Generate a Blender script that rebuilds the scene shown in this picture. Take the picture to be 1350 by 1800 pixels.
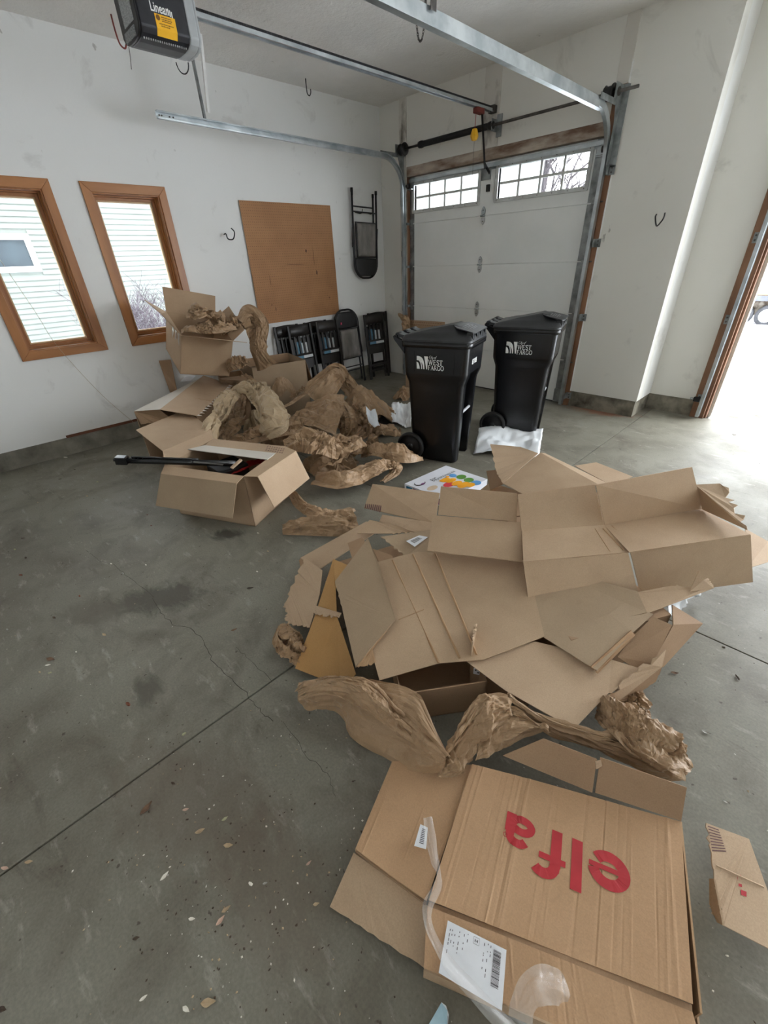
import bpy, bmesh, math, random
import numpy as np
from mathutils import Vector, Matrix

scene = bpy.context.scene
for o in list(bpy.data.objects):
    bpy.data.objects.remove(o)
COL = scene.collection

# ------------------------------------------------------------------ camera
H = 1.55
F = 734.73
YAW, PITCH, ROLL = -0.814603, 0.541103, -0.0435737
_fwd = Vector((math.sin(YAW) * math.cos(PITCH), math.cos(YAW) * math.cos(PITCH), -math.sin(PITCH)))
_r0 = Vector((math.cos(YAW), -math.sin(YAW), 0))
_u0 = _r0.cross(_fwd)
_rt = _r0 * math.cos(ROLL) + _u0 * math.sin(ROLL)
_up = -_r0 * math.sin(ROLL) + _u0 * math.cos(ROLL)
cam_d = bpy.data.cameras.new('camera')
cam = bpy.data.objects.new('camera', cam_d)
COL.objects.link(cam)
cam_d.sensor_fit = 'VERTICAL'
cam_d.sensor_height = 36.0
cam_d.lens = F / 1800 * 36
cam_d.clip_start = 0.02
cam_d.clip_end = 400
m = Matrix((_rt, _up, -_fwd)).transposed().to_4x4()
m.translation = (0, 0, H)
cam.matrix_world = m
scene.camera = cam

# ------------------------------------------------------------------ light
scene.view_settings.view_transform = 'Standard'
scene.view_settings.look = 'None'
scene.view_settings.gamma = 1.0
scene.view_settings.use_curve_mapping = False
scene.view_settings.exposure = 1.55
world = bpy.data.worlds.new('overcast_sky')
scene.world = world
world.use_nodes = True
_n = world.node_tree.nodes
_n['Background'].inputs[0].default_value = (0.92, 0.965, 1.0, 1)
_n['Background'].inputs[1].default_value = 4.0
scene.cycles.max_bounces = 12
scene.cycles.diffuse_bounces = 8
scene.cycles.glossy_bounces = 4
scene.cycles.transparent_max_bounces = 16
scene.cycles.sample_clamp_indirect = 8.0
scene.cycles.use_denoising = True


def portal(name, loc, rot, sx, sy):
    d = bpy.data.lights.new(name, 'AREA')
    d.shape = 'RECTANGLE'
    d.size, d.size_y = sx, sy
    d.cycles.is_portal = True
    o = bpy.data.objects.new(name, d)
    COL.objects.link(o)
    o.location = loc
    o.rotation_euler = rot
    return o


# ------------------------------------------------------------------ pixel helpers (1350 x 1800 frame -> world points)
def ray(u, v):
    return _rt * ((u - 675) / F) - _up * ((v - 900) / F) + _fwd


def PZ(u, v, z=0.0):
    d = ray(u, v)
    return Vector((0, 0, H)) + d * ((z - H) / d.z)


def PX(u, v, x):
    d = ray(u, v)
    return Vector((0, 0, H)) + d * (x / d.x)


def PY(u, v, y):
    d = ray(u, v)
    return Vector((0, 0, H)) + d * (y / d.y)


def PN(u, v, p0, n):
    d = ray(u, v)
    c = Vector((0, 0, H))
    return c + d * ((Vector(p0) - c).dot(n) / d.dot(n))


# ------------------------------------------------------------------ object helpers
def rootloc(o):
    p = Vector((0, 0, 0))
    while o is not None:
        p = p + o.location
        o = o.parent
    return p


def tag(o, label=None, cat=None, group=None, kind=None):
    if label: o['label'] = label
    if cat: o['category'] = cat
    if group: o['group'] = group
    if kind: o['kind'] = kind
    return o


def empty(name, loc, label=None, cat=None, group=None, rot=None):
    o = bpy.data.objects.new(name, None)
    o.empty_display_size = 0.1
    COL.objects.link(o)
    o.location = loc
    if rot: o.rotation_euler = rot
    tag(o, label, cat, group)
    return o


def mesh_obj(name, verts, faces, mt, parent=None, smooth=False, world=True, uvs=None):
    me = bpy.data.meshes.new(name)
    if world and parent is not None:
        off = rootloc(parent)
        verts = [(v[0] - off.x, v[1] - off.y, v[2] - off.z) for v in verts]
    me.from_pydata([tuple(v) for v in verts], [], [tuple(f) for f in faces])
    mts = mt if isinstance(mt, (list, tuple)) else [mt]
    for q in mts:
        me.materials.append(MAT[q] if isinstance(q, str) else q)
    if smooth:
        me.polygons.foreach_set('use_smooth', [True] * len(me.polygons))
    me.update()
    o = bpy.data.objects.new(name, me)
    COL.objects.link(o)
    if parent is not None:
        o.parent = parent
    return o


def copy_tree(o, parent=None):
    c = o.copy()
    COL.objects.link(c)
    c.parent = parent
    for ch in o.children:
        copy_tree(ch, c)
    return c


class MB:
    def __init__(self):
        self.v, self.f, self.s = [], [], []

    def add(self, vs, fs, smooth=False):
        n = len(self.v)
        self.v += [Vector(p) for p in vs]
        self.f += [tuple(i + n for i in q) for q in fs]
        self.s += [smooth] * len(fs)
        return self

    def box(self, x0, x1, y0, y1, z0, z1):
        vs = [(x, y, z) for z in (z0, z1) for y in (y0, y1) for x in (x0, x1)]
        return self.add(vs, [(0, 2, 3, 1), (4, 5, 7, 6), (0, 1, 5, 4), (2, 6, 7, 3), (0, 4, 6, 2), (1, 3, 7, 5)])

    def cbox(self, c, sx, sy, sz, mat3=None):
        c = Vector(c)
        vs = []
        for z in (-.5, .5):
            for y in (-.5, .5):
                for x in (-.5, .5):
                    p = Vector((x * sx, y * sy, z * sz))
                    vs.append(c + (mat3 @ p if mat3 else p))
        return self.add(vs, [(0, 2, 3, 1), (4, 5, 7, 6), (0, 1, 5, 4), (2, 6, 7, 3), (0, 4, 6, 2), (1, 3, 7, 5)])

    def bar(self, a, b, w, t, up=(0, 0, 1)):
        a, b = Vector(a), Vector(b)
        d = (b - a)
        L = d.length
        d.normalize()
        s = d.cross(Vector(up))
        if s.length < 1e-4: s = d.cross(Vector((1, 0, 0)))
        s.normalize()
        u = s.cross(d)
        m3 = Matrix((d, s, u)).transposed()
        return self.cbox((a + b) / 2, L, w, t, m3)

    def tube(self, pts, r, n=8, caps=True, smooth=True, close=False):
        pts = [Vector(p) for p in pts]
        rs = r if isinstance(r, (list, tuple)) else [r] * len(pts)
        vs, fs = [], []
        prev = None
        for i, p in enumerate(pts):
            if close:
                t = pts[(i + 1) % len(pts)] - pts[i - 1]
            else:
                t = pts[min(i + 1, len(pts) - 1)] - pts[max(i - 1, 0)]
            if t.length < 1e-9: t = Vector((0, 0, 1))
            t.normalize()
            if prev is None:
                a = Vector((0, 0, 1)) if abs(t.z) < .9 else Vector((1, 0, 0))
                nx = t.cross(a).normalized()
            else:
                nx = prev - t * prev.dot(t)
                if nx.length < 1e-6: nx = t.cross(Vector((1, 0, 0)))
                nx.normalize()
            prev = nx
            ny = t.cross(nx)
            for k in range(n):
                an = 2 * math.pi * k / n
                vs.append(p + (nx * math.cos(an) + ny * math.sin(an)) * rs[i])
        m_ = len(pts)
        for i in range(m_ if close else m_ - 1):
            j = (i + 1) % m_
            for k in range(n):
                fs.append((i * n + k, i * n + (k + 1) % n, j * n + (k + 1) % n, j * n + k))
        self.add(vs, fs, smooth)
        if caps and not close:
            self.add(vs[:n], [tuple(range(n))[::-1]])
            self.add(vs[-n:], [tuple(range(n))])
        return self

    def prism(self, poly, off):
        """closed polygon (3d points) extruded by vector off"""
        n = len(poly)
        poly = [Vector(p) for p in poly]
        off = Vector(off)
        vs = poly + [p + off for p in poly]
        fs = [tuple(range(n)), tuple(range(2 * n - 1, n - 1, -1))]
        fs += [(i, i + n, (i + 1) % n + n, (i + 1) % n) for i in range(n)]
        return self.add(vs, fs)

    def lathe(self, prof, c=(0, 0, 0), axis='Z', n=24, smooth=True, caps=True):
        vs, fs = [], []
        for (r, h) in prof:
            for k in range(n):
                a = 2 * math.pi * k / n
                p = (r * math.cos(a), r * math.sin(a), h)
                if axis == 'X': p = (p[2], p[0], p[1])
                if axis == 'Y': p = (p[0], p[2], p[1])
                vs.append(Vector(c) + Vector(p))
        for i in range(len(prof) - 1):
            for k in range(n):
                fs.append((i * n + k, i * n + (k + 1) % n, (i + 1) * n + (k + 1) % n, (i + 1) * n + k))
        self.add(vs, fs, smooth)
        if caps:
            self.add(vs[:n], [tuple(range(n))[::-1]])
            self.add(vs[-n:], [tuple(range(n))])
        return self

    def sheet(self, fn, nu, nv, smooth=True):
        vs = [fn(i / nu, j / nv) for j in range(nv + 1) for i in range(nu + 1)]
        fs = [(j * (nu + 1) + i, j * (nu + 1) + i + 1, (j + 1) * (nu + 1) + i + 1, (j + 1) * (nu + 1) + i) for j in range(nv) for i in range(nu)]
        return self.add(vs, fs, smooth)

    def build(self, name, mt, parent=None, world=True, bevel=0, solid=0, recalc=True):
        o = mesh_obj(name, self.v, self.f, mt, parent, False, world)
        me = o.data
        me.polygons.foreach_set('use_smooth', self.s)
        if recalc:
            b = bmesh.new()
            b.from_mesh(me)
            bmesh.ops.remove_doubles(b, verts=b.verts, dist=1e-5)
            bmesh.ops.recalc_face_normals(b, faces=b.faces)
            b.to_mesh(me)
            b.free()
        if solid:
            md = o.modifiers.new('thickness', 'SOLIDIFY')
            md.thickness = solid
            md.offset = 0
        if bevel:
            md = o.modifiers.new('bevel', 'BEVEL')
            md.width = bevel
            md.segments = 2
            md.limit_method = 'ANGLE'
        return o


# ------------------------------------------------------------------ materials
MAT = {}


def srgb(r, g, b):
    def f(c):
        c /= 255.0
        return c / 12.92 if c <= 0.04045 else ((c + .055) / 1.055) ** 2.4
    return (f(r), f(g), f(b), 1)


def new_mat(name):
    mt = bpy.data.materials.new(name)
    mt.use_nodes = True
    MAT[name] = mt
    nt = mt.node_tree
    b = nt.nodes['Principled BSDF']
    return mt, nt, b


def nd(nt, typ, ins=None, **kw):
    n = nt.nodes.new(typ)
    for k, v in kw.items():
        setattr(n, k, v)
    for k, v in (ins or {}).items():
        n.inputs[k].default_value = v
    return n


def ramp(nt, fac, stops):
    r = nt.nodes.new('ShaderNodeValToRGB')
    nt.links.new(fac, r.inputs[0])
    el = r.color_ramp.elements
    while len(el) < len(stops): el.new(0.5)
    for e, (p, c) in zip(el, stops):
        e.position = p
        e.color = c if len(c) == 4 else (*c, 1)
    return r.outputs[0]


def mixc(nt, fac, a, b, typ='MIX'):
    m_ = nt.nodes.new('ShaderNodeMix')
    m_.data_type = 'RGBA'
    m_.blend_type = typ
    for i, x in ((0, fac), (6, a), (7, b)):
        if hasattr(x, 'is_output') or isinstance(x, bpy.types.NodeSocket):
            nt.links.new(x, m_.inputs[i])
        elif i == 0:
            m_.inputs[0].default_value = x
        else:
            m_.inputs[i].default_value = x if len(x) == 4 else (*x, 1)
    return m_.outputs[2]


def noise_n(nt, coord, scale, detail=4, rough=.55, dist=0, vec_scale=None):
    n = nd(nt, 'ShaderNodeTexNoise', {'Scale': scale, 'Detail': detail, 'Roughness': rough, 'Distortion': dist})
    if vec_scale:
        mp = nd(nt, 'ShaderNodeMapping')
        mp.inputs['Scale'].default_value = vec_scale
        nt.links.new(coord, mp.inputs[0])
        coord = mp.outputs[0]
    nt.links.new(coord, n.inputs['Vector'])
    return n.outputs['Fac']


def pm(name, c1, c2=None, scale=8.0, rough=.6, metal=0.0, bump=0.0, bscale=60.0, vec_scale=None, spec=.5, lo=.35, hi=.65, detail=4, world=False, bdist=.002):
    mt, nt, b = new_mat(name)
    tc = nd(nt, 'ShaderNodeTexCoord')
    geo = nd(nt, 'ShaderNodeNewGeometry')
    coord = geo.outputs['Position'] if world else tc.outputs['Object']
    b.inputs['Roughness'].default_value = rough
    b.inputs['Metallic'].default_value = metal
    b.inputs['Specular IOR Level'].default_value = spec
    if c2 is None: c2 = tuple(min(1, x * 1.12) for x in c1[:3]) + (1,)
    f = noise_n(nt, coord, scale, detail, vec_scale=vec_scale)
    nt.links.new(ramp(nt, f, [(lo, c1), (hi, c2)]), b.inputs['Base Color'])
    if bump:
        bf = noise_n(nt, coord, bscale, 4, vec_scale=vec_scale)
        bn = nd(nt, 'ShaderNodeBump', {'Strength': bump, 'Distance': bdist})
        nt.links.new(bf, bn.inputs['Height'])
        nt.links.new(bn.outputs[0], b.inputs['Normal'])
    return mt


# walls: off white paint with scuffs and grey marks
def wall_mat(name, base, scuff):
    mt, nt, b = new_mat(name)
    geo = nd(nt, 'ShaderNodeNewGeometry')
    P = geo.outputs['Position']
    big = noise_n(nt, P, .9, 3)
    c = ramp(nt, big, [(.3, tuple(x * .95 for x in base[:3])), (.7, base)])
    st = noise_n(nt, P, 2.6, 6, .62, .6)
    m1 = ramp(nt, st, [(.60, (0, 0, 0)), (.78, (1, 1, 1))])
    c = mixc(nt, m1, c, mixc(nt, .38, base, scuff))
    sp = noise_n(nt, P, 11, 3, .5, 0, (1, 1, .6))
    m2 = ramp(nt, sp, [(.735, (0, 0, 0)), (.77, (1, 1, 1))])
    c = mixc(nt, m2, c, mixc(nt, .5, base, scuff))
    nt.links.new(c, b.inputs['Base Color'])
    b.inputs['Roughness'].default_value = .75
    b.inputs['Specular IOR Level'].default_value = .25
    bf = noise_n(nt, P, 55, 4)
    bn = nd(nt, 'ShaderNodeBump', {'Strength': .12, 'Distance': .004})
    nt.links.new(bf, bn.inputs['Height'])
    nt.links.new(bn.outputs[0], b.inputs['Normal'])


wall_mat('wall_paint', srgb(230, 230, 228), srgb(120, 112, 104))
wall_mat('back_paint', srgb(224, 222, 215), srgb(104, 97, 88))


def ceiling_mat():
    mt, nt, b = new_mat('ceiling_paint')
    geo = nd(nt, 'ShaderNodeNewGeometry')
    P = geo.outputs['Position']
    big = noise_n(nt, P, 1.1, 4, .6)
    c = ramp(nt, big, [(.3, srgb(222, 220, 216)), (.75, srgb(240, 238, 234))])
    sp = noise_n(nt, P, 5, 6, .7, .8)
    m2 = ramp(nt, sp, [(.66, (0, 0, 0)), (.74, (1, 1, 1))])
    c = mixc(nt, m2, c, srgb(176, 172, 166))
    nt.links.new(c, b.inputs['Base Color'])
    b.inputs['Roughness'].default_value = .9
    bf = noise_n(nt, P, 24, 5, .6)
    bn = nd(nt, 'ShaderNodeBump', {'Strength': .45, 'Distance': .02})
    nt.links.new(bf, bn.inputs['Height'])
    nt.links.new(bn.outputs[0], b.inputs['Normal'])


ceiling_mat()


def concrete_mat():
    mt, nt, b = new_mat('concrete_floor')
    geo = nd(nt, 'ShaderNodeNewGeometry')
    P = geo.outputs['Position']
    big = noise_n(nt, P, .55, 5, .6, .4)
    c = ramp(nt, big, [(.28, srgb(106, 102, 90)), (.5, srgb(124, 121, 109)), (.72, srgb(140, 137, 126))])
    mid = noise_n(nt, P, 3.2, 7, .65, .5)
    c = mixc(nt, ramp(nt, mid, [(.46, (0, 0, 0)), (.72, (.7, .7, .7))]), c, srgb(88, 80, 69))
    streak = noise_n(nt, P, 2.2, 6, .7, .7, (1, 2.6, 1))
    c = mixc(nt, ramp(nt, streak, [(.60, (0, 0, 0)), (.74, (.75, .75, .75))]), c, srgb(88, 80, 70))
    light = noise_n(nt, P, 6.0, 6, .7, .3, (1, 3, 1))
    c = mixc(nt, ramp(nt, light, [(.58, (0, 0, 0)), (.8, (.6, .6, .6))]), c, srgb(184, 182, 172))
    fine = noise_n(nt, P, 120, 3, .6)
    c = mixc(nt, .35, c, ramp(nt, fine, [(.25, (.3, .3, .3)), (.75, (.75, .75, .75))]), 'OVERLAY')
    dirt = noise_n(nt, P, 40, 2, .5)
    c = mixc(nt, ramp(nt, dirt, [(.70, (0, 0, 0)), (.75, (.75, .75, .75))]), c, srgb(70, 62, 52))
    white = noise_n(nt, P, 75, 1, .5)
    c = mixc(nt, ramp(nt, white, [(.775, (0, 0, 0)), (.80, (.7, .7, .7))]), c, srgb(205, 200, 188))

    def spot(x, y, rx, ry, col, k, rot=0.0):
        """an old stain with its own outline"""
        nonlocal c
        mp = nd(nt, 'ShaderNodeMapping', vector_type='TEXTURE')
        mp.inputs['Location'].default_value = (x, y, 0)
        mp.inputs['Rotation'].default_value = (0, 0, rot)
        mp.inputs['Scale'].default_value = (rx, ry, 1)
        nt.links.new(P, mp.inputs[0])
        ln = nd(nt, 'ShaderNodeVectorMath', operation='LENGTH')
        nt.links.new(mp.outputs[0], ln.inputs[0])
        dn = noise_n(nt, P, 7, 6, .7, .6, (1, 2, 1))
        ad = nd(nt, 'ShaderNodeMath', operation='MULTIPLY_ADD')
        nt.links.new(dn, ad.inputs[0])
        ad.inputs[1].default_value = 1.7
        nt.links.new(ln.outputs['Value'], ad.inputs[2])
        mk = ramp(nt, ad.outputs[0], [(.72, (k, k, k)), (1.0, (0, 0, 0))])
        mk2 = nd(nt, 'ShaderNodeMath', operation='SUBTRACT')
        mk2.inputs[0].default_value = 1.72
        nt.links.new(ad.outputs[0], mk2.inputs[1])
        mm = nd(nt, 'ShaderNodeMapRange', {'From Min': 0.0, 'From Max': .45, 'To Min': 0.0, 'To Max': k})
        nt.links.new(mk2.outputs[0], mm.inputs['Value'])
        c = mixc(nt, mm.outputs[0], c, col)

    for (u, v, rx, ry, col, k, rot) in [(285, 1050, .34, .17, srgb(74, 70, 62), .75, .9), (170, 1075, .30, .14, srgb(100, 94, 84), .6, .8),
                                        (400, 940, .16, .08, srgb(62, 58, 50), .8, .7), (1060, 722, .42, .24, srgb(148, 92, 62), .7, .2),
                                        (330, 1400, .5, .25, srgb(104, 92, 80), .45, .4), (260, 1215, .12, .08, srgb(84, 80, 72), .7, 0),
                                        (480, 1560, .3, .2, srgb(104, 92, 80), .4, 0), (900, 1180, .3, .2, srgb(112, 106, 96), .4, 0)]:
        p = PZ(u, v, 0)
        spot(p.x, p.y, rx, ry, col, k, rot)
    b.inputs['Specular IOR Level'].default_value = .3
    nt.links.new(c, b.inputs['Base Color'])
    rg = noise_n(nt, P, 2.0, 4, .6)
    nt.links.new(ramp(nt, rg, [(.3, (.46, .46, .46)), (.7, (.66, .66, .66))]), b.inputs['Roughness'])
    bf = noise_n(nt, P, 18, 6, .6)
    bn = nd(nt, 'ShaderNodeBump', {'Strength': .18, 'Distance': .006})
    nt.links.new(bf, bn.inputs['Height'])
    nt.links.new(bn.outputs[0], b.inputs['Normal'])


concrete_mat()
pm('footing', srgb(96, 92, 82), srgb(152, 148, 136), 5, .9, bump=.6, bscale=30, world=True, lo=.3, hi=.7, detail=8, bdist=.01)
pm('footing_dirty', srgb(72, 66, 56), srgb(140, 134, 120), 6, .9, bump=.6, bscale=30, world=True, lo=.35, hi=.62, detail=8, bdist=.01)
pm('dark_gap', srgb(40, 37, 32), None, 20, .9)
pm('oak', srgb(144, 92, 50), srgb(174, 118, 70), 7, .38, bump=.1, bscale=90, vec_scale=(1, 1, .18), detail=6)
pm('oak_h', srgb(144, 92, 50), srgb(174, 118, 70), 7, .38, bump=.1, bscale=90, vec_scale=(1, .18, 1), detail=6)
pm('sash', srgb(196, 162, 120), srgb(214, 184, 146), 9, .45, vec_scale=(1, 1, .2))
pm('brown_jamb', srgb(106, 72, 50), srgb(148, 108, 80), 5, .6, bump=.4, bscale=60, vec_scale=(1, 1, .25), world=True, detail=7)
pm('brown_rough', srgb(112, 86, 68), srgb(190, 178, 164), 11, .75, bump=.6, bscale=60, vec_scale=(.3, 1, 1), world=True, detail=8)
pm('painted_board', srgb(206, 202, 194), srgb(122, 114, 104), 6, .7, bump=.3, bscale=30, vec_scale=(1, 1, .5), world=True, lo=.54, hi=.72, detail=8)
pm('plate_wood', srgb(84, 48, 34), srgb(120, 76, 54), 6, .8, vec_scale=(1, .3, 1), world=True)
pm('snow', srgb(236, 240, 246), srgb(246, 248, 252), 3, .8, bump=.4, bscale=8, bdist=.03)
pm('siding', srgb(122, 129, 124), srgb(128, 134, 129), 3, .6)
pm('vinyl_white', srgb(236, 238, 238), None, 3, .5)


def glass_mat(name, tint=(1, 1, 1, 1), refl=.06):
    mt, nt, b = new_mat(name)
    nt.nodes.remove(b)
    out = nt.nodes['Material Output']
    tr = nd(nt, 'ShaderNodeBsdfTransparent', {'Color': tint})
    gl = nd(nt, 'ShaderNodeBsdfGlossy', {'Roughness': .02})
    fr = nd(nt, 'ShaderNodeFresnel', {'IOR': 1.4})
    mx = nd(nt, 'ShaderNodeMixShader')
    nt.links.new(fr.outputs[0], mx.inputs[0])
    nt.links.new(tr.outputs[0], mx.inputs[1])
    nt.links.new(gl.outputs[0], mx.inputs[2])
    nt.links.new(mx.outputs[0], out.inputs[0])


glass_mat('glass')
pm('dark_glass', srgb(52, 62, 70), srgb(64, 76, 84), 4, .3)

# ------------------------------------------------------------------ the room
XL, YB, YS, ZC = -5.013, 4.945, 5.37, 3.185       # left wall, back wall, set-back wall, ceiling
XR, YR = 4.5, -1.5                                # right wall, rear wall behind the camera
XS = -1.285                                       # corner of the step in the back wall
DX0, DX1, DZ = -4.545, -2.09, 2.44                # closed garage door opening
OX0, OX1, OZ = -0.71, 4.17, 2.44                  # open garage door opening
WZ0, WZ1 = .975, 2.155                            # window openings
W1Y, W2Y = (.485, 1.03), (1.395, 1.965)
FT = .172                                         # height of the concrete footing

# floor slabs with a sawn joint between them
fl = tag(MB().box(XL - .1, XR + .1, YR - .1, YS + .05, -.25, -.03).build('floor', 'dark_gap'), kind='structure')
JX, JY, G = -1.225, 1.985, .0035
for (a, b_, c_, d_) in [(XL - .1, JX - G, YR, JY - G), (JX + G, XR, YR, JY - G), (XL - .1, JX - G, JY + G, YS + .03), (JX + G, XR, JY + G, YS + .03)]:
    MB().box(a, b_, c_, d_, -.03, 0).build('slab', 'concrete_floor', fl, bevel=.002)

# left wall, built around the two windows
wl = MB()
ys = [YR, W1Y[0], W1Y[1], W2Y[0], W2Y[1], YB + .02]
wl.box(XL - .18, XL, YR, YB + .02, WZ1, ZC)
wl.box(XL - .18, XL, YR, YB + .02, FT, WZ0)
for a, b_ in ((YR, W1Y[0]), (W1Y[1], W2Y[0]), (W2Y[1], YB + .02)):
    wl.box(XL - .18, XL, a, b_, WZ0, WZ1)
tag(wl.build('wall_left', 'wall_paint'), kind='structure')
tag(MB().box(XL - .18, XL - .012, YR, YB + .02, -.02, FT).build('baseboard_left', 'footing'), kind='structure')
pl = PX(118, 772, XL), PX(252, 736, XL)
tag(MB().box(XL - .05, XL + .004, pl[0].y, pl[1].y + .9, FT - .004, FT + .022).build('trim_1', 'plate_wood'), kind='structure')

# back wall around the garage door
wb = MB()
wb.box(XL - .18, DX0 - .11, YB, YB + .15, 0, ZC)
wb.box(DX0 - .11, DX1 + .09, YB, YB + .15, DZ + .1, ZC)
wb.box(DX1 + .09, XS, YB, YB + .15, FT, ZC)
tag(wb.build('wall_back', 'back_paint'), kind='structure')
# the step and the set-back wall with the open doorway
tag(MB().box(XS - .12, XS, YB + .15, YS + .15, FT, ZC).build('wall_step', 'wall_paint', recalc=False), kind='structure')
ws = MB()
ws.box(XS, OX0 - .14, YS, YS + .15, FT, ZC)
ws.box(OX0 - .14, OX1 + .14, YS, YS + .15, OZ + .04, ZC)
ws.box(OX1 + .14, XR, YS, YS + .15, 0, ZC)
tag(ws.build('wall_setback', 'back_paint'), kind='structure')
fb = MB().box(DX1 + .09, XS - .012, YB + .012, YB + .2, -.02, FT + .004)
fb.box(XS - .2, XS - .012, YB + .012, YS + .15, -.02, FT + .004)
fb.box(XS - .012, OX0 - .14, YS + .012, YS + .15, -.02, FT + .004)
tag(fb.build('baseboard_back', 'footing_dirty', bevel=.006), kind='structure')
tag(MB().box(XL - .18, DX0 - .11, YB + .0, YB + .1, -.02, .005).build('baseboard_corner', 'footing_dirty'), kind='structure')
tag(MB().box(XL - .2, XR + .2, YR - .2, YS + .2, ZC, ZC + .12).build('ceiling', 'ceiling_paint'), kind='structure')
tag(MB().box(XR, XR + .15, YR, YS + .15, 0, ZC).build('wall_right', 'wall_paint'), kind='structure')
# unseen blocks added above and behind the garage to keep sky off the siding
tag(MB().box(XL - .3, XR + .3, YR - .2, YS + .2, ZC + .12, 7.6).build('sky_block_above', 'footing'), kind='structure')
tag(MB().box(XL - .3, XR + .3, YR - 12, YR - .2, -.2, 7.6).build('sky_block_behind', 'footing'), kind='structure')
tag(MB().box(XL - .18, XR, YR - .15, YR, 0, ZC).build('wall_rear', 'wall_paint'), kind='structure')

# windows of the left wall
for i, (y0, y1) in enumerate((W1Y, W2Y)):
    w = empty('window_%d' % (i + 1), (XL, (y0 + y1) / 2, WZ0))
    tag(w, kind='structure')
    cw = .072
    # casing with mitred corners
    for k in range(4):
        o_ = [(y0 - cw, WZ0 - cw), (y1 + cw, WZ0 - cw), (y1 + cw, WZ1 + cw), (y0 - cw, WZ1 + cw)]
        n_ = [(y0, WZ0), (y1, WZ0), (y1, WZ1), (y0, WZ1)]
        a, b_ = k, (k + 1) % 4
        poly = [(XL, *o_[a]), (XL, *o_[b_]), (XL, *n_[b_]), (XL, *n_[a])]
        MB().prism(poly, (.019, 0, 0)).build('casing', 'oak' if k % 2 else 'oak_h', w, bevel=.003)
    # reveal and stepped sash
    def ring(name, d0, d1, ins0, ins1, mt):
        r = MB()
        y0a, y1a, z0a, z1a = y0 + ins0, y1 - ins0, WZ0 + ins0, WZ1 - ins0
        t = ins1 - ins0
        r.box(XL - d1, XL - d0, y0a, y0a + t, z0a, z1a)
        r.box(XL - d1, XL - d0, y1a - t, y1a, z0a, z1a)
        r.box(XL - d1, XL - d0, y0a + t, y1a - t, z0a, z0a + t)
        r.box(XL - d1, XL - d0, y0a + t, y1a - t, z1a - t, z1a)
        return r.build(name, mt, w, bevel=.002)
    ring('reveal', -.004, .17, -.004, .010, 'oak')
    ring('stop', .06, .17, .010, .022, 'oak')
    ring('sash', .085, .14, .022, .045, 'oak')
    ring('glazing_bead', .095, .13, .045, .056, 'sash')
    ring('outer_frame', .14, .2, .010, .03, 'vinyl_white')
    MB().box(XL - .117, XL - .112, y0 + .05, y1 - .05, WZ0 + .05, WZ1 - .05).build('pane', 'glass', w)
    portal('window_portal', (XL - .19, (y0 + y1) / 2, (WZ0 + WZ1) / 2), (0, -math.pi / 2, 0), WZ1 - WZ0, y1 - y0)
portal('doorway_portal', ((OX0 + OX1) / 2, YS + .1, OZ / 2), (-math.pi / 2, 0, 0), OX1 - OX0, OZ)

# ------------------------------------------------------------------ outside
gb = MB()
def _gr(u, v):
    x, y = -60 + 120 * u, -60 + 160 * v
    return Vector((x, y, -.14 + (.05 * math.sin(x * 1.3) * math.cos(y * .9) if (x < -6 or y > 7) else 0)))
tag(gb.sheet(_gr, 60, 80).build('ground_snow', 'snow'), kind='structure')
tag(MB().box(OX0 - .2, OX1 + .2, YS + .03, YS + .5, -.2, -.012).build('doorstep', 'footing'), kind='structure')
# ------------------------------------------------------------------ materials for hardware
pm('galv', srgb(168, 176, 180), srgb(206, 212, 214), 6, .34, .85, bump=.05, bscale=40)
pm('galv_dull', srgb(120, 124, 124), srgb(164, 168, 168), 10, .5, .7, bump=.1, bscale=40)
pm('steel_dark', srgb(70, 68, 66), srgb(104, 100, 96), 12, .45, .8)
pm('black_metal', srgb(22, 22, 24), srgb(34, 34, 37), 12, .45, .2)
pm('black_paint', srgb(18, 18, 20), srgb(30, 30, 33), 15, .38)
pm('door_white', srgb(234, 237, 235), srgb(240, 242, 240), 2.5, .5, bump=.08, bscale=120, world=True)
pm('door_frame_white', srgb(190, 192, 190), srgb(212, 214, 212), 9, .5)
pm('opener_black', srgb(34, 35, 40), srgb(44, 45, 51), 14, .42, bump=.1, bscale=200)
pm('opener_grey', srgb(168, 172, 174), srgb(186, 190, 192), 6, .45)
pm('label_grey', srgb(128, 130, 130), srgb(168, 170, 170), 60, .6, vec_scale=(1, 1, 3))
pm('white_ink', srgb(232, 232, 230), None, 10, .6)
pm('yellow_sticker', srgb(240, 176, 20), srgb(250, 190, 34), 8, .5)
pm('brown_ink', srgb(120, 80, 16), None, 10, .6)
pm('yellow_plastic', srgb(226, 168, 24), srgb(238, 184, 40), 14, .45)
pm('red_cord', srgb(150, 40, 30), None, 14, .7)
pm('red_hook', srgb(120, 52, 46), None, 14, .6)
pm('string', srgb(168, 150, 126), None, 20, .8)
pm('bark', srgb(50, 46, 48), srgb(72, 66, 70), 9, .9, vec_scale=(1, 1, .3))
pm('twig', srgb(52, 44, 50), srgb(120, 112, 122), 30, .9)
pm('rubber', srgb(40, 40, 42), srgb(66, 66, 70), 8, .8)
pm('rim_grey', srgb(176, 178, 184), srgb(206, 208, 212), 8, .5)
pm('trailer_frame', srgb(74, 76, 84), srgb(96, 98, 106), 6, .6)
pm('tan_load', srgb(206, 160, 104), srgb(222, 182, 130), 6, .7)
pm('mud', srgb(96, 82, 70), srgb(170, 160, 148), 7, .8, lo=.4, hi=.6)

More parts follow.
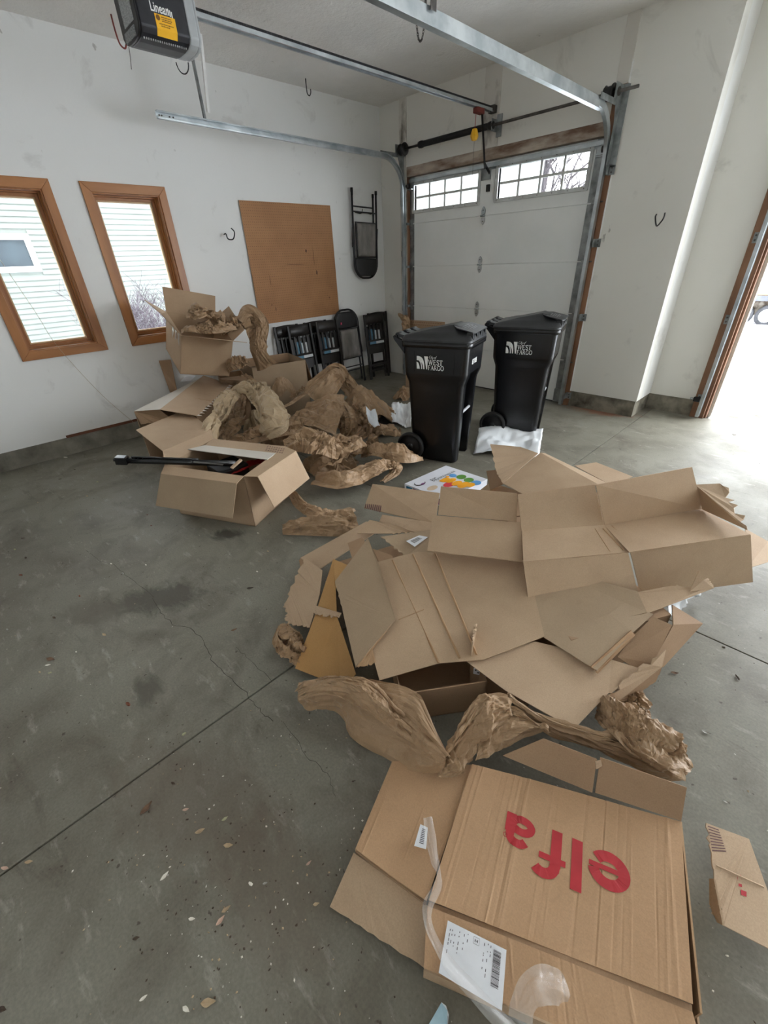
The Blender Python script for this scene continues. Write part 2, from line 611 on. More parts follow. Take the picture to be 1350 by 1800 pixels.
# ------------------------------------------------------------------ neighbour's house seen through the windows
HX = -12.0
house = empty('neighbour_house', (HX, 2.5, -.14), 'neighbouring house with pale lap siding seen through the left windows', 'house')
hw = MB().box(HX - .3, HX, -14, 14, -.2, 5.6).build('wall', 'siding', house)
ny0, ny1, nz0, nz1 = .75, 1.86, 1.72, 2.17
EX = .098
k = 0
z = .0
while z < 4.2:
    # each plank leans out at its foot; split round the window
    for a, b_ in (((-4, ny0 - .1), (ny1 + .1, 9)) if nz0 - .14 < z + EX / 2 < nz1 + .14 else ((-4, 9),)):
        p = [(HX, a, z), (HX + .024, a, z), (HX + .024, a, z + .012), (HX + .004, a, z + EX), (HX, a, z + EX)]
        MB().prism(p, (0, b_ - a, 0)).build('plank', 'siding', hw)
    z += EX
nf = MB()
for (a, b_, c_, d_) in ((ny0 - .1, ny1 + .1, nz1, nz1 + .1), (ny0 - .1, ny1 + .1, nz0 - .1, nz0), (ny0 - .1, ny0, nz0, nz1), (ny1, ny1 + .1, nz0, nz1)):
    nf.box(HX, HX + .05, a, b_, c_, d_)
hwf = nf.build('window', 'vinyl_white', house, bevel=.006)
MB().box(HX + .005, HX + .012, ny0, ny1, nz0, nz1).build('pane', 'dark_glass', hwf)
MB().prism([(HX - .5, -14, 5.0), (HX + 1.0, -14, 4.8), (HX + 1.0, -14, 5.0), (HX - 4, -14, 8)], (0, 28, 0)).build('roof', 'trailer_frame', house)
MB().box(HX, -7.6, 8.0, 14.0, -.2, 6.0).build('sky_block_front', 'siding', house)  # unseen block added at the front end to shade the siding
MB().box(HX, XL - .3, -15.0, -13.6, -.2, 6.0).build('sky_block_back', 'siding', house)  # added out of view, shuts sky light out of the alley's rear end


def branch_mesh(rng, base, height, spread, levels, r0, kids, droop=0.0, seg=4, shrink=.62, ang=.6):
    b = MB()

    def grow(p, d, L, r, lv):
        pts = [p]
        rs = [r]
        q = Vector(p)
        dd = d.copy()
        for s in range(seg):
            dd = (dd + Vector((rng.uniform(-1, 1), rng.uniform(-1, 1), rng.uniform(-.6, .9) - droop)) * .16).normalized()
            q = q + dd * (L / seg)
            pts.append(q.copy())
            rs.append(r * (1 - .75 * (s + 1) / seg) + .001)
        b.tube(pts, rs, 4 if lv else 6, caps=False)
        if lv < levels:
            for k_ in range(kids[lv]):
                t = rng.uniform(.3, 1.0)
                i = min(seg - 1, int(t * seg))
                pp = pts[i].lerp(pts[i + 1], t * seg - i if t * seg - i <= 1 else 1)
                az = rng.uniform(0, 2 * math.pi)
                side = Vector((math.cos(az), math.sin(az), .2))
                nd_ = (dd * math.cos(ang) + side * math.sin(ang) * spread).normalized()
                grow(pp, nd_, L * shrink * rng.uniform(.7, 1.1), max(.0015, r * .5), lv + 1)

    grow(Vector(base), Vector((0, 0, 1)), height, r0, 0)
    return b


rng = random.Random(5)
# frosty shrub outside the right window
sx = -7.6
pc = PX(258, 520, sx)
sh_b = MB()
for i in range(30):
    base = (sx + rng.uniform(-.35, .35), pc.y + rng.uniform(-.55, .62), -.1)
    t = branch_mesh(rng, base, rng.uniform(.95, 1.3), 1.0, 2, .008, [9, 6], shrink=.42, ang=.8)
    sh_b.v, n0 = sh_b.v, len(sh_b.v)
    sh_b.add(t.v, t.f, True)
tag(sh_b.build('shrub', 'twig', recalc=False), 'frosty leafless shrub outside the right-hand wooden window', 'shrub')

# bare trees beyond the driveway, seen through the garage door panes
tr_lab = ['thickest bare tree, behind the right window group of the garage door', 'slender bare tree beyond the right end pane of the garage door',
          'leaning bare tree beyond the first pane of the right window group', 'forked bare tree beyond the second pane of the right window group',
          'thin bare tree beyond the last panes of the right window group', 'low twiggy tree beyond the lower left pane of the right window group',
          'faint far tree behind the left window group of the garage door']
for i, (u, yy, h_, r_) in enumerate([(985, 19, 6.5, .16), (1012, 16, 5.5, .07), (893, 17, 5.0, .05), (925, 18, 5.5, .07), (1024, 22, 6.5, .09), (903, 21, 4.2, .05), (800, 40, 6.0, .06)]):
    p = PY(u, 300, yy)
    t = branch_mesh(rng, (p.x, yy, -.14), h_, 1.0, 3, r_, [9, 6, 4], shrink=.5, ang=.75, seg=6)
    tag(t.build('bare_tree', 'bark', recalc=False), tr_lab[i], 'tree', 'bare trees outside the garage door')

# trailer parked on the snow outside the open doorway
ty = 15.5
tr = empty('flatbed_trailer', (-.5, ty, -.14), 'flatbed trailer with a tan load parked in the snow outside', 'trailer')
MB().box(-2.25, 3.2, ty - 1, ty + 1, .36, .48).build('frame_beam', 'trailer_frame', tr, bevel=.01)
MB().box(-2.25, -2.05, ty - 1.05, ty - .9, .3, .62).build('end_bracket', 'trailer_frame', tr, bevel=.01)
MB().box(-2.0, 3.0, ty - .95, ty + .95, .48, .66).build('load', 'tan_load', tr, bevel=.02)
MB().box(-2.2, 3.0, ty - .7, ty - .5, .02, .36).build('mud_panel', 'mud', tr)
for wx in (-1.97, -1.47):
    c = (wx, ty - .98, .04)
    w = MB().lathe([(.06, 0), (.19, 0), (.235, .03), (.235, .17), (.19, .2), (.06, .2)], c, 'Y', 20).build('wheel', 'rubber', tr)
    MB().lathe([(.02, -.012), (.15, -.006), (.15, .02)], c, 'Y', 20).build('rim', 'rim_grey', w)

# ridge of snow and ice along the sill of the open doorway
def _sn(u, v):
    x = OX0 + .02 + (OX1 - OX0) * u
    h = max(0, math.sin(math.pi * v)) * (.022 + .018 * math.sin(x * 23) * math.sin(x * 7.1) + .012 * math.sin(x * 51 + 1))
    return Vector((x, YS + .02 + .16 * v + .02 * math.sin(x * 31), -.012 + max(0.0, h)))
tag(MB().sheet(_sn, 160, 8).build('snow_ridge', 'snow'), 'ridge of packed snow along the sill of the open doorway', 'snow', kind='stuff')

# ------------------------------------------------------------------ closed sectional garage door
YD = 5.0
door = empty('door_1', ((DX0 + DX1) / 2, YD, 0))
tag(door, kind='structure')
SH = DZ / 5
WGL = (-4.47, -3.50, 2.095, 2.355)
WGR = (-3.235, -2.255, 2.095, 2.365)
for i in range(5):
    s = MB()
    z0, z1 = i * SH + .0015, (i + 1) * SH - .0015
    s.box(DX0, DX1, YD + .012, YD + .028, z1 - .001, z1 + .004)
    if i < 4:
        s.box(DX0, DX1, YD, YD + .04, z0, z1)
    else:
        xs = [DX0, WGL[0], WGL[1], WGR[0], WGR[1], DX1]
        s.box(DX0, DX1, YD, YD + .04, z0, 2.095)
        s.box(DX0, DX1, YD, YD + .04, 2.365, z1)
        for a, b_ in ((DX0, WGL[0]), (WGL[1], WGR[0]), (WGR[1], DX1)):
            s.box(a, b_, YD, YD + .04, 2.095, 2.365)
    sec = s.build('door_section', 'door_white', door, bevel=.003)
    # galvanised end stiles
    for a, b_ in ((DX0, DX0 + .07), (DX1 - .11, DX1 - .01)):
        MB().box(a, b_, YD - .006, YD, z0 + .004, z1 - .004).build('end_stile', 'galv_dull', sec, bevel=.001)
for (x0, x1, z0, z1) in (WGL, WGR):
    f = MB()
    fw = .035
    for (a, b_, c_, d_) in ((x0 - fw, x1 + fw, z1, z1 + fw * .8), (x0 - fw, x1 + fw, z0 - fw, z0), (x0 - fw, x0, z0, z1), (x1, x1 + fw, z0, z1)):
        f.box(a, b_, YD - .016, YD + .045, c_, d_)
    wf = f.build('window_frame', 'door_frame_white', door, bevel=.004)
    gm = MB()
    for k in range(1, 4):
        xx = x0 + (x1 - x0) * k / 4
        gm.box(xx - .011, xx + .011, YD + .004, YD + .022, z0, z1)
    zz = (z0 + z1) / 2
    for k in range(4):
        gm.box(x0 + (x1 - x0) * k / 4 + .011, x0 + (x1 - x0) * (k + 1) / 4 - .011, YD + .004, YD + .022, zz - .011, zz + .011)
    gm.build('muntin', 'door_frame_white', wf)
    for k in range(4):
        for j in range(2):
            MB().box(x0 + (x1 - x0) * k / 4, x0 + (x1 - x0) * (k + 1) / 4, YD + .026, YD + .029, z0 + (z1 - z0) * j / 2, z0 + (z1 - z0) * (j + 1) / 2).build('pane', 'glass', wf)
    sc_ = MB()
    for k in range(7):
        for zz_ in (z0 - fw * .5, z1 + fw * .4):
            sc_.lathe([(.004, 0), (.004, .004)], (x0 + (x1 - x0) * k / 6, YD - .02, zz_), 'Y', 8)
    sc_.build('screws', 'steel_dark', wf)
portal('door_window_portal', (-3.36, YD + .06, 2.23), (-math.pi / 2, 0, 0), 2.3, .3)


def hinge(x, z, s=1.0):
    h = MB()
    for d in (1, -1):
        prof = [(0, .012), (.024, .018), (.027, .05), (.015, .075), (0, .088), (-.015, .075), (-.027, .05), (-.024, .018)]
        h.prism([(x + a * s, YD - .012, z + d * b_ * s) for a, b_ in prof], (0, .010, 0))
    h.tube([(x - .03 * s, YD - .016, z), (x + .03 * s, YD - .016, z)], .009, 8)
    o = h.build('hinge', 'galv', door)
    e = MB()
    for d in (1, -1):
        e.lathe([(.006, 0), (.006, .004)], (x, YD - .0155, z + d * .052 * s), 'Y', 8)
    e.build('bolt', 'steel_dark', o)


for i in range(1, 5):
    hinge(-3.40, i * SH)
    for x, sg in ((DX0 + .02, -1), (DX1 - .035, 1)):
        h = MB()
        h.box(x - .03, x + .03, YD - .02, YD - .006, i * SH - .05, i * SH + .05)
        h.box(x - .02 + sg * .02, x + .02 + sg * .02, YD - .085, YD - .02, i * SH - .014, i * SH + .014)
        o = h.build('roller_hinge', 'galv_dull', door, bevel=.002)
        MB().tube([(x + sg * .02, YD - .07, i * SH), (x + sg * .10, YD - .07, i * SH)], .006, 8).build('roller_stem', 'steel_dark', o)
# strut along the top, lock box, top fixtures and cable pulleys
st = MB().box(DX0 + .02, DX1 - .02, YD - .05, YD, DZ - .028, DZ - .024).box(DX0 + .02, DX1 - .02, YD - .05, YD - .046, DZ - .06, DZ - .024).box(DX0 + .02, DX1 - .02, YD - .008, YD - .002, DZ - .075, DZ - .024)
st.build('top_strut', 'galv', door, bevel=.001)
MB().box(-3.375, -3.335, YD - .03, YD, 2.17, 2.235).build('lock_box', 'black_paint', door, bevel=.004)
MB().box(-3.46, -3.34, YD - .012, YD, 2.28, 2.42).build('arm_bracket_plate', 'galv_dull', door, bevel=.002)
for x, sg in ((DX0 + .03, -1), (DX1 - .05, 1)):
    tf = MB().box(x - .05, x + .05, YD - .02, YD, 2.30, 2.40).box(x - .04, x + .04, YD - .06, YD - .02, 2.31, 2.32)
    o = tf.build('top_fixture', 'galv', door, bevel=.002)
    MB().lathe([(.01, -.02), (.026, -.02), (.026, .02), (.01, .02)], (x + sg * .03, YD - .045, 2.35), 'X', 12).build('roller', 'steel_dark', o)
    MB().box(x - .06, x + .045, YD - .03, YD - .004, .01, .16).build('bottom_bracket', 'galv_dull', door, bevel=.002)
MB().box(DX0, DX1, YD - .005, YD + .04, -.0, .012).build('bottom_seal', 'black_paint', door)

# frame boards round the closed door
def board(n, x0, x1, z0, z1, y0, mt):
    return tag(MB().box(x0, x1, y0, YB + .12, z0, z1).build('trim_%d' % n, mt, bevel=.003), kind='structure')
board(2, -4.665, -4.55, 0, ZC, YB - .012, 'painted_board')
board(3, -3.445, -3.255, DZ + .1, ZC, YB - .018, 'painted_board')
board(4, -2.105, -2.0, 2.76, ZC, YB - .012, 'painted_board')
board(5, -2.105, -2.0, 0, 2.76, YB - .012, 'brown_jamb')
board(6, -4.55, -2.105, DZ + .0, DZ + .1, YB - .01, 'brown_rough')
tag(MB().box(-2.0, -1.99, YB - .008, YB + .01, FT, 2.9).build('trim_7', 'wall_paint'), kind='structure')
board(8, -4.58, -4.545, 0, DZ, YB - .004, 'brown_jamb')

# brown frame of the open doorway
for n_, (x0, x1, y0, y1) in {9: (OX0 - .145, OX0 - .02, YS - .02, YS + .1), 10: (OX0 - .02, OX0, YS + .01, YS + .15)}.items():
    tag(MB().box(x0, x1, y0, y1, 0, OZ + .02).build('trim_%d' % n_, 'brown_jamb', bevel=.004), kind='structure')
tag(MB().box(OX0 + .0, OX0 + .03, YS + .07, YS + .14, 0, OZ).build('trim_11', 'painted_board', bevel=.003), kind='structure')
tag(MB().box(OX0 - .1, OX1 + .1, YS - .02, YS + .1, OZ, OZ + .1).build('trim_12', 'brown_jamb'), kind='structure')


# ------------------------------------------------------------------ tracks
def sweep(path, prof, axis_x, solid):
    """path: list of (y, z); prof: list of (a, n) a along +x*axis_x, n along the path normal"""
    b = MB()
    pts = [Vector((0, p[0], p[1])) for p in path]
    rows = []
    for i, p in enumerate(pts):
        t = (pts[min(i + 1, len(pts) - 1)] - pts[max(0, i - 1)]).normalized()
        nrm = Vector((0, -t.z, t.y))
        rows.append([p + Vector((a * axis_x, 0, 0)) + nrm * n_ for a, n_ in prof])
    vs = [q for r in rows for q in r]
    m_ = len(prof)
    fs = [(i * m_ + k, i * m_ + k + 1, (i + 1) * m_ + k + 1, (i + 1) * m_ + k) for i in range(len(rows) - 1) for k in range(m_ - 1)]
    b.add(vs, fs)
    return b


def track_path(yv, zc, r, yend, zh, zend):
    p = [(yv, .02), (yv, .7), (yv, 1.5), (yv, zh - r)]
    for k in range(1, 13):
        a = math.pi / 2 * k / 12
        p.append((yv - r + r * math.cos(a), zh - r + r * math.sin(a)))
    p += [(yv - r - .6, zh + (zend - zh) * .25), (yend, zend)]
    return p


def track(x, side, yend, zh, zend, label, angle=True):
    yv = 4.885
    root = empty('door_track', (x, yv, 0), label, 'door track', 'tracks of the closed garage door')
    path = track_path(yv, zh - .33, .34, yend, zh, zend)
    prof = [(.030, -.017), (.030, -.026), (0, -.026), (0, .026), (.030, .026), (.030, .017)]
    b = sweep(path, prof, side, .002)
    b.v = [v + Vector((x, 0, 0)) for v in b.v]
    b.build('channel', 'galv', root, solid=.0025)
    if angle:
        i0 = len(path) - 3
        a = sweep(path[i0:], [(-.003, .0), (-.003, .062), (-.045, .062)], side, .002)
        a.v = [v + Vector((x, 0, 0)) for v in a.v]
        a.build('angle_iron', 'galv', root, solid=.003)
    # jamb brackets tying the vertical track to the frame
    for zz in (.12, .95, 1.62, 2.18):
        br = MB().box(x - .004 - side * .02, x + .004 - side * .02, yv - .01, YB - .012, zz - .035, zz + .035)
        br.box(min(x - side * .02, x - side * .075), max(x - side * .02, x - side * .075), YB - .02, YB - .012, zz - .035, zz + .035)
        o = br.build('jamb_bracket', 'galv_dull', root, bevel=.002)
        e = MB()
        for dz in (-.016, .016):
            e.lathe([(.007, 0), (.007, .008)], (x - side * .05, YB - .028, zz + dz), 'Y', 6)
        e.build('bolt', 'steel_dark', o)
    # flag angle at the bend
    fa = MB()
    xs_ = x - side * .012
    fa.prism([(xs_, yv - .02, 2.2), (xs_, YB - .013, 2.2), (xs_, YB - .013, 2.75), (xs_, yv - .01, 2.75), (xs_, yv - .06, 2.62), (xs_, yv - .02, 2.5)], (-side * .004, 0, 0))
    fa.box(min(xs_, xs_ - side * .06), max(xs_, xs_ - side * .06), YB - .02, YB - .013, 2.2, 2.75)
    fa.build('flag_bracket', 'galv_dull', root, bevel=.002)
    fa2 = MB().bar((xs_, YB - .02, zh + .03), (xs_, yv - .36, zh + .03), .004, .04)
    fa2.build('bend_strap', 'galv_dull', root)
    return root


ot = empty('door_track', (-.78, 5.29, 0), 'bright upright track beside the open doorway', 'door track', 'tracks of the open garage door')
b = sweep([(5.295, .03), (5.295, .8), (5.295, 1.6), (5.295, 2.15)], [(.028, -.015), (.028, -.026), (0, -.026), (0, .026), (.028, .026), (.028, .015)], 1, .002)
b.v = [v + Vector((-.79, 0, 0)) for v in b.v]
b.build('channel', 'galv', ot, solid=.003)
for zz in (.20, .95, 1.6, 2.05):
    o = MB().box(-.835, -.793, YS - .03, YS - .02, zz - .04, zz + .04).box(-.798, -.792, 5.29, YS - .02, zz - .03, zz + .03).build('jamb_bracket', 'galv_dull', ot, bevel=.002)
    for dz in (-.018, .018):
        MB().lathe([(.008, 0), (.008, .008)], (-.818, YS - .038, zz + dz), 'Y', 6).build('bolt', 'steel_dark', o)
o = MB().box(-.86, -.79, YS - .06, YS - .03, .17, .215).build('bottom_roller', 'black_metal', ot, bevel=.004)
MB().tube([(-.86, YS - .045, .193), (-.89, YS - .045, .193)], .012, 10).build('roller_stem', 'galv', o)
tr_r = track(-2.045, -1, 1.55, 2.60, 2.63, 'bright galvanised track running overhead above the right garage bay to its door')
tr_l = track(-4.575, 1, 1.94, 2.62, 2.645, 'galvanised track along the left wall, curving down beside the closed door', angle=False)
# bolts in the free end of the left rail
for yy in (1.965, 1.985, 2.05, 2.08):
    MB().lathe([(.006, 0), (.006, .005)], (-4.572, yy, 2.645), 'X', 8).build('bolt', 'steel_dark', tr_l)

# perforated straps holding the left rail to the ceiling
def strap(a, b_, w, mt, label):
    a, b_ = Vector(a), Vector(b_)
    r = empty('perforated_strap', b_, label, 'strap', 'ceiling straps of the left track')
    d = (a - b_).normalized()
    s = Vector((0, 1, 0)) - d * d.y
    s.normalize()
    n_ = d.cross(s)
    MB().prism([a - s * w / 2, a + s * w / 2, b_ + s * w / 2, b_ - s * w / 2], n_ * .003).prism([a - s * w / 2, b_ - s * w / 2, b_ - s * w / 2 - n_ * w * .7, a - s * w / 2 - n_ * w * .7], s * .003).build('angle', mt, r)
    hl = MB()
    L = (a - b_).length
    nn = int(L / .032)
    for i in range(1, nn):
        c = b_ + d * (L * i / nn)
        hl.prism([c + n_ * .0034 + s * .005, c + n_ * .0034 + d * .009, c + n_ * .0034 - s * .005, c + n_ * .0034 - d * .009], n_ * .0006)
    hl.build('holes', 'black_metal', r)
tp = PX(357, 48, -4.50)
strap((-4.50, 2.43, ZC), (-4.50, 2.37, 2.70), .032, 'white_ink', 'white perforated angle strap hanging upright above the left track')
strap((-4.60, 2.37, ZC), (-4.565, 2.36, 2.66), .028, 'galv_dull', 'grey perforated strap slanting down to the left track')

# ------------------------------------------------------------------ torsion shaft with spring and drums
SY, SZ = 4.85, 2.70
sh = empty('torsion_shaft', (-3.25, SY, SZ), 'steel torsion shaft with black spring above the closed garage door', 'torsion shaft')
MB().tube([(-4.61, SY, SZ), (-1.875, SY, SZ)], .0125, 12).build('shaft', 'steel_dark', sh)
sp = MB()
sp.tube([(-4.215, SY, SZ), (-3.30, SY, SZ)], .026, 16)
for k in range(60):
    xx = -4.21 + k * .0151
    sp.lathe([(.024, -.006), (.030, 0), (.024, .006)], (xx, SY, SZ), 'X', 14, caps=False)
sp.build('spring', 'black_metal', sh)
for xx in (-4.235, -3.285):
    MB().lathe([(.016, -.035), (.032, -.03), (.036, 0), (.032, .03), (.016, .035)], (xx, SY, SZ), 'X', 16).build('spring_cone', 'black_metal', sh)
for xx, sg in ((-4.53, 1), (-2.11, -1)):
    dr = MB().lathe([(.015, -.04), (.05, -.04), (.058, -.03), (.048, -.02), (.048, .02), (.062, .03), (.062, .04), (.015, .04)], (xx, SY, SZ), 'X', 20).build('cable_drum', 'black_metal', sh)
for xx in (-4.60, -2.035):
    bp = MB().box(xx - .003, xx + .003, SY - .06, YB - .012, SZ - .055, SZ + .055).box(xx - .003, xx + .05, YB - .018, YB - .012, SZ - .055, SZ + .055)
    bp.build('bearing_plate', 'galv_dull', sh, bevel=.003)
    MB().lathe([(.03, -.012), (.03, .012)], (xx, SY, SZ), 'X', 14).build('bearing', 'steel_dark', sh)
cb = MB().box(-3.262, -3.256, SY - .03, YB - .018, SZ - .05, SZ + .05).box(-3.262, -3.20, YB - .03, YB - .018, SZ - .09, SZ + .09)
cb.build('centre_bracket', 'galv_dull', sh, bevel=.003)

# ------------------------------------------------------------------ garage door opener with its rail
op = empty('garage_door_opener', (-3.31, 1.6, 2.62), 'black garage door opener with a yellow sticker hanging under the ceiling', 'door opener')
xs0, xs1 = -3.44, -3.18


def op_prof(sc=1.0, top=2.86):
    hwid = (xs1 - xs0) / 2 * sc
    cx = (xs0 + xs1) / 2
    return [(cx + hwid * .92, top), (cx + hwid, top - .02), (cx + hwid, 2.676), (cx + hwid * .86, 2.652), (cx + hwid * .62, 2.638), (cx + hwid * .3, 2.632),
            (cx - hwid * .3, 2.632), (cx - hwid * .62, 2.638), (cx - hwid * .86, 2.652), (cx - hwid, 2.676), (cx - hwid, top - .02), (cx - hwid * .92, top)]


MB().prism([(x_, 1.385, z_) for x_, z_ in op_prof()], (0, .265, 0)).build('housing', 'opener_black', op, bevel=.006)
MB().prism([(x_, 1.650, z_) for x_, z_ in op_prof(1.0)], (0, .055, 0)).prism([(x_, 1.705, z_) for x_, z_ in op_prof(.93, 2.85)], (0, .02, 0)).build('end_cap', 'opener_grey', op, bevel=.008)
MB().prism([(x_, 1.372, z_) for x_, z_ in op_prof(.97, 2.855)], (0, .012, 0)).build('rear_panel', 'black_paint', op, bevel=.004)
MB().box(xs0 + .07, xs1 - .05, 1.369, 1.372, 2.70, 2.83).build('rating_label', 'label_grey', op)
MB().box(xs1, xs1 + .0015, 1.468, 1.578, 2.676, 2.732).add([(xs1 + .001, 1.468, 2.676), (xs1 + .001, 1.578, 2.676), (xs1 - .0172, 1.578, 2.6508), (xs1 - .0172, 1.468, 2.6508)], [(0, 1, 2, 3)]).build('sticker', 'yellow_sticker', op, recalc=False)
ink = MB()
ink.lathe([(.0, 0), (.011, 0), (.011, .001)], (xs1 + .0016, 1.484, 2.718), 'X', 16)
for r_, (ya, yb_, zz) in enumerate(((1.503, 1.556, 2.723), (1.503, 1.558, 2.715), (1.503, 1.553, 2.708), (1.486, 1.562, 2.696), (1.494, 1.54, 2.688))):
    y_ = ya
    rr = random.Random(r_)
    while y_ < yb_:
        w_ = rr.uniform(.003, .009)
        ink.box(xs1 + .0016, xs1 + .0022, y_, min(y_ + w_, yb_), zz - .002, zz + .002)
        y_ += w_ + .002
ink.build('sticker_print', 'brown_ink', op)
vents = MB()
for k in range(20):
    a = k / 19
    vents.box(xs1 - .045, xs1 - .039, 1.40 + .23 * a, 1.405 + .23 * a, 2.634, 2.642)
for k in range(12):
    xx = xs0 + .05 + k * .013
    vents.box(xx, xx + .006, 1.366, 1.372, 2.645, 2.685)
vents.build('vents', 'label_grey', op)


def text_mesh(s, size, bold=0.0, font=None, shear=0.0):
    c = bpy.data.curves.new('txt', 'FONT')
    c.body = s
    c.size = size
    c.offset = bold
    c.shear = shear
    c.resolution_u = 3
    o = bpy.data.objects.new('txt', c)
    COL.objects.link(o)
    dg = bpy.context.evaluated_depsgraph_get()
    me = o.evaluated_get(dg).to_mesh()
    vs = [v.co.copy() for v in me.vertices]
    fs = [tuple(p.vertices) for p in me.polygons]
    o.evaluated_get(dg).to_mesh_clear()
    bpy.data.objects.remove(o)
    bpy.data.curves.remove(c)
    return vs, fs


def decal(name, s, size, org, ex, ey, mt, parent, bold=0.0, lift=.001, world=True, shear=0.0, fn=None, sx=1.0):
    vs, fs = text_mesh(s, size, bold, shear=shear)
    org, ex, ey = Vector(org), Vector(ex), Vector(ey)
    n_ = ex.cross(ey).normalized()
    out = [(fn(v.x * sx, v.y) if fn else org + ex * (v.x * sx) + ey * v.y) + n_ * lift for v in vs]
    return MB().add(out, fs).build(name, mt, parent, world, recalc=False)


decal('lettering', 'Linear', .052, (xs1, 1.452, 2.738), (0, 1, 0), (0, 0, 1), 'white_ink', op, bold=.001, sx=.75)
lg = MB()
for k in range(3):
    lg.box(xs1 + .0005, xs1 + .0015, 1.545 + k * .009, 1.551 + k * .009, 2.738 - .003 * k, 2.764 - .004 * k)
lg.build('logo', 'white_ink', op)
# hanging hardware and loop of wire
for yy in (1.44, 1.62):
    MB().bar((-3.2, yy, 2.86), (-3.2, yy, ZC), .03, .003, (1, 0, 0)).bar((-3.42, yy, 2.86), (-3.42, yy, ZC), .03, .003, (1, 0, 0)).build('hanger', 'steel_dark', op)
MB().tube([(-3.3 + .02 * math.cos(a), 1.63 + .028 * math.cos(a), 2.60 + .05 * math.sin(a)) for a in np.linspace(math.pi, 2 * math.pi, 12)], .003, 6).build('wire_loop', 'black_metal', op)
MB().tube([(-3.40, 1.378, 2.64), (-3.402, 1.374, 2.60), (-3.41, 1.366, 2.55)], .002, 6).build('aerial_wire', 'steel_dark', op)
# rail and belt
ZR = 2.835
rl = MB()
ye = 4.90
rl.box(-3.328, -3.292, 1.70, ye, ZR, ZR + .003).box(-3.328, -3.325, 1.70, ye, ZR - .02, ZR).box(-3.295, -3.292, 1.70, ye, ZR - .02, ZR)
rl.box(-3.338, -3.325, 1.70, ye, ZR - .023, ZR - .02).box(-3.295, -3.282, 1.70, ye, ZR - .023, ZR - .02)
rail = rl.build('rail', 'galv', op)
ch = MB()
for k in range(260):
    yy = 1.74 + k * (ye - 1.8) / 260
    ch.box(-3.296, -3.288, yy, yy + .0085, ZR + .004, ZR + .016)
ch.build('drive_chain', 'black_metal', rail)
MB().box(-3.345, -3.275, ye - .03, YB - .018, ZR - .03, ZR + .03).build('header_bracket', 'steel_dark', rail, bevel=.003)
tb = MB().box(-3.34, -3.28, 4.60, 4.72, ZR - .065, ZR - .02).build('trolley', 'red_hook', op, bevel=.006)
am = MB()
am.bar((-3.30, 4.70, ZR - .05), (-3.33, 4.86, 2.36), .028, .006, (1, 0, 0))
am.bar((-3.33, 4.85, 2.40), (-3.35, 4.985, 2.335), .028, .006, (1, 0, 0))
am.build('arm', 'black_metal', op)
MB().tube([(-3.32, 4.63, ZR - .06), (-3.325, 4.63, 2.655)], .003, 6).build('release_cord', 'red_cord', op)
hd = MB()
hd.lathe([(.006, .05), (.024, .046), (.034, .02), (.042, -.01), (.030, -.04), (.012, -.048)], (-3.326, 4.63, 2.61), 'Z', 8, smooth=False)
hd.build('release_handle', 'yellow_plastic', op)
MB().tube([(-3.326, 4.63, 2.56), (-3.328, 4.64, 2.2), (-3.33, 4.64, 2.05)], .0015, 5).build('thin_cord', 'steel_dark', op)

# chain and plate hanging from the ceiling beside the right track
cp = PZ(745, -25, ZC)
chn = empty('hanging_chain', cp, 'short loop of steel chain hanging from the ceiling', 'chain')
c0, c1 = PY(731, 20, cp.y), PY(748, 22, cp.y)
lo = PY(740, 72, cp.y)
pts = []
for i in range(23):
    t = i / 22
    s = 2 * t - 1
    pts.append(Vector((c0.x + (c1.x - c0.x) * t, cp.y, lo.z + (c0.z - lo.z) * abs(s) ** 2.6)))
lk = MB()
L = 0
for i in range(len(pts) - 1):
    a, b_ = pts[i], pts[i + 1]
    mid = (a + b_) / 2
    d = (b_ - a)
    hl_ = d.length * .75
    d.normalize()
    s = Vector((0, 1, 0)) if i % 2 else d.cross(Vector((0, 1, 0))).normalized()
    lk.tube([mid + d * hl_ * math.cos(t) + s * .007 * math.sin(t) for t in np.linspace(0, 2 * math.pi, 9)[:-1]], .0022, 5, close=True)
lk.build('links', 'steel_dark', chn)
hg = MB().bar((c0.x, cp.y, c0.z), (c0.x, cp.y, ZC), .02, .004).bar((c1.x, cp.y, c1.z), (c1.x, cp.y, ZC), .02, .004)
hg.build('hanger_strap', 'steel_dark', chn)
# slotted hanger of the right track
hp = PX(762, 10, -2.03)
hgr = empty('track_hanger', (-2.03, hp.y, 2.63), 'slotted steel hanger holding the right track to the ceiling', 'strap')
MB().box(-2.032, -2.028, hp.y - .022, hp.y + .022, 2.63, ZC).box(-2.032, -1.99, hp.y - .022, hp.y - .019, 2.70, ZC).build('angle', 'steel_dark', hgr)
e = MB()
for k in range(14):
    e.lathe([(.006, 0), (.006, .001)], (-2.0275, hp.y, 2.72 + k * .032), 'X', 8)
e.build('holes', 'galv', hgr)


# ------------------------------------------------------------------ hooks
def hook(name, pts, r, mt, label, cat='hook', group=None):
    # smooth the polyline
    P_ = [Vector(p) for p in pts]
    out = []
    for i in range(len(P_) - 1):
        p0, p1, p2, p3 = P_[max(i - 1, 0)], P_[i], P_[i + 1], P_[min(i + 2, len(P_) - 1)]
        for k in range(5):
            t = k / 5
            out.append(.5 * ((2 * p1) + (p2 - p0) * t + (2 * p0 - 5 * p1 + 4 * p2 - p3) * t * t + (3 * p1 - p0 - 3 * p2 + p3) * t ** 3))
    out.append(P_[-1])
    return tag(MB().tube(out, r, 8).build(name, mt), label, cat, group)


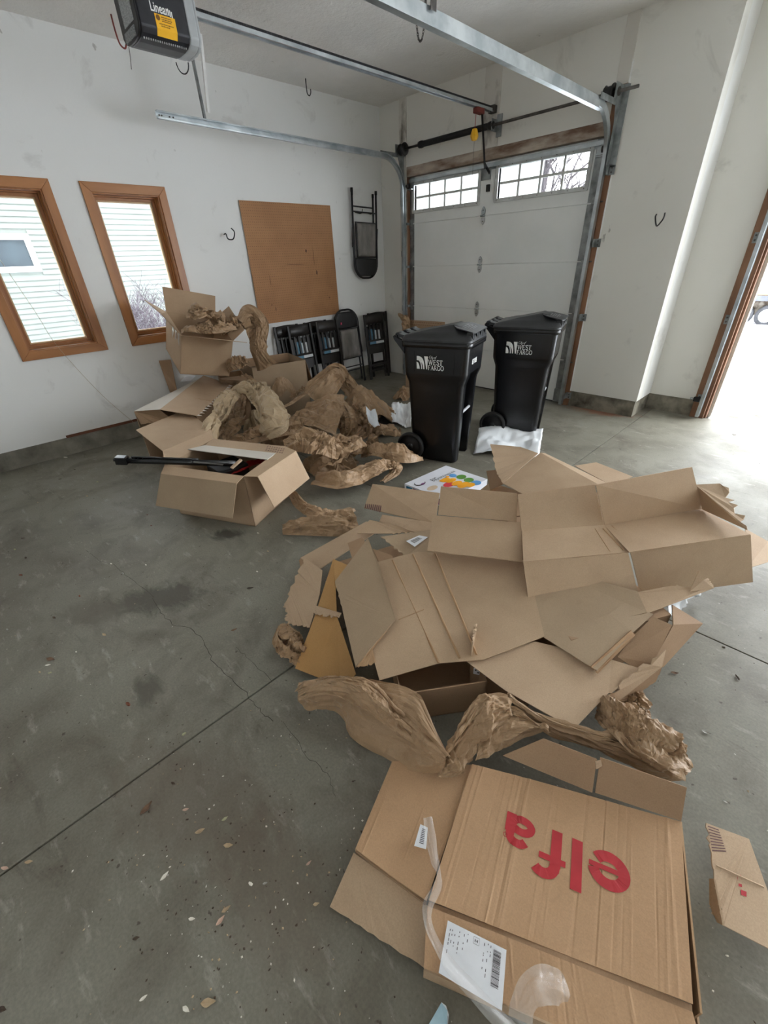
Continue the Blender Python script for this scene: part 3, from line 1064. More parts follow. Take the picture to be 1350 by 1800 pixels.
def WX(u, v, off):
    return PX(u, v, XL + off)
def WY(u, v, off):
    return PY(u, v, YB - off)
hook('wall_hook', [WX(394, 412, 0), WX(397, 411, .05), WX(401, 420, .09), WX(410, 420, .13), WX(412, 408, .13), WX(406, 401, .12)], .006, 'black_metal', 'black hook screwed to the left wall beside the pegboard', group='storage hooks')
hook('wall_hook', [WY(1154, 377, 0), WY(1152, 382, .05), WY(1154, 397, .09), WY(1162, 390, .13), WY(1167, 382, .13), WY(1169, 374, .12)], .006, 'black_metal', 'black hook screwed to the white wall right of the garage door', group='storage hooks')
q = PZ(537, 138, ZC)
hook('ceiling_hook', [q, q + Vector((0, 0, -.06)), q + Vector((0, .005, -.11)), q + Vector((0, .03, -.125)), q + Vector((0, .05, -.10)), q + Vector((0, .052, -.07))], .005, 'black_metal', 'black hook hanging from the ceiling near the left wall', group='storage hooks')
q = PZ(195, 25, ZC)
hook('ceiling_hook', [q, q + Vector((0, 0, -.08)), q + Vector((0, .01, -.15)), q + Vector((0, .04, -.17)), q + Vector((0, .06, -.14))], .006, 'red_hook', 'dull red hook hanging from the ceiling left of the opener', group='storage hooks')
# thin string hanging across the left window
hook('string', [PX(-40, 398, XL + .25), PX(60, 545, XL + .16), PX(102, 610, XL + .06), PX(180, 695, XL + .03), PX(238, 745, XL + .02)], .0016, 'string', 'thin string sagging diagonally across the left window', 'string')
# ------------------------------------------------------------------ pegboard
def pegboard_mat():
    mt, nt, b = new_mat('pegboard')
    geo = nd(nt, 'ShaderNodeNewGeometry')
    P = geo.outputs['Position']
    n1 = noise_n(nt, P, 3, 5, .6)
    c = ramp(nt, n1, [(.3, srgb(150, 104, 64)), (.7, srgb(168, 120, 76))])
    # grid of small drilled holes, one inch apart
    sx = nd(nt, 'ShaderNodeSeparateXYZ')
    nt.links.new(P, sx.inputs[0])
    ds = []
    for ax in ('Y', 'Z'):
        m1 = nd(nt, 'ShaderNodeMath', operation='MULTIPLY')
        m1.inputs[1].default_value = 1 / .0254
        nt.links.new(sx.outputs[ax], m1.inputs[0])
        m2 = nd(nt, 'ShaderNodeMath', operation='FRACT')
        nt.links.new(m1.outputs[0], m2.inputs[0])
        m3 = nd(nt, 'ShaderNodeMath', operation='SUBTRACT')
        m3.inputs[1].default_value = .5
        nt.links.new(m2.outputs[0], m3.inputs[0])
        m4 = nd(nt, 'ShaderNodeMath', operation='POWER')
        m4.inputs[1].default_value = 2
        nt.links.new(m3.outputs[0], m4.inputs[0])
        ds.append(m4.outputs[0])
    ad = nd(nt, 'ShaderNodeMath', operation='ADD')
    nt.links.new(ds[0], ad.inputs[0])
    nt.links.new(ds[1], ad.inputs[1])
    lt = nd(nt, 'ShaderNodeMath', operation='LESS_THAN')
    lt.inputs[1].default_value = .018
    nt.links.new(ad.outputs[0], lt.inputs[0])
    c = mixc(nt, lt.outputs[0], c, srgb(96, 62, 36))
    nt.links.new(c, b.inputs['Base Color'])
    b.inputs['Roughness'].default_value = .65


pegboard_mat()
pm('peg_stain', srgb(74, 42, 24), srgb(96, 58, 34), 20, .7)
pg = empty('pegboard', (XL + .02, 3.41, .95), 'square brown pegboard mounted on the left wall', 'pegboard')
py0, py1, pz0, pz1 = 2.793, 4.025, .938, 2.158
MB().prism([(XL + .014, py0, pz0), (XL + .014, py1, pz0 + .006), (XL + .014, py1 - .004, pz1), (XL + .014, py0 - .004, pz1)], (.006, 0, 0)).build('panel', 'pegboard', pg)
MB().box(XL, XL + .014, py0 + .03, py0 + .07, pz0 + .03, pz1 - .03).box(XL, XL + .014, py1 - .07, py1 - .03, pz0 + .03, pz1 - .03).box(XL, XL + .014, py0 + .07, py1 - .07, 1.53, 1.57).build('batten', 'plate_wood', pg)
ps = MB()
fx = XL + .0204
def psp(u, v, w_, h_):
    p = PX(u, v, fx)
    ps.prism([(fx, p.y - w_, p.z - h_ * .4), (fx, p.y + w_ * .3, p.z - h_), (fx, p.y + w_, p.z + h_ * .3), (fx, p.y - w_ * .4, p.z + h_)], (.0008, 0, 0))
for a in [(538, 441, .014, .02), (557, 479, .012, .03), (579, 523, .008, .012), (478, 536, .006, .01), (485, 543, .006, .03), (551, 450, .003, .11), (530, 412, .006, .004), (500, 430, .004, .004), (475, 493, .003, .06), (520, 465, .18, .003)]:
    psp(*a)
ps.build('stains', 'peg_stain', pg, recalc=False)

# ------------------------------------------------------------------ wheeled rubbish bins
pm('bin_plastic', srgb(11, 12, 15), srgb(18, 19, 23), 5, .27, bump=.06, bscale=90, spec=.5)
pm('bin_lid', srgb(30, 31, 33), srgb(60, 62, 64), 4, .42, bump=.1, bscale=60, lo=.3, hi=.7)
pm('tyre_black', srgb(14, 14, 15), srgb(22, 22, 24), 20, .6)


def rrect(L, W, r, n=5, notch=None):
    """rounded rectangle outline; on the +x side optionally a notch (depth, half width)"""
    pts = []
    for cx, cy, a0 in ((L / 2 - r, W / 2 - r, 0), (-L / 2 + r, W / 2 - r, 90), (-L / 2 + r, -W / 2 + r, 180), (L / 2 - r, -W / 2 + r, 270)):
        for k in range(n + 1):
            a = math.radians(a0 + 90 * k / n)
            pts.append((cx + r * math.cos(a), cy + r * math.sin(a)))
    if notch is not None:
        d, hw_ = notch
        # outline ends at (L/2, -W/2+r) going up to (L/2, W/2-r): insert notch points
        pts += [(L / 2, -hw_), (L / 2 - d, -hw_ + min(.012, d)), (L / 2 - d, hw_ - min(.012, d)), (L / 2, hw_)]
    return pts


def loft(rings, smooth=True, caps=(True, True)):
    b = MB()
    n = len(rings[0])
    vs = [p for r in rings for p in r]
    fs = [(i * n + k, i * n + (k + 1) % n, (i + 1) * n + (k + 1) % n, (i + 1) * n + k) for i in range(len(rings) - 1) for k in range(n)]
    b.add(vs, fs, smooth)
    if caps[0]: b.add(rings[0], [tuple(range(n))[::-1]])
    if caps[1]: b.add(rings[-1], [tuple(range(n))])
    return b


# stroke lettering: thin serif capitals
def arc(cx, cy, rx, ry, a0, a1, n=12):
    return [(cx + rx * math.cos(math.radians(a0 + (a1 - a0) * k / n)), cy + ry * math.sin(math.radians(a0 + (a1 - a0) * k / n))) for k in range(n + 1)]
GL = {  # strokes: (polyline, width); cap height 1
    'W': (1.25, [([(.05, 1), (.38, 0)], .17), ([(.38, 0), (.66, 1)], .07), ([(.60, 1), (.88, 0)], .17), ([(.88, 0), (1.2, 1)], .07), ([(-.08, .97), (.22, .97)], .07), ([(.46, .97), (.74, .97)], .07), ([(1.06, .97), (1.32, .97)], .07)]),
    'E': (.85, [([(.18, 0), (.18, 1)], .18), ([(.02, .03), (.78, .03)], .08), ([(.02, .97), (.74, .97)], .08), ([(.2, .52), (.56, .52)], .07), ([(.76, .0), (.78, .24)], .06), ([(.73, 1), (.73, .78)], .06), ([(.56, .4), (.56, .64)], .05)]),
    'S': (.72, [(arc(.36, .74, .24, .23, 30, 270) + arc(.36, .26, .26, .24, 90, -150), .14), ([(.62, .96), (.60, .74)], .05), ([(.08, .04), (.09, .28)], .05)]),
    'T': (.85, [([(.42, 0), (.42, 1)], .18), ([(.04, .97), (.80, .97)], .08), ([(.24, .03), (.60, .03)], .07), ([(.05, 1), (.04, .76)], .06), ([(.79, 1), (.80, .76)], .06)]),
    'F': (.80, [([(.18, 0), (.18, 1)], .18), ([(.02, .03), (.38, .03)], .07), ([(.02, .97), (.72, .97)], .08), ([(.2, .50), (.54, .50)], .07), ([(.71, 1), (.72, .76)], .06), ([(.54, .38), (.54, .62)], .05)]),
    'A': (.98, [([(.14, 0), (.48, 1)], .07), ([(.46, 1), (.82, 0)], .18), ([(.24, .34), (.68, .34)], .07), ([(.0, .03), (.28, .03)], .07), ([(.66, .03), (1.0, .03)], .07)]),
    'R': (.95, [([(.18, 0), (.18, 1)], .18), ([(.02, .03), (.38, .03)], .07), ([(.02, .97), (.4, .97)] + arc(.42, .73, .24, .24, 90, -90) + [(.2, .49)], .1), ([(.44, .49), (.82, .02)], .17), ([(.74, .03), (.98, .03)], .07)]),
    'G': (.98, [(arc(.48, .5, .40, .48, 45, 325, 20), .15), ([(.80, .02), (.80, .42)], .16), ([(.58, .42), (.98, .42)], .07), ([(.78, .98), (.79, .72)], .05)]),
    'O': (1.0, [(arc(.48, .5, .40, .47, 0, 360, 24), .15)]),
    'B': (.85, [([(.18, 0), (.18, 1)], .2), ([(.02, .03), (.4, .03)] + arc(.42, .27, .26, .24, -90, 90) + [(.2, .51)], .13), ([(.02, .97), (.4, .97)] + arc(.4, .74, .22, .23, 90, -90), .13)]),
    'I': (.42, [([(.2, 0), (.2, 1)], .2), ([(.02, .03), (.38, .03)], .08), ([(.02, .97), (.38, .97)], .08)]),
    'P': (.8, [([(.18, 0), (.18, 1)], .2), ([(.02, .97), (.4, .97)] + arc(.42, .72, .24, .24, 90, -90) + [(.2, .48)], .13), ([(.02, .03), (.38, .03)], .08)]),
    'N': (1.0, [([(.15, 0), (.15, 1)], .1), ([(.12, 1), (.82, 0)], .18), ([(.82, 0), (.82, 1)], .1), ([(.0, .03), (.3, .03)], .07), ([(.68, .97), (.98, .97)], .07)]),
    'K': (.95, [([(.18, 0), (.18, 1)], .2), ([(.2, .42), (.76, .98)], .08), ([(.34, .56), (.84, .02)], .18), ([(.02, .03), (.38, .03)], .07), ([(.66, .03), (.98, .03)], .07)]),
    'L': (.8, [([(.18, 0), (.18, 1)], .2), ([(.02, .03), (.76, .03)], .08), ([(.02, .97), (.38, .97)], .08), ([(.74, 0), (.76, .26)], .06)]),
}


def ribbon(pl, w):
    """polyline -> list of quads (2d) of width w"""
    q = []
    n = len(pl)
    L, R_ = [], []
    for i in range(n):
        a, b_ = pl[max(i - 1, 0)], pl[min(i + 1, n - 1)]
        dx, dy = b_[0] - a[0], b_[1] - a[1]
        l_ = math.hypot(dx, dy) or 1
        nx, ny = -dy / l_ * w / 2, dx / l_ * w / 2
        L.append((pl[i][0] + nx, pl[i][1] + ny))
        R_.append((pl[i][0] - nx, pl[i][1] - ny))
    return [(L[i], R_[i], R_[i + 1], L[i + 1]) for i in range(n - 1)]


def glyphs(s, size, x0=0, y0=0, gap=.06, sx=1.0, slant=0.0):
    out = []
    x = x0
    for ch_ in s:
        if ch_ == ' ':
            x += size * .4 * sx
            continue
        adv, st_ = GL[ch_]
        for pl, w in st_:
            for q in ribbon(pl, w):
                out.append([(x + (a + slant * b_) * size * sx, y0 + b_ * size) for a, b_ in q])
        x += (adv + gap) * size * sx
    return out, x


def put2d(b, quads, fn):
    for q in quads:
        vs = [fn(*p) for p in q]
        b.add(vs, [tuple(range(len(vs)))])


LB, WB = .565, .47


def bin_ring(z):
    """(L, W, centre shift, corner radius) of the bin wall at height z"""
    if z < .66:
        t = z / .66
        return .41 + .065 * t, .385 + .045 * t, .0, .05
    if z < .76:
        t = (z - .66) / .10
        t = t * t * (3 - 2 * t)
        return .475 + .055 * t, .43 + .02 * t, 0, .05
    t = (z - .76) / .21
    return .530 + .015 * t, .45 + .005 * t, 0, .05


def make_bin(loc, yaw, label, code):
    root = empty('wheeled_bin', loc, label, 'rubbish bin', 'black wheeled bins', rot=(0, 0, math.radians(yaw)))
    rings = []
    for z in (.0, .012, .2, .4, .6, .66, .68, .70, .72, .74, .758, .76, .80, .90, .965):
        L, W, cx, r = bin_ring(z)
        if z == 0: L, W = L - .02, W - .02
        d = .085 if z <= .758 else 0.0001
        rings.append([(x + cx, y, z) for x, y in rrect(L, W, r, 5, (d, .115))])
    body = loft(rings, True).build('body', 'bin_plastic', root, world=False)
    md = body.modifiers.new('edges', 'EDGE_SPLIT')
    md.split_angle = math.radians(40)
    # rim
    rr = []
    for (o_, z) in ((-.004, .955), (.018, .958), (.020, .995), (.006, 1.0), (-.01, .995)):
        rr.append([(x, y, z) for x, y in rrect(.545 + 2 * o_, .455 + 2 * o_, .055 + o_, 5)])
    loft(rr, True, (False, False)).build('rim', 'bin_plastic', root, world=False)
    # grab bar in the front recess
    MB().tube([(.205, -.118, .43), (.205, .118, .43)], .011, 10).build('grab_bar', 'rim_grey', root, world=False)
    # upper side panel moulding lines
    for sy in (-1, 1):
        for xx in (-.17, .165):
            MB().box(xx - .002, xx + .002, sy * .2265 - .002, sy * .2265 + .002, .77, .93).build('moulding_rib', 'bin_plastic', root, world=False)

    # lid: crowned top with sloping flanks
    def lid_h(x, y):
        t = (x + LB / 2) / LB
        ridge = .018 + (.075 * t / .68 if t < .68 else .075 - .035 * (t - .68) / .32)
        wy = abs(y) / (WB / 2)
        fall = 1 - max(0, (wy - (.88 - .45 * min(1, t / .7))) / (1 - (.88 - .45 * min(1, t / .7))))
        return 1.012 + ridge * max(.0, min(1, fall)) + .006
    lb = MB()
    outer = rrect(LB + .012, WB + .012, .06, 5)
    nr = 14
    rings = [[(x, y, 1.0) for x, y in outer], [(x, y, 1.014) for x, y in outer]]
    for i in range(1, nr + 1):
        s = 1 - i / nr * .999
        rings.append([(x * s, y * s, lid_h(x * s, y * s)) for x, y in outer])
    lid = loft(rings, True, (True, False)).build('lid', 'bin_lid', root, world=False)
    md = lid.modifiers.new('edges', 'EDGE_SPLIT')
    md.split_angle = math.radians(32)
    # raised grip panel at the front of the lid, on short ribs
    gp = MB()
    gp.prism([(.105, -.10, 1.098), (.16, -.175, 1.090), (.285, -.175, 1.062), (.300, -.15, 1.060), (.300, .15, 1.060), (.285, .175, 1.062), (.16, .175, 1.090), (.105, .10, 1.098)], (0, 0, .008))
    gpo = gp.build('lid_grip', 'bin_lid', lid, world=False, bevel=.003)
    for yy in (-.16, -.055, .055, .16):
        MB().box(.235, .288, yy - .012, yy + .012, 1.012, 1.066).build('grip_rib', 'bin_plastic', lid, world=False, bevel=.003)
    pt = MB()
    rr_ = random.Random(3)
    for k, (xa, w_) in enumerate(((.17, .15), (.19, .2), (.205, .12), (.225, .17), (.24, .1))):
        y_ = -w_ / 2
        while y_ < w_ / 2:
            ww = rr_.uniform(.006, .02)
            zz = 1.0982 - (xa - .105) * .20 + .009
            pt.box(xa, xa + .006, y_, y_ + ww, zz, zz + .0012)
            y_ += ww + .004
    pt.build('grip_lettering', 'label_grey', gpo, world=False)
    # handle bar with hinge knuckles
    hd = MB().tube([(-.345, -.20, 1.022), (-.345, .20, 1.022)], .017, 12)
    for yy in (-.2, -.07, .07, .2):
        hd.prism([(-.36, yy - .014, 1.032), (-.26, yy - .014, .995), (-.26, yy - .014, .90), (-.352, yy - .014, 1.006)], (0, .028, 0))
    hd.build('handle', 'bin_plastic', root, world=False, bevel=.002)
    kn = MB()
    for yy in (-.135, 0, .135):
        kn.tube([(-.335, yy - .045, 1.033), (-.335, yy + .045, 1.033)], .021, 12)
        kn.prism([(-.345, yy - .045, 1.050), (-.25, yy - .045, 1.028), (-.25, yy - .045, 1.016), (-.345, yy - .045, 1.018)], (0, .09, 0))
    kn.build('hinge_knuckle', 'bin_lid', lid, world=False)
    # axle and spoked wheels
    MB().tube([(-.20, -.215, .125), (-.20, .215, .125)], .011, 8).build('axle', 'steel_dark', root, world=False)
    for sy in (-1, 1):
        y0 = sy * .232
        w = MB().lathe([(.100, -.022), (.119, -.022), (.125, -.012), (.125, .012), (.119, .022), (.100, .022)], (-.20, y0, .125), 'Y', 28, caps=False)
        w.lathe([(.100, -.022), (.100, .022)], (-.20, y0, .125), 'Y', 28, caps=False)
        w = w.build('wheel', 'tyre_black', root, world=False)
        sp_ = MB().lathe([(.0, -.02), (.026, -.02), (.026, .02), (.0, .02)], (-.20, y0, .125), 'Y', 14)
        sp_.lathe([(.0, -.008), (.1, -.008), (.1, .008), (.0, .008)], (-.20, y0, .125), 'Y', 28)
        for k in range(8):
            a = 2 * math.pi * k / 8
            sp_.bar((-.2 + .02 * math.cos(a), y0, .125 + .02 * math.sin(a)), (-.2 + .103 * math.cos(a), y0, .125 + .103 * math.sin(a)), .034, .014, (0, 1, 0))
        sp_.build('spokes', 'tyre_black', w, world=False)
    # printed side mark: arch logo and town name, on the upper side panel
    for sy, flip in ((-1, 1), (1, -1)):
        mk = MB()
        S_ = .0265

        def fn(a, b_, flip=flip, sy=sy):
            x, z = flip * a, b_
            L_, W_, c_, r_ = bin_ring(z)
            return Vector((x, sy * (W_ / 2 + .0012), z))
        x0, z0 = -.145, .795
        hh = .098
        # logo: panel pieces separated by swept curves
        def lw(t, k):  # k-th arch curve, from the foot (t=0) up to the top left (t=1)
            foot = (.028, .043, .062, .076)[k]
            topy = (.055, .083, .098, .098)[k]
            a = t * math.pi / 2
            return (foot - (foot - (-.002 if k < 2 else .03)) * (1 - math.cos(a)) if k < 2 else foot - (.036 if k == 2 else .03) * (t ** 1.6), topy * math.sin(a) if k < 2 else topy * t)
        N_ = 10
        # lower left quarter piece
        q = [(x0, z0)] + [(x0 + lw(i / N_, 0)[0] * .9, z0 + lw(i / N_, 0)[1] * .98) for i in range(N_ + 1)]
        for i in range(1, len(q) - 1):
            put2d(mk, [[q[0], q[i], q[i + 1]]], fn)
        # middle swept band
        for i in range(N_):
            t0, t1 = i / N_, (i + 1) / N_
            A0, A1 = lw(t0, 1), lw(t1, 1)
            wd = .009
            put2d(mk, [[(x0 + A0[0] - wd * (1 - t0) + .003, z0 + A0[1] * .86), (x0 + A0[0] + .004, z0 + A0[1]), (x0 + A1[0] + .004, z0 + A1[1]), (x0 + A1[0] - wd * (1 - t1) + .003, z0 + A1[1] * .86)]], fn)
        # upper band: top bar curving down to a point
        for i in range(N_):
            t0, t1 = i / N_, (i + 1) / N_
            def oc(t): return (x0 + .066 * math.sin(t * math.pi / 2) ** .8, z0 + hh * (1 - t ** 2.4))
            def ic(t): return (x0 + .056 * math.sin(t * math.pi / 2) ** .9, z0 + (hh - .032) * (1 - t ** 2.0) * (1 if t < 1 else 1))
            put2d(mk, [[ic(t0), ic(t1), oc(t1), oc(t0)]], fn)
        # right wedge
        put2d(mk, [[(x0 + .063, z0 + hh), (x0 + .082, z0), (x0 + .090, z0), (x0 + .095, z0 + hh)]], fn)
        q, _ = glyphs('WEST', .038, x0 + .099, z0 + .036, .02, .84)
        put2d(mk, q, fn)
        q, _ = glyphs('FARGO', .035, x0 + .096, z0 - .004, .02, .80)
        put2d(mk, q, fn)
        # "City of" in thin slanted script strokes
        sc = [(arc(.28, .5, .24, .46, 60, 300), .09), ([(.5, .1), (.6, .1), (.66, .5), (.64, .15), (.8, .1)], .08), ([(.72, .78), (.74, .84)], .1), ([(.86, .95), (.84, .3), (.9, .08), (1.02, .15)], .08), ([(.74, .6), (1.04, .62)], .07),
              ([(1.1, .5), (1.12, .15), (1.28, .15), (1.34, .5), (1.28, -.3), (1.12, -.42), (1.1, -.2), (1.4, .15)], .07), (arc(1.78, .28, .15, .2, 0, 360), .08), ([(2.4, .9), (2.26, .95), (2.16, .6), (2.08, -.3)], .09), ([(2.0, .45), (2.34, .45)], .07)]
        for pl_, w_ in sc:
            for qd in ribbon(pl_, w_):
                put2d(mk, [[(x0 + .102 + (a + .25 * b_) * .026, z0 + .084 + b_ * .02) for a, b_ in qd]], fn)
        if flip < 0:
            mk.f = [f[::-1] for f in mk.f]
        mk.build('side_mark', 'white_ink', root, world=False, recalc=False)
    # stencilled number on the front, above the recess
    if code:
        L_, W_, c_, r_ = bin_ring(.86)
        decal('number', code, .052, (L_ / 2 + .0018, -.105, .828), (0, 1, 0), (.02, 0, 1), 'white_ink', root, bold=.0012, world=False, sx=.62)
    return root


make_bin((-2.244, 2.873, 0), 18, 'nearer black wheeled bin, with a number stencilled on its front', '837 0105')
make_bin((-2.01, 3.807, 0), 19, 'farther black wheeled bin, beside the brown jamb of the garage door', None)

# ------------------------------------------------------------------ folding chairs
pm('chair_fabric', srgb(112, 109, 106), srgb(138, 134, 130), 14, .9, bump=.2, bscale=300, vec_scale=(1, 1, .35))
pm('chair_black', srgb(20, 20, 23), srgb(30, 30, 34), 12, .4)
pm('chair_wood', srgb(24, 21, 20), srgb(38, 33, 31), 10, .42, vec_scale=(1, 1, .2))
pm('tag_blue', srgb(66, 112, 140), srgb(92, 136, 160), 40, .6)
pm('tag_white', srgb(196, 198, 200), None, 30, .6)
pm('tag_pink', srgb(188, 60, 92), None, 30, .6)


def arch(w, z0, z1, r, n=8, y=0):
    pts = [(-w / 2, y, z0)]
    for k in range(n + 1):
        a = math.pi - math.pi / 2 * k / n
        pts.append((-w / 2 + r + r * math.cos(a), y, z1 - r + r * math.sin(a)))
    for k in range(n + 1):
        a = math.pi / 2 - math.pi / 2 * k / n
        pts.append((w / 2 - r + r * math.cos(a), y, z1 - r + r * math.sin(a)))
    pts.append((w / 2, y, z0))
    return pts


def padded_chair(label):
    """folded metal chair with a fabric seat; x = width, z = along the chair, y = thickness (front at -y)"""
    c = empty('folding_chair', (0, 0, 0), label, 'folding chair', 'folding chairs')
    W = .42
    MB().tube(arch(W, .0, .98, .17), .0125, 10).build('front_frame', 'chair_black', c, world=False)
    MB().tube([(-W / 2 + .028, .03, .03), (-W / 2 + .028, .03, .64)], .011, 8).build('rear_leg', 'chair_black', c, world=False)
    MB().tube([(W / 2 - .028, .03, .03), (W / 2 - .028, .03, .64)], .011, 8).build('rear_leg', 'chair_black', c, world=False)
    for sx_ in (-1, 1):
        MB().tube([(sx_ * W / 2, 0, -.012), (sx_ * W / 2, 0, .03)], .017, 10).build('foot_cap', 'tyre_black', c, world=False)
        MB().tube([(sx_ * (W / 2 - .028), .03, .018), (sx_ * (W / 2 - .028), .03, .06)], .015, 10).build('foot_cap', 'tyre_black', c, world=False)
    MB().tube([(-W / 2, 0, .23), (W / 2, 0, .23)], .008, 8).build('front_crossbar', 'chair_black', c, world=False)
    MB().tube([(-W / 2 + .028, .03, .17), (W / 2 - .028, .03, .17)], .008, 8).build('rear_crossbar', 'chair_black', c, world=False)
    # back panel, gently dished
    def bp(u, v):
        x = (u - .5) * (W - .02)
        z = .745 + .21 * v
        lim = W / 2 - .012 if z < .81 else math.sqrt(max(0, 1 - ((z - .81) / .168) ** 2)) * .16 + W / 2 - .172
        x = max(-lim, min(lim, x))
        return Vector((x, -.008 - .014 * (1 - (2 * u - 1) ** 2), z))
    MB().sheet(bp, 14, 10).build('backrest', 'chair_black', c, world=False, solid=.012)
    fr = [(-.178, -.018, .345), (.178, -.018, .345), (.168, -.018, .735), (-.168, -.018, .735)]
    MB().tube(fr, .010, 8, close=True).build('seat_rim', 'chair_black', c, world=False)
    def sp_(u, v):
        e = min(u, 1 - u, v, 1 - v)
        w_ = .168 - .010 * v
        return Vector(((2 * u - 1) * w_, -.022 - .022 * min(1, (e / .10)) ** .5 if e > 0 else -.022, .352 + .376 * v))
    MB().sheet(sp_, 20, 20).build('seat', 'chair_fabric', c, world=False, solid=.006)
    for sx_ in (-1, 1):
        MB().bar((sx_ * (W / 2 + .010), -.004, .40), (sx_ * (W / 2 + .010), .012, .62), .022, .005, (1, 0, 0)).build('side_link', 'chair_black', c, world=False)
    return c


def slat_chair(label, tags):
    """folded dark wooden chair with a slatted back"""
    c = empty('folding_chair', (0, 0, 0), label, 'folding chair', 'folding chairs')
    W = .44
    for sx_ in (-1, 1):
        MB().bar((sx_ * (W / 2 - .02), 0, 0), (sx_ * (W / 2 - .02), 0, .90), .034, .022, (0, 1, 0)).build('leg', 'chair_wood', c, world=False, bevel=.003)
        MB().bar((sx_ * (W / 2 - .06), .03, 0), (sx_ * (W / 2 - .06), .03, .62), .03, .02, (0, 1, 0)).build('leg', 'chair_wood', c, world=False, bevel=.003)
    def rail(z0, h_, dish):
        def f(u, v):
            return Vector(((u - .5) * (W - .05), -.006 - dish * (1 - (2 * u - 1) ** 2) + dish, z0 + h_ * v + (.012 * (1 - (2 * u - 1) ** 2) if v > .5 else 0)))
        return MB().sheet(f, 10, 2)
    rail(.765, .125, .02).build('top_rail', 'chair_wood', c, world=False, solid=.018)
    rail(.485, .06, .01).build('lower_rail', 'chair_wood', c, world=False, solid=.016)
    for xx in (-.115, -.04, .04, .115):
        MB().bar((xx, .0, .53), (xx, .002, .78), .030, .010, (0, 1, 0)).build('slat', 'chair_wood', c, world=False, bevel=.002)
    st_ = MB().prism([(-.165, .018, .36), (.165, .018, .36), (.175, .018, .74), (-.175, .018, .74)], (0, .018, 0)).build('seat', 'chair_wood', c, world=False, bevel=.005)
    MB().bar((-W / 2 + .03, -.002, .20), (W / 2 - .03, -.002, .20), .03, .014, (0, 1, 0)).build('stretcher', 'chair_wood', c, world=False, bevel=.002)
    MB().bar((-W / 2 + .07, .03, .12), (W / 2 - .07, .03, .12), .03, .014, (0, 1, 0)).build('stretcher', 'chair_wood', c, world=False, bevel=.002)
    if tags:
        MB().box(-.13, .0, .0145, .0175, .50, .70).build('seat_sticker', 'tag_blue', st_, world=False)
        MB().box(.0, .13, .0145, .0175, .52, .68).build('care_label', 'tag_white', st_, world=False)
        MB().box(-.02, .15, -.018, -.0155, .497, .53).build('rail_sticker', 'tag_white', c, world=False)
        MB().box(-.15, -.02, -.018, -.0155, .497, .53).build('rail_label', 'tag_blue', c, world=False)
    return c


def place(c, foot, lean, yaw, roll=0.0):
    """stand a folded chair at foot (x, y), leaning back by `lean` degrees; its front looks towards `yaw` (0 = +x)"""
    c.rotation_euler = Matrix.Rotation(math.radians(yaw + 90), 4, 'Z').to_3x3().to_4x4().to_euler() if False else (
        Matrix.Rotation(math.radians(yaw + 90), 3, 'Z') @ Matrix.Rotation(math.radians(-lean), 3, 'X') @ Matrix.Rotation(math.radians(roll), 3, 'Y')).to_euler()
    c.location = foot


# chair hung upside down on the wall
hc = padded_chair('padded folding chair hung upside down on the left wall beside the pegboard')
hc.rotation_euler = (Matrix.Rotation(math.radians(90), 3, 'Z') @ Matrix.Rotation(math.radians(182), 3, 'Y')).to_euler()
hc.location = (XL + .06, 4.565, 2.33)
hkp = MB()
for dy in (-.09, .1):
    hkp.tube([(XL, 4.565 + dy, 2.10), (XL + .06, 4.565 + dy, 2.085), (XL + .10, 4.565 + dy, 2.09), (XL + .11, 4.565 + dy, 2.13)], .005, 8)
hkp.bar((XL + .004, 4.44, 2.10), (XL + .004, 4.69, 2.10), .03, .006)
tag(hkp.build('chair_rack', 'steel_dark'), 'small two pronged wall rack carrying the hung chair', 'rack')


for i, (kind, fx_, fy_, lean, yaw, lab) in enumerate([
        ('s', -4.90, 3.13, 5, 3, 'slatted black folding chair against the wall, leftmost of the leaning chairs'),
        ('t', -4.80, 3.27, 6, 2, 'slatted black folding chair with labels, behind the open box under the pegboard'),
        ('s', -4.90, 3.585, 5, 2, 'slatted black folding chair mostly hidden behind the labelled one beside the padded chair'),
        ('t', -4.80, 3.71, 6, 1, 'slatted black folding chair with blue and white labels, left of the padded chair'),
        ('p', -4.86, 4.10, 6, 0, 'padded folding chair with grey seat leaning under the pegboard corner'),
        ('s', -4.91, 4.72, 4, -3, 'slatted black folding chair in the room corner, behind another'),
        ('t', -4.79, 4.56, 6, -6, 'slatted black folding chair standing in front near the room corner')]):
    c_ = padded_chair(lab) if kind == 'p' else slat_chair(lab, kind == 't')
    place(c_, (fx_, fy_, .012 if kind == 'p' else 0), lean, yaw)
    if kind != 'p': c_.scale = (.86, 1, 1)
    if kind == 'p':
        MB().box(-.13, -.11, -.032, -.024, .80, .83).build('tag', 'tag_pink', c_, world=False)
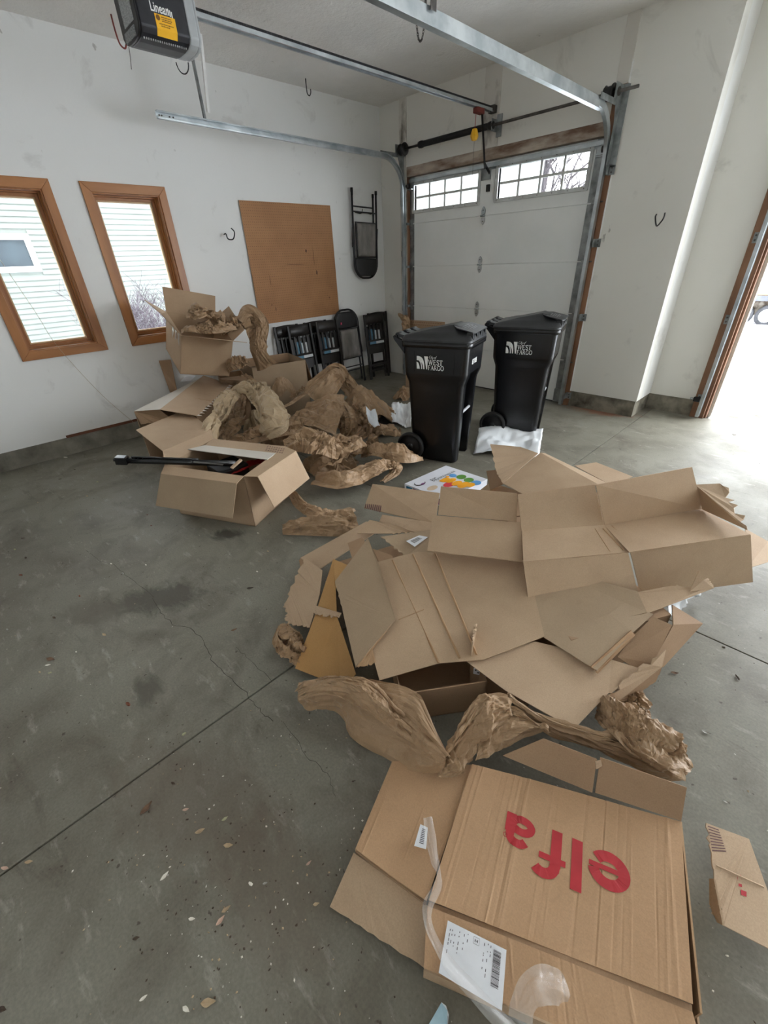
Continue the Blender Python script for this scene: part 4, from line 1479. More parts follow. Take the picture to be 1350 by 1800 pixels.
# ------------------------------------------------------------------ cardboard and paper
def card_mat(name, c1, c2, rough=.75, wrinkled=False):
    mt, nt, b = new_mat(name)
    geo = nd(nt, 'ShaderNodeNewGeometry')
    P = geo.outputs['Position']
    f1 = noise_n(nt, P, 3.0, 4, .6)
    c = ramp(nt, f1, [(.3, c1), (.7, c2)])
    f2 = noise_n(nt, P, 260, 2, .6)
    c = mixc(nt, .25, c, ramp(nt, f2, [(.3, (.35, .35, .35)), (.7, (.65, .65, .65))]), 'OVERLAY')
    f3 = noise_n(nt, P, 9, 5, .65, .8)
    c = mixc(nt, ramp(nt, f3, [(.62, (0, 0, 0)), (.8, (.35, .35, .35))]), c, tuple(x * .72 for x in c1[:3]) + (1,))
    nt.links.new(c, b.inputs['Base Color'])
    b.inputs['Roughness'].default_value = rough
    b.inputs['Specular IOR Level'].default_value = .3
    bf = noise_n(nt, P, 14, 5, .6)
    bn = nd(nt, 'ShaderNodeBump', {'Strength': .22, 'Distance': .006})
    nt.links.new(bf, bn.inputs['Height'])
    if wrinkled:
        # small facets of handled paper: every cell of a distorted cell pattern tilts a little
        dn = nd(nt, 'ShaderNodeTexNoise', {'Scale': 7.0, 'Detail': 4.0})
        nt.links.new(P, dn.inputs['Vector'])
        va = nd(nt, 'ShaderNodeVectorMath', operation='MULTIPLY_ADD')
        nt.links.new(dn.outputs['Color'], va.inputs[0])
        va.inputs[1].default_value = (.10, .10, .10)
        nt.links.new(P, va.inputs[2])
        prev = bn.outputs[0]
        for sc_, st_ in ((16, .42), (40, .26)):
            vo = nd(nt, 'ShaderNodeTexVoronoi', {'Scale': sc_}, feature='F1')
            nt.links.new(va.outputs[0], vo.inputs['Vector'])
            v1 = nd(nt, 'ShaderNodeVectorMath', operation='SUBTRACT')
            v1.inputs[1].default_value = (.5, .5, .5)
            nt.links.new(vo.outputs['Color'], v1.inputs[0])
            v2 = nd(nt, 'ShaderNodeVectorMath', operation='MULTIPLY_ADD')
            v2.inputs[1].default_value = (st_, st_, st_)
            nt.links.new(v1.outputs[0], v2.inputs[0])
            nt.links.new(prev, v2.inputs[2])
            v3 = nd(nt, 'ShaderNodeVectorMath', operation='NORMALIZE')
            nt.links.new(v2.outputs[0], v3.inputs[0])
            prev = v3.outputs[0]
        nt.links.new(prev, b.inputs['Normal'])
    else:
        nt.links.new(bn.outputs[0], b.inputs['Normal'])


card_mat('card', srgb(174, 148, 121), srgb(185, 160, 132))
card_mat('card_grey', srgb(160, 138, 113), srgb(171, 149, 123))
card_mat('card_pale', srgb(180, 154, 127), srgb(190, 165, 138))
card_mat('card_gold', srgb(176, 134, 84), srgb(188, 148, 98))
card_mat('card_white', srgb(206, 200, 190), srgb(216, 210, 200))
card_mat('card_brown', srgb(152, 123, 96), srgb(163, 134, 106))
card_mat('kraft', srgb(152, 124, 95), srgb(167, 139, 109), .45, True)
card_mat('kraft_pale', srgb(176, 155, 126), srgb(190, 169, 140), .42, True)
card_mat('card_edge', srgb(196, 164, 128), srgb(150, 116, 84))
pm('tape', srgb(206, 196, 184), srgb(228, 220, 210), 20, .2, spec=.7)
pm('sticker_white', srgb(222, 224, 228), srgb(230, 232, 236), 12, .5)
pm('ink_dark', srgb(58, 54, 54), None, 30, .7)
pm('ink_brown', srgb(112, 82, 58), None, 30, .8)
pm('ink_red', srgb(182, 38, 46), srgb(170, 34, 42), 14, .6)
pm('ink_plum', srgb(96, 62, 66), None, 14, .7)
pm('foam_white', srgb(226, 230, 234), srgb(238, 241, 244), 6, .6, bump=.2, bscale=60)
pm('pole_black', srgb(14, 14, 16), srgb(24, 24, 27), 10, .22)
pm('red_cloth', srgb(176, 22, 22), srgb(150, 14, 16), 10, .7, bump=.3, bscale=30)
TH = .004


def tear(a, b_, rng, n=14, amp=.012):
    """jagged edge from a to b"""
    a, b_ = Vector(a), Vector(b_)
    d = b_ - a
    s = Vector((-d.y, d.x, d.z * .0))
    if s.length < 1e-6: s = Vector((0, 0, 1))
    s.normalize()
    out = [a]
    for i in range(1, n):
        t = (i + rng.uniform(-.3, .3)) / n
        out.append(a + d * t + s * rng.uniform(-amp, amp) + Vector((0, 0, rng.uniform(-amp, amp) * .3)))
    return out


def poly_normal(pts):
    n_ = Vector((0, 0, 0))
    for i in range(len(pts)):
        a, b_ = pts[i], pts[(i + 1) % len(pts)]
        n_ += a.cross(b_)
    return n_.normalized()


def tri_prism(pts, off):
    """polygon prism whose caps are triangulated (for slightly warped panels)"""
    from mathutils.geometry import tessellate_polygon
    n = len(pts)
    off = Vector(off)
    vs = list(pts) + [p + off for p in pts]
    tr_ = tessellate_polygon([pts])
    fs = [tuple(t) for t in tr_] + [tuple(i + n for i in t[::-1]) for t in tr_]
    fs += [(i, i + n, (i + 1) % n + n, (i + 1) % n) for i in range(n)]
    return MB().add(vs, fs)


def panel(root, pts, mt='card', torn=(), name='panel', seed=0, th=TH, amp=.012, nt_=14):
    """one flat cardboard panel; pts are world points in order"""
    rng_ = random.Random(seed * 7 + len(pts))
    P_ = [Vector(p) for p in pts]
    out = []
    for i in range(len(P_)):
        if i in torn:
            out += tear(P_[i], P_[(i + 1) % len(P_)], rng_, nt_, amp)
        else:
            out.append(P_[i])
    n_ = poly_normal(out)
    if n_.z < 0: n_ = -n_
    out = [p - n_ * th * .5 for p in out]
    return tri_prism(out, n_ * th).build(name, mt, root)


def Q(*l):
    """list of (u, v, z) -> world points"""
    return [PZ(u, v, z) for u, v, z in l]


def sheet_thing(name, label, panels, cat='cardboard', group='flattened cardboard in the heap', seed=1):
    allp = [p for pn in panels for p in pn['p']]
    c = sum((Vector(p) for p in allp), Vector((0, 0, 0))) / len(allp)
    root = empty(name, (c.x, c.y, min(p.z for p in allp)), label, cat, group)
    objs = []
    for i, pn in enumerate(panels):
        par = root if 'of' not in pn else objs[pn['of']]
        objs.append(panel(par, pn['p'], pn.get('m', 'card'), pn.get('t', ()), pn.get('n', 'panel'), seed * 31 + i, amp=pn.get('a', .010), th=pn.get('th', TH)))
    root['_n'] = 0
    del root['_n']
    return root, objs


def crease_line(par, a, b_, n_=(0, 0, 1), w=.006, mt='card_edge', h=.0022):
    """pressed fold line standing slightly proud of a panel"""
    a, b_ = Vector(a), Vector(b_)
    n_ = Vector(n_).normalized()
    d = (b_ - a).normalized()
    s = d.cross(n_).normalized() * w / 2
    o = n_ * (TH * .5 + .0002)
    return MB().add([a - s + o, a + s + o, b_ + s + o, b_ - s + o, a + o + n_ * h, b_ + o + n_ * h], [(0, 4, 5, 3), (4, 1, 2, 5), (0, 1, 4), (3, 5, 2)]).build('crease', mt, par, recalc=False)


# ------------------------------------------------------------------ crumpled kraft paper
def crumple(P2, rng_, n1=9, w1=.5, a1=1.0, n2=26, w2=.16, a2=.35):
    h = np.zeros(len(P2))
    for (n_, w_, a_) in ((n1, w1, a1), (n2, w2, a2), (n2 * 2, w2 * .45, a2 * .5)):
        for k in range(n_):
            an = rng_.uniform(0, math.pi)
            c = rng_.uniform(-1, 1)
            d = np.abs(P2[:, 0] * math.cos(an) + P2[:, 1] * math.sin(an) - c)
            # limited extent along the crease
            e = -P2[:, 0] * math.sin(an) + P2[:, 1] * math.cos(an) - rng_.uniform(-1, 1)
            win = np.clip(1.25 - np.abs(e) / rng_.uniform(.5, 1.4), 0, 1)
            h += a_ * rng_.choice((-1, 1)) * rng_.uniform(.4, 1) * np.clip(1 - d / w_, 0, 1) * win
    return h


def paper_sheet(name, fn, nu, nv, seed, amp, mt, label, group='crumpled brown packing paper', smooth=False, zmin=.004, n1=10, n2=34, w2=.14, sxy=(1, 1)):
    """fn(u, v) in [-1, 1]^2 -> smooth world point; creased on top"""
    rng_ = random.Random(seed)
    us = np.linspace(-1, 1, nu)
    vs_ = np.linspace(-1, 1, nv)
    U, V_ = np.meshgrid(us, vs_)
    P2 = np.stack([U.ravel() * sxy[0], V_.ravel() * sxy[1]], 1)
    base = np.array([tuple(fn(a, b_)) for a, b_ in zip(U.ravel(), V_.ravel())])
    G_ = base.reshape(nv, nu, 3)
    du = np.gradient(G_, axis=1)
    dv = np.gradient(G_, axis=0)
    N_ = np.cross(du, dv).reshape(-1, 3)
    N_ /= np.maximum(np.linalg.norm(N_, axis=1, keepdims=True), 1e-9)
    h = crumple(P2, rng_, n1, .5, .8, n2, w2, .46)
    h2 = crumple(P2, rng_, 8, .4, 1.0, 14, .12, .3)
    T = (du.reshape(-1, 3))
    T = T / np.maximum(np.linalg.norm(T, axis=1, keepdims=True), 1e-9)
    out = base + N_ * (h * amp * 1.35)[:, None] + T * (h2 * amp * .8)[:, None]
    # ragged outline
    out[:, 2] = np.maximum(out[:, 2], zmin + .002 * np.abs(h))
    fs = [(j * nu + i, j * nu + i + 1, (j + 1) * nu + i + 1, (j + 1) * nu + i) for j in range(nv - 1) for i in range(nu - 1)]
    o = mesh_obj(name, out.tolist(), fs, mt, None, smooth)
    # origin at the base of the sheet
    c = out.mean(0)
    zb = out[:, 2].min()
    o.data.transform(Matrix.Translation((-c[0], -c[1], -zb)))
    o.location = (c[0], c[1], zb)
    md = o.modifiers.new('thickness', 'SOLIDIFY')
    md.thickness = .0008
    tag(o, label, 'packing paper', group)
    return o


def lump(uvL, uvR, depth, height, seed, label, mt='kraft', base=0.0, amp=None, power=2.2, lean=0.0, nu=64, nv=52, peak=(.0, .0), rag=.10):
    """crumpled paper heaped on a footprint whose near edge runs between two pixels on height `base`"""
    a, b_ = PZ(*uvL, base), PZ(*uvR, base)
    ex = (b_ - a)
    L_ = ex.length / 2
    ex.normalize()
    away = (a + b_) / 2 - Vector((0, 0, base))
    ey = Vector((-ex.y, ex.x, 0))
    if ey.dot(Vector((away.x, away.y, 0))) < 0: ey = -ey
    c = (a + b_) / 2 + ey * depth / 2
    rr_ = random.Random(seed + 100)
    ph = [rr_.uniform(0, 6.28) for _ in range(6)]

    def fn(u, v):
        an = math.atan2(v, u)
        rg = 1 + rag * (math.sin(3 * an + ph[0]) + .7 * math.sin(5 * an + ph[1]) + .5 * math.sin(9 * an + ph[2])) * .7
        # square to rounded outline
        k = 1 / max(1.0, math.hypot(u, v) / 1.08)
        x, y = u * k * rg, v * k * rg
        r = math.hypot((x - peak[0]) * (1.0), (y - peak[1]))
        z = height * max(0.0, 1 - min(1, r / 1.05) ** power)
        z += height * .18 * math.sin(2.5 * x + ph[3]) * math.cos(2.2 * y + ph[4]) * max(0, 1 - r)
        return c + ex * (x * L_) + ey * (y * depth / 2 + lean * z) + Vector((0, 0, z + .006))
    am = amp if amp is not None else min(.055, .16 * min(L_, depth / 2) + .012)
    return paper_sheet('packing_paper', fn, nu, nv, seed, am, mt, label, zmin=base + .003)


def strip(path, widths, seed, label, mt='kraft', amp=.018, arch_=.5, nu=96, nv=34, pleats=2.0, up=(0, 0, 1), twist=(0, 0), zmin=.004, group='crumpled brown packing paper', n1=14, n2=46):
    """long crumpled strip along a path of world points"""
    P_ = [Vector(p) for p in path]
    rr_ = random.Random(seed + 50)
    ph = [rr_.uniform(0, 6.28) for _ in range(6)]

    def at(t):
        x = t * (len(P_) - 1)
        i = min(int(x), len(P_) - 2)
        f = x - i
        p0, p1, p2, p3 = P_[max(i - 1, 0)], P_[i], P_[i + 1], P_[min(i + 2, len(P_) - 1)]
        return .5 * ((2 * p1) + (p2 - p0) * f + (2 * p0 - 5 * p1 + 4 * p2 - p3) * f * f + (3 * p1 - p0 - 3 * p2 + p3) * f ** 3)

    def wd(t):
        x = t * (len(widths) - 1)
        i = min(int(x), len(widths) - 2)
        f = x - i
        f = f * f * (3 - 2 * f)
        return widths[i] * (1 - f) + widths[i + 1] * f
    upv = Vector(up)

    def fn(u, v):
        t = (u + 1) / 2
        p = at(t)
        d = (at(min(1, t + .01)) - at(max(0, t - .01)))
        d.normalize()
        s = d.cross(upv)
        if s.length < .05: s = d.cross(Vector((0, 1, 0)))
        s.normalize()
        n_ = s.cross(d).normalized()
        tw = math.radians(twist[0] + (twist[1] - twist[0]) * t)
        s, n_ = s * math.cos(tw) + n_ * math.sin(tw), n_ * math.cos(tw) - s * math.sin(tw)
        w = wd(t)
        fold = abs(((v * pleats + .3 * math.sin(4 * t + ph[0])) % 1.0) - .5) * 2 - .5
        return p + s * (v * w / 2 * (1 + .12 * math.sin(7 * t + ph[1]))) + n_ * (w * .5 * arch_ * (1 - v * v) + w * .24 * fold * (1 - .3 * abs(v)))
    return paper_sheet('packing_paper', fn, nu, nv, seed, amp, mt, label, zmin=zmin, n1=n1, n2=n2, w2=.10, sxy=(1.6, 1), group=group)


# ------------------------------------------------------------------ rectangular cartons, fitted to the room
def rotv(rv):
    v = Vector(rv)
    return Matrix.Rotation(v.length, 3, v) if v.length > 1e-6 else Matrix.Identity(3)


def carton(name, c, rv, dims, label, mt='card', mt_in=None, bottom=True, group='cardboard boxes'):
    """open carton: four wall panels and a floor; returns (root, corner dict)"""
    R_ = rotv(rv)
    w, d, h = dims
    c = Vector(c)
    K = {}
    for k, v in {'FBL': (-1, -1, 0), 'FBR': (1, -1, 0), 'BBR': (1, 1, 0), 'BBL': (-1, 1, 0), 'FTL': (-1, -1, 1), 'FTR': (1, -1, 1), 'BTR': (1, 1, 1), 'BTL': (-1, 1, 1)}.items():
        K[k] = c + R_ @ Vector((v[0] * w / 2, v[1] * d / 2, v[2] * h))
    root = empty(name, c, label, 'box', group)
    for a, b_ in (('F', 'L'), ('R', 'R')):
        pass
    for q in (('FBL', 'FBR', 'FTR', 'FTL'), ('FBR', 'BBR', 'BTR', 'FTR'), ('BBR', 'BBL', 'BTL', 'BTR'), ('BBL', 'FBL', 'FTL', 'BTL')):
        cen = sum((K[k] for k in q), Vector()) / 4
        inw = (c + R_ @ Vector((0, 0, h / 2)) - cen)
        n_ = (K[q[1]] - K[q[0]]).cross(K[q[3]] - K[q[0]]).normalized()
        if n_.dot(inw) < 0: n_ = -n_
        tri_prism([K[k] for k in q], n_ * .005).build('side', mt, root)
    if bottom:
        tri_prism([K['FBL'], K['FBR'], K['BBR'], K['BBL']], (R_ @ Vector((0, 0, 1))) * .006).build('bottom', mt, root)
    return root, K


def flap(root, pts, mt='card', torn=(), seed=0, name='flap', amp=.008, th=.0045):
    return panel(root, pts, mt, torn, name, seed, th=th, amp=amp)


# --- open box in front with a black pole and red cloth in it
ob, K = carton('open_box', (-2.81, 1.123, .0), (0, 0, .457), (.651, .518, .388), 'open box on the floor holding a black pole and red cloth')
FL, FR, BR, BL = K['FTL'], K['FTR'], K['BTR'], K['BTL']
def on(u, v, ref, dz):
    return PZ(u, v, ref.z + dz)
c1, c2 = on(283, 833, FL, -.012), on(416, 850, FR, -.012)
fF = flap(ob, [FL, FR, c2, c1], 'card', name='front_flap')
l1, l2 = on(274, 889, FL, -.235), on(409, 911, FR, -.235)
flap(fF, [c1, c2, l2, l1], 'card_grey', name='flap_end')
c1, c2 = on(453, 838, FR, -.005), on(520, 793, BR, -.005)
fR = flap(ob, [FR, BR, c2, c1], 'card', name='right_flap')
flap(fR, [c1, c2, on(544, 841, BR, -.20), on(482, 892, FR, -.20)], 'card_pale', name='flap_end')
c1, c2 = on(286, 793, FL, .03), on(372, 757, BL, .03)
fL = flap(ob, [BL, FL, c1, c2], 'card_pale', name='left_flap')
flap(fL, [c2, c1, on(239, 756, FL, .06), on(328, 720, BL, .09)], 'card', name='flap_end')
c1, c2 = on(360, 783, BL, .0), on(485, 797, BR, .0)
fB = flap(ob, [BL, BR, c2, c1], 'card_pale', name='back_flap')
flap(fB, [c1, c2, on(470, 808, BR, .01), on(330, 790, BL, .01)], 'card_white', name='flap_end')
hx = MB()
for i in range(8):
    for j in range(3):
        p = on(468 + i * 4 + j * 1.5, 786 + i * .7 - j * 3.4 + 5, BR, .006)
        hx.prism([p + Vector((.006, 0, 0)), p + Vector((0, .008, 0)), p + Vector((-.006, 0, 0)), p + Vector((0, -.008, 0))], (0, 0, .0006))
hx.build('flap_print', 'ink_plum', fB)
# pole: telescoping black rod with a square end block, resting on the front left rim
pa, pb = PZ(214, 809, .455), PZ(415, 815, .36)
pole = empty('black_pole', pa, 'black telescoping pole sticking out of the open box', 'pole')
dd = (pb - pa).normalized()
MB().tube([pa, pb], .021, 14).build('tube', 'pole_black', pole)
MB().tube([pa + Vector((0, 0, .027)) + dd * .07, pa + Vector((0, 0, .024)) + dd * .5], .007, 8).build('side_rod', 'pole_black', pole)
MB().bar(pa - dd * .035, pa + dd * .04, .052, .052).build('end_block', 'pole_black', pole, bevel=.006)
MB().bar(pa - dd * .028 + Vector((0, 0, .0265)), pa + dd * .03 + Vector((0, 0, .0265)), .044, .003).build('end_plate', 'galv', pole)
MB().tube([pa - dd * .05, pa - dd * .03], .010, 10).build('end_knob', 'pole_black', pole)
MB().bar(PZ(340, 812, .425), PZ(392, 817, .39), .02, .004).build('strip', 'steel_dark', pole)
for dl in (.085, .11, .14):
    MB().lathe([(.005, 0), (.005, .008)], pa + dd * dl + Vector((0, 0, .021)), 'Z', 8).build('screw', 'galv', pole)
def _rc(u, v):
    p = PZ(425 + 33 * u, 815 - 9 * u, .33)
    return p + Vector((-.02, .05, 0)) * v * 2.2 + Vector((0, 0, .03 * math.cos(u * 2) * math.cos(v * 2) - .02))
rcl = paper_sheet('red_cloth', _rc, 30, 20, 77, .016, 'red_cloth', 'crumpled red cloth inside the open box', None, zmin=.2)
rcl['category'] = 'cloth'
if 'group' in rcl: del rcl['group']
wst = tag(MB().bar(PZ(407, 823, .37), PZ(424, 808, .40), .022, .012).build('wood_stick', 'card_pale'), 'short pale wooden stick lying on the red cloth', 'stick')
tag(MB().box(-2.93, -2.70, 1.0, 1.22, .01, .33).build('tool_case', 'tyre_black', bevel=.012), 'black case standing inside the open box', 'case')

# --- tilted box on top of the heap by the window
ab, K = carton('tilted_box', (-4.628, 1.785, .71), (.103, .396, 1.387), (.475, .558, .377), 'tall open box tilted on the heap by the window')
FL, FR, BR, BL = K['FTL'], K['FTR'], K['BTR'], K['BTL']
upA = (FL - K['FBL']).normalized()
fwdA = (FL - BL).normalized()
rtA = (FR - FL).normalized()
flap(ab, [BL, BR, BR + upA * .215 - fwdA * .02 - rtA * .01, BL + upA * .225 - fwdA * .02 - rtA * .03], 'card', name='back_flap')
flap(ab, [FL, BL, BL - rtA * .20 + upA * .10 + fwdA * .04, FL - rtA * .16 + upA * .16 - fwdA * .04], 'card_pale', name='left_flap')
flap(ab, [FL, FR, FR + fwdA * .20 + upA * .075 + rtA * .06, FL + fwdA * .20 + upA * .085 + rtA * .05], 'card_pale', name='front_flap')
flap(ab, [FR, BR, BR + rtA * .13 + upA * .14, FR + rtA * .10 + upA * .12], 'card', name='right_flap')
tp = MB()
for k in range(3):
    a = FL - fwdA * (.05 + .10 * k) - rtA * .004
    tp.add([a, a - fwdA * .05, a - fwdA * .05 - upA * (.09 + .03 * k), a - upA * (.12 - .02 * k)], [(0, 1, 2, 3)])
tp.build('tape_strips', 'tape', ab, solid=.0008, recalc=False)

# --- box behind, under the chairs
cbx, K = carton('back_box', (-4.524, 2.582, .0), (0, 0, 1.343), (.616, .565, .618), 'open box standing in front of the slatted folding chairs', 'card_grey')
FL, FR, BR, BL = K['FTL'], K['FTR'], K['BTR'], K['BTL']
flap(cbx, [BL, BR, BR + Vector((.05, -.02, -.09)), BL + Vector((.05, .03, -.09))], 'card_brown', name='back_flap', torn=(2,))
flap(cbx, [FR, BR, BR + Vector((.0, .06, -.28)), FR + Vector((.02, .06, -.28))], 'card_brown', name='right_flap')

# --- long carton lying on its side next to the wall
D0, D1, D2, D3, D4 = Q((236, 723, .5), (281, 720, .53), (347, 731, .48), (405, 676, .48), (351, 661, .5))
D4.x = max(D4.x, XL + .10)
lc = empty('long_box', ((D0.x + D3.x) / 2, (D0.y + D3.y) / 2, 0), 'long carton lying on its side beside the left wall', 'box', 'cardboard boxes')
flap(lc, [D0, D1, D4 + Vector((.04, .0, .02)), D4 + Vector((-.10, -.10, .0)) if D4.x - .1 > XL + .04 else D4], 'card_white', name='top_panel')
tpn = flap(lc, [D1, D2, D3, D4 + Vector((.04, .0, .02))], 'card_pale', torn=(1,), name='top_panel', amp=.012)
g = lambda p, z=0.01: Vector((p.x, p.y, z))
flap(lc, [D0, D1, PZ(303, 738, .42), PZ(248, 746, .40)], 'card_brown', name='end_flap', torn=(2,))
flap(lc, [g(D0), D0, D4 + Vector((-.10, -.10, 0)) if D4.x - .1 > XL + .04 else D4, g(D4)], 'card', name='side')
flap(lc, [D2 + Vector((-.02, 0, 0)), g(D2), g(D3), D3 + Vector((-.02, 0, 0))], 'card', name='side')
flap(lc, [g(D4), g(D3), D3 + Vector((0, 0, -.01)), D4], 'card_brown', name='end')
flap(lc, [g(D0), g(D2), g(D3), g(D4)], 'card_brown', name='side')
crease_line(tpn, D1.lerp(D4, .38), D2.lerp(D3, .40))
sk = [PZ(317, 672, .512), PZ(336, 671, .512), PZ(344, 662, .512), PZ(326, 662, .512)]
MB().prism([p + Vector((0, 0, .006)) for p in sk], (0, 0, .001)).build('sticker', 'sticker_white', lc)
zg = MB()
for i in range(16):
    a, b_ = D2.lerp(D3, i / 16), D2.lerp(D3, (i + .5) / 16)
    zg.prism([a, b_, (a + b_) / 2 + Vector((.035, .02, -.004)), ], (0, 0, .003))
zg.build('torn_edge', 'card_white', lc)

# --- smaller brown carton between them, and a sheet wedged against the wall
lb_, K = carton('low_box', (-4.58, 2.09, .0), (0, 0, 1.2), (.26, .28, .54), 'dark brown carton under the tilted box', 'card_brown')
flap(lb_, [K['FTL'], K['FTR'], K['FTR'] + Vector((.2, -.06, -.02)), K['FTL'] + Vector((.2, -.06, .03))], 'card_brown', name='front_flap')
sheet_thing('wedged_sheet', 'brown cardboard sheet wedged between the wall and the tilted box', [
    dict(p=[PX(279, 634, -4.97), PX(300, 632, -4.90), PX(312, 690, -4.86), PX(299, 690, -4.95)], m='card_brown')], group=None)

# ------------------------------------------------------------------ packing paper on the left heap
strip([PZ(335, 558, 1.19), PZ(352, 556, 1.20), PZ(372, 560, 1.16), PZ(388, 572, 1.10)], [.10, .17, .18, .12], 1, 'crumpled paper ball at the mouth of the tilted box', amp=.03, arch_=.8)
strip([PZ(325, 586, 1.06), PZ(350, 582, 1.08), PZ(380, 585, 1.06), PZ(408, 580, 1.05)], [.10, .14, .15, .12], 2, 'low roll of brown paper along the rim of the tilted box', amp=.025, arch_=.8)
strip([PX(372, 562, -4.55), PX(388, 572, -4.45), PX(398, 590, -4.40)], [.10, .18, .12], 3, 'twisted paper wad in the middle of the tilted box', amp=.03, arch_=.9)
strip([PX(405, 582, -4.35), PX(418, 572, -4.33), PX(432, 578, -4.30), PX(440, 592, -4.28)], [.12, .2, .2, .14], 4, 'folded paper wad at the right corner of the tilted box', amp=.03, arch_=.8)
strip([PX(424, 568, -4.25), PX(440, 556, -4.22), PX(452, 572, -4.20), PX(452, 600, -4.18), PX(456, 622, -4.17), PX(470, 645, -4.15)], [.12, .20, .25, .22, .20, .26], 5, 'long paper strip hanging from the tilted box onto the heap', amp=.014, arch_=.12, pleats=.5, up=(.5, -.86, 0))
strip([PX(405, 655, -4.32), PX(420, 645, -4.25), PX(440, 640, -4.2)], [.12, .2, .14], 6, 'dark paper fold between the tilted box and the back box', amp=.03)
lump((395, 690), (452, 690), .25, .14, 7, 'paper heaped against the left side of the back box', base=.40)
strip([PZ(413, 690, .55), PZ(402, 702, .54), PZ(388, 728, .46), PZ(372, 752, .40), PZ(360, 778, .34)], [.10, .16, .17, .16, .18], 8, 'pale crinkled paper strip falling beside the long carton', 'kraft_pale', amp=.018, arch_=.5)
strip([PZ(405, 694, .52), PZ(440, 686, .56), PZ(462, 702, .50), PZ(480, 730, .42), PZ(484, 755, .33), PZ(468, 770, .28)], [.08, .2, .24, .25, .22, .14], 9, 'large pale crinkled paper roll arching over the heap', 'kraft_pale', amp=.032, arch_=.8, pleats=2)
strip([PZ(425, 700, .42), PZ(418, 730, .36), PZ(402, 755, .30), PZ(388, 775, .25)], [.10, .16, .18, .14], 10, 'paper strip in the shade between two pale paper rolls', amp=.02)
lump((430, 778), (478, 772), .22, .26, 11, 'wrinkled paper wad under the arching pale roll', 'kraft_pale')
strip([PZ(395, 786, .16), PZ(430, 778, .22), PZ(470, 765, .24), PZ(520, 757, .20), PZ(545, 758, .15)], [.12, .2, .24, .2, .1], 12, 'long wrinkled paper roll lying behind the open box', amp=.028, arch_=.7)
lump((440, 790), (560, 800), .42, .20, 13, 'broad dark paper heap behind the open box')
def big(u, v):
    a = PZ(505, 735, .30).lerp(PZ(592, 770, .16), (u + 1) / 2)
    b_ = PZ(540, 700, .40).lerp(PZ(606, 698, .40), (u + 1) / 2)
    return a.lerp(b_, (v + 1) / 2) + Vector((0, 0, .03 * math.sin(u * 2.2 + .5)))
paper_sheet('packing_paper', big, 50, 40, 14, .022, 'kraft', 'broad creased paper sheet spread over the middle of the heap')
strip([PZ(548, 700, .36), PZ(566, 682, .44), PZ(590, 660, .52), PZ(608, 668, .46), PZ(626, 695, .32), PZ(642, 722, .18), PZ(650, 745, .06)], [.22, .32, .28, .18, .17, .18, .2], 15, 'tall paper fold peaking in front of the padded chair', amp=.028, arch_=.2, pleats=.7, up=(.4, -.8, .4))
lump((560, 745), (655, 765), .50, .26, 16, 'dark paper heap under the tall paper fold', power=1.6)
strip([PZ(596, 705, .34), PZ(606, 728, .26), PZ(612, 752, .15), PZ(606, 768, .06)], [.12, .18, .2, .14], 17, 'rounded paper fold hanging below the tall peak', amp=.016, arch_=.6, up=(.5, -.8, .2))
strip([PZ(622, 700, .28), PZ(638, 730, .16), PZ(644, 756, .05), PZ(625, 772, .02)], [.12, .18, .18, .1], 18, 'paper fold at the right foot of the tall peak', amp=.02, arch_=.6, up=(.5, -.8, .2))
strip([PZ(510, 700, .33), PZ(525, 690, .36), PZ(546, 682, .40)], [.05, .10, .07], 19, 'small paper fold in front of the back box', amp=.012)
lump((486, 700), (525, 690), .18, .16, 20, 'dome of smooth paper against the back box', base=.34, amp=.008)
strip([PZ(498, 716, .36), PZ(520, 703, .37), PZ(545, 686, .40)], [.05, .06, .06], 21, 'narrow stiff paper strip crossing the heap', amp=.004, arch_=.1, pleats=.5)
# front skirts of the heap
strip([PZ(503, 790, .26), PZ(535, 782, .28), PZ(570, 790, .24), PZ(600, 800, .2)], [.2, .32, .3, .2], 22, 'smooth folded paper behind the right flap of the open box', amp=.022, arch_=.6, pleats=1)
strip([PZ(555, 830, .05), PZ(575, 808, .16), PZ(600, 792, .20), PZ(622, 786, .16), PZ(630, 800, .10)], [.16, .26, .26, .2, .1], 23, 'bright creased paper at the right end of the heap', amp=.03, arch_=.6)
lump((530, 838), (625, 838), .34, .17, 24, 'low paper heap right of the open box')
strip([PZ(560, 845, .08), PZ(600, 848, .10), PZ(640, 832, .10), PZ(672, 820, .10), PZ(690, 822, .06)], [.2, .24, .18, .16, .12], 25, 'long twisted paper strip ending in a loop near the bin', amp=.014, arch_=.55, pleats=1)
strip([PZ(664, 818, .10), PZ(690, 818, .10), PZ(692, 832, .05), PZ(672, 848, .03)], [.07, .10, .10, .06], 26, 'curled paper end lying before the flat paper bag', amp=.012)
strip([PZ(640, 800, .07), PZ(668, 796, .12), PZ(705, 800, .12), PZ(742, 808, .05)], [.12, .26, .28, .06], 27, 'flat paper bag lying in front of the nearer bin', amp=.012, arch_=.5, pleats=1)
lump((640, 795), (670, 792), .16, .10, 28, 'small dark paper wad left of the paper bag')
lump((655, 735), (692, 738), .2, .12, 29, 'small paper wad beside the white foam scrap')
lump((690, 703), (716, 706), .18, .13, 30, 'paper wad on the floor behind the nearer bin')
lump((640, 768), (700, 770), .26, .07, 31, 'low paper scrap left of the nearer bin wheel')
strip([PZ(515, 868, .05), PZ(530, 890, .07), PZ(558, 902, .08), PZ(590, 905, .07), PZ(620, 895, .06)], [.07, .1, .12, .12, .08], 32, 'thin paper curl beside the open box corner', amp=.010, arch_=.3, pleats=.5)
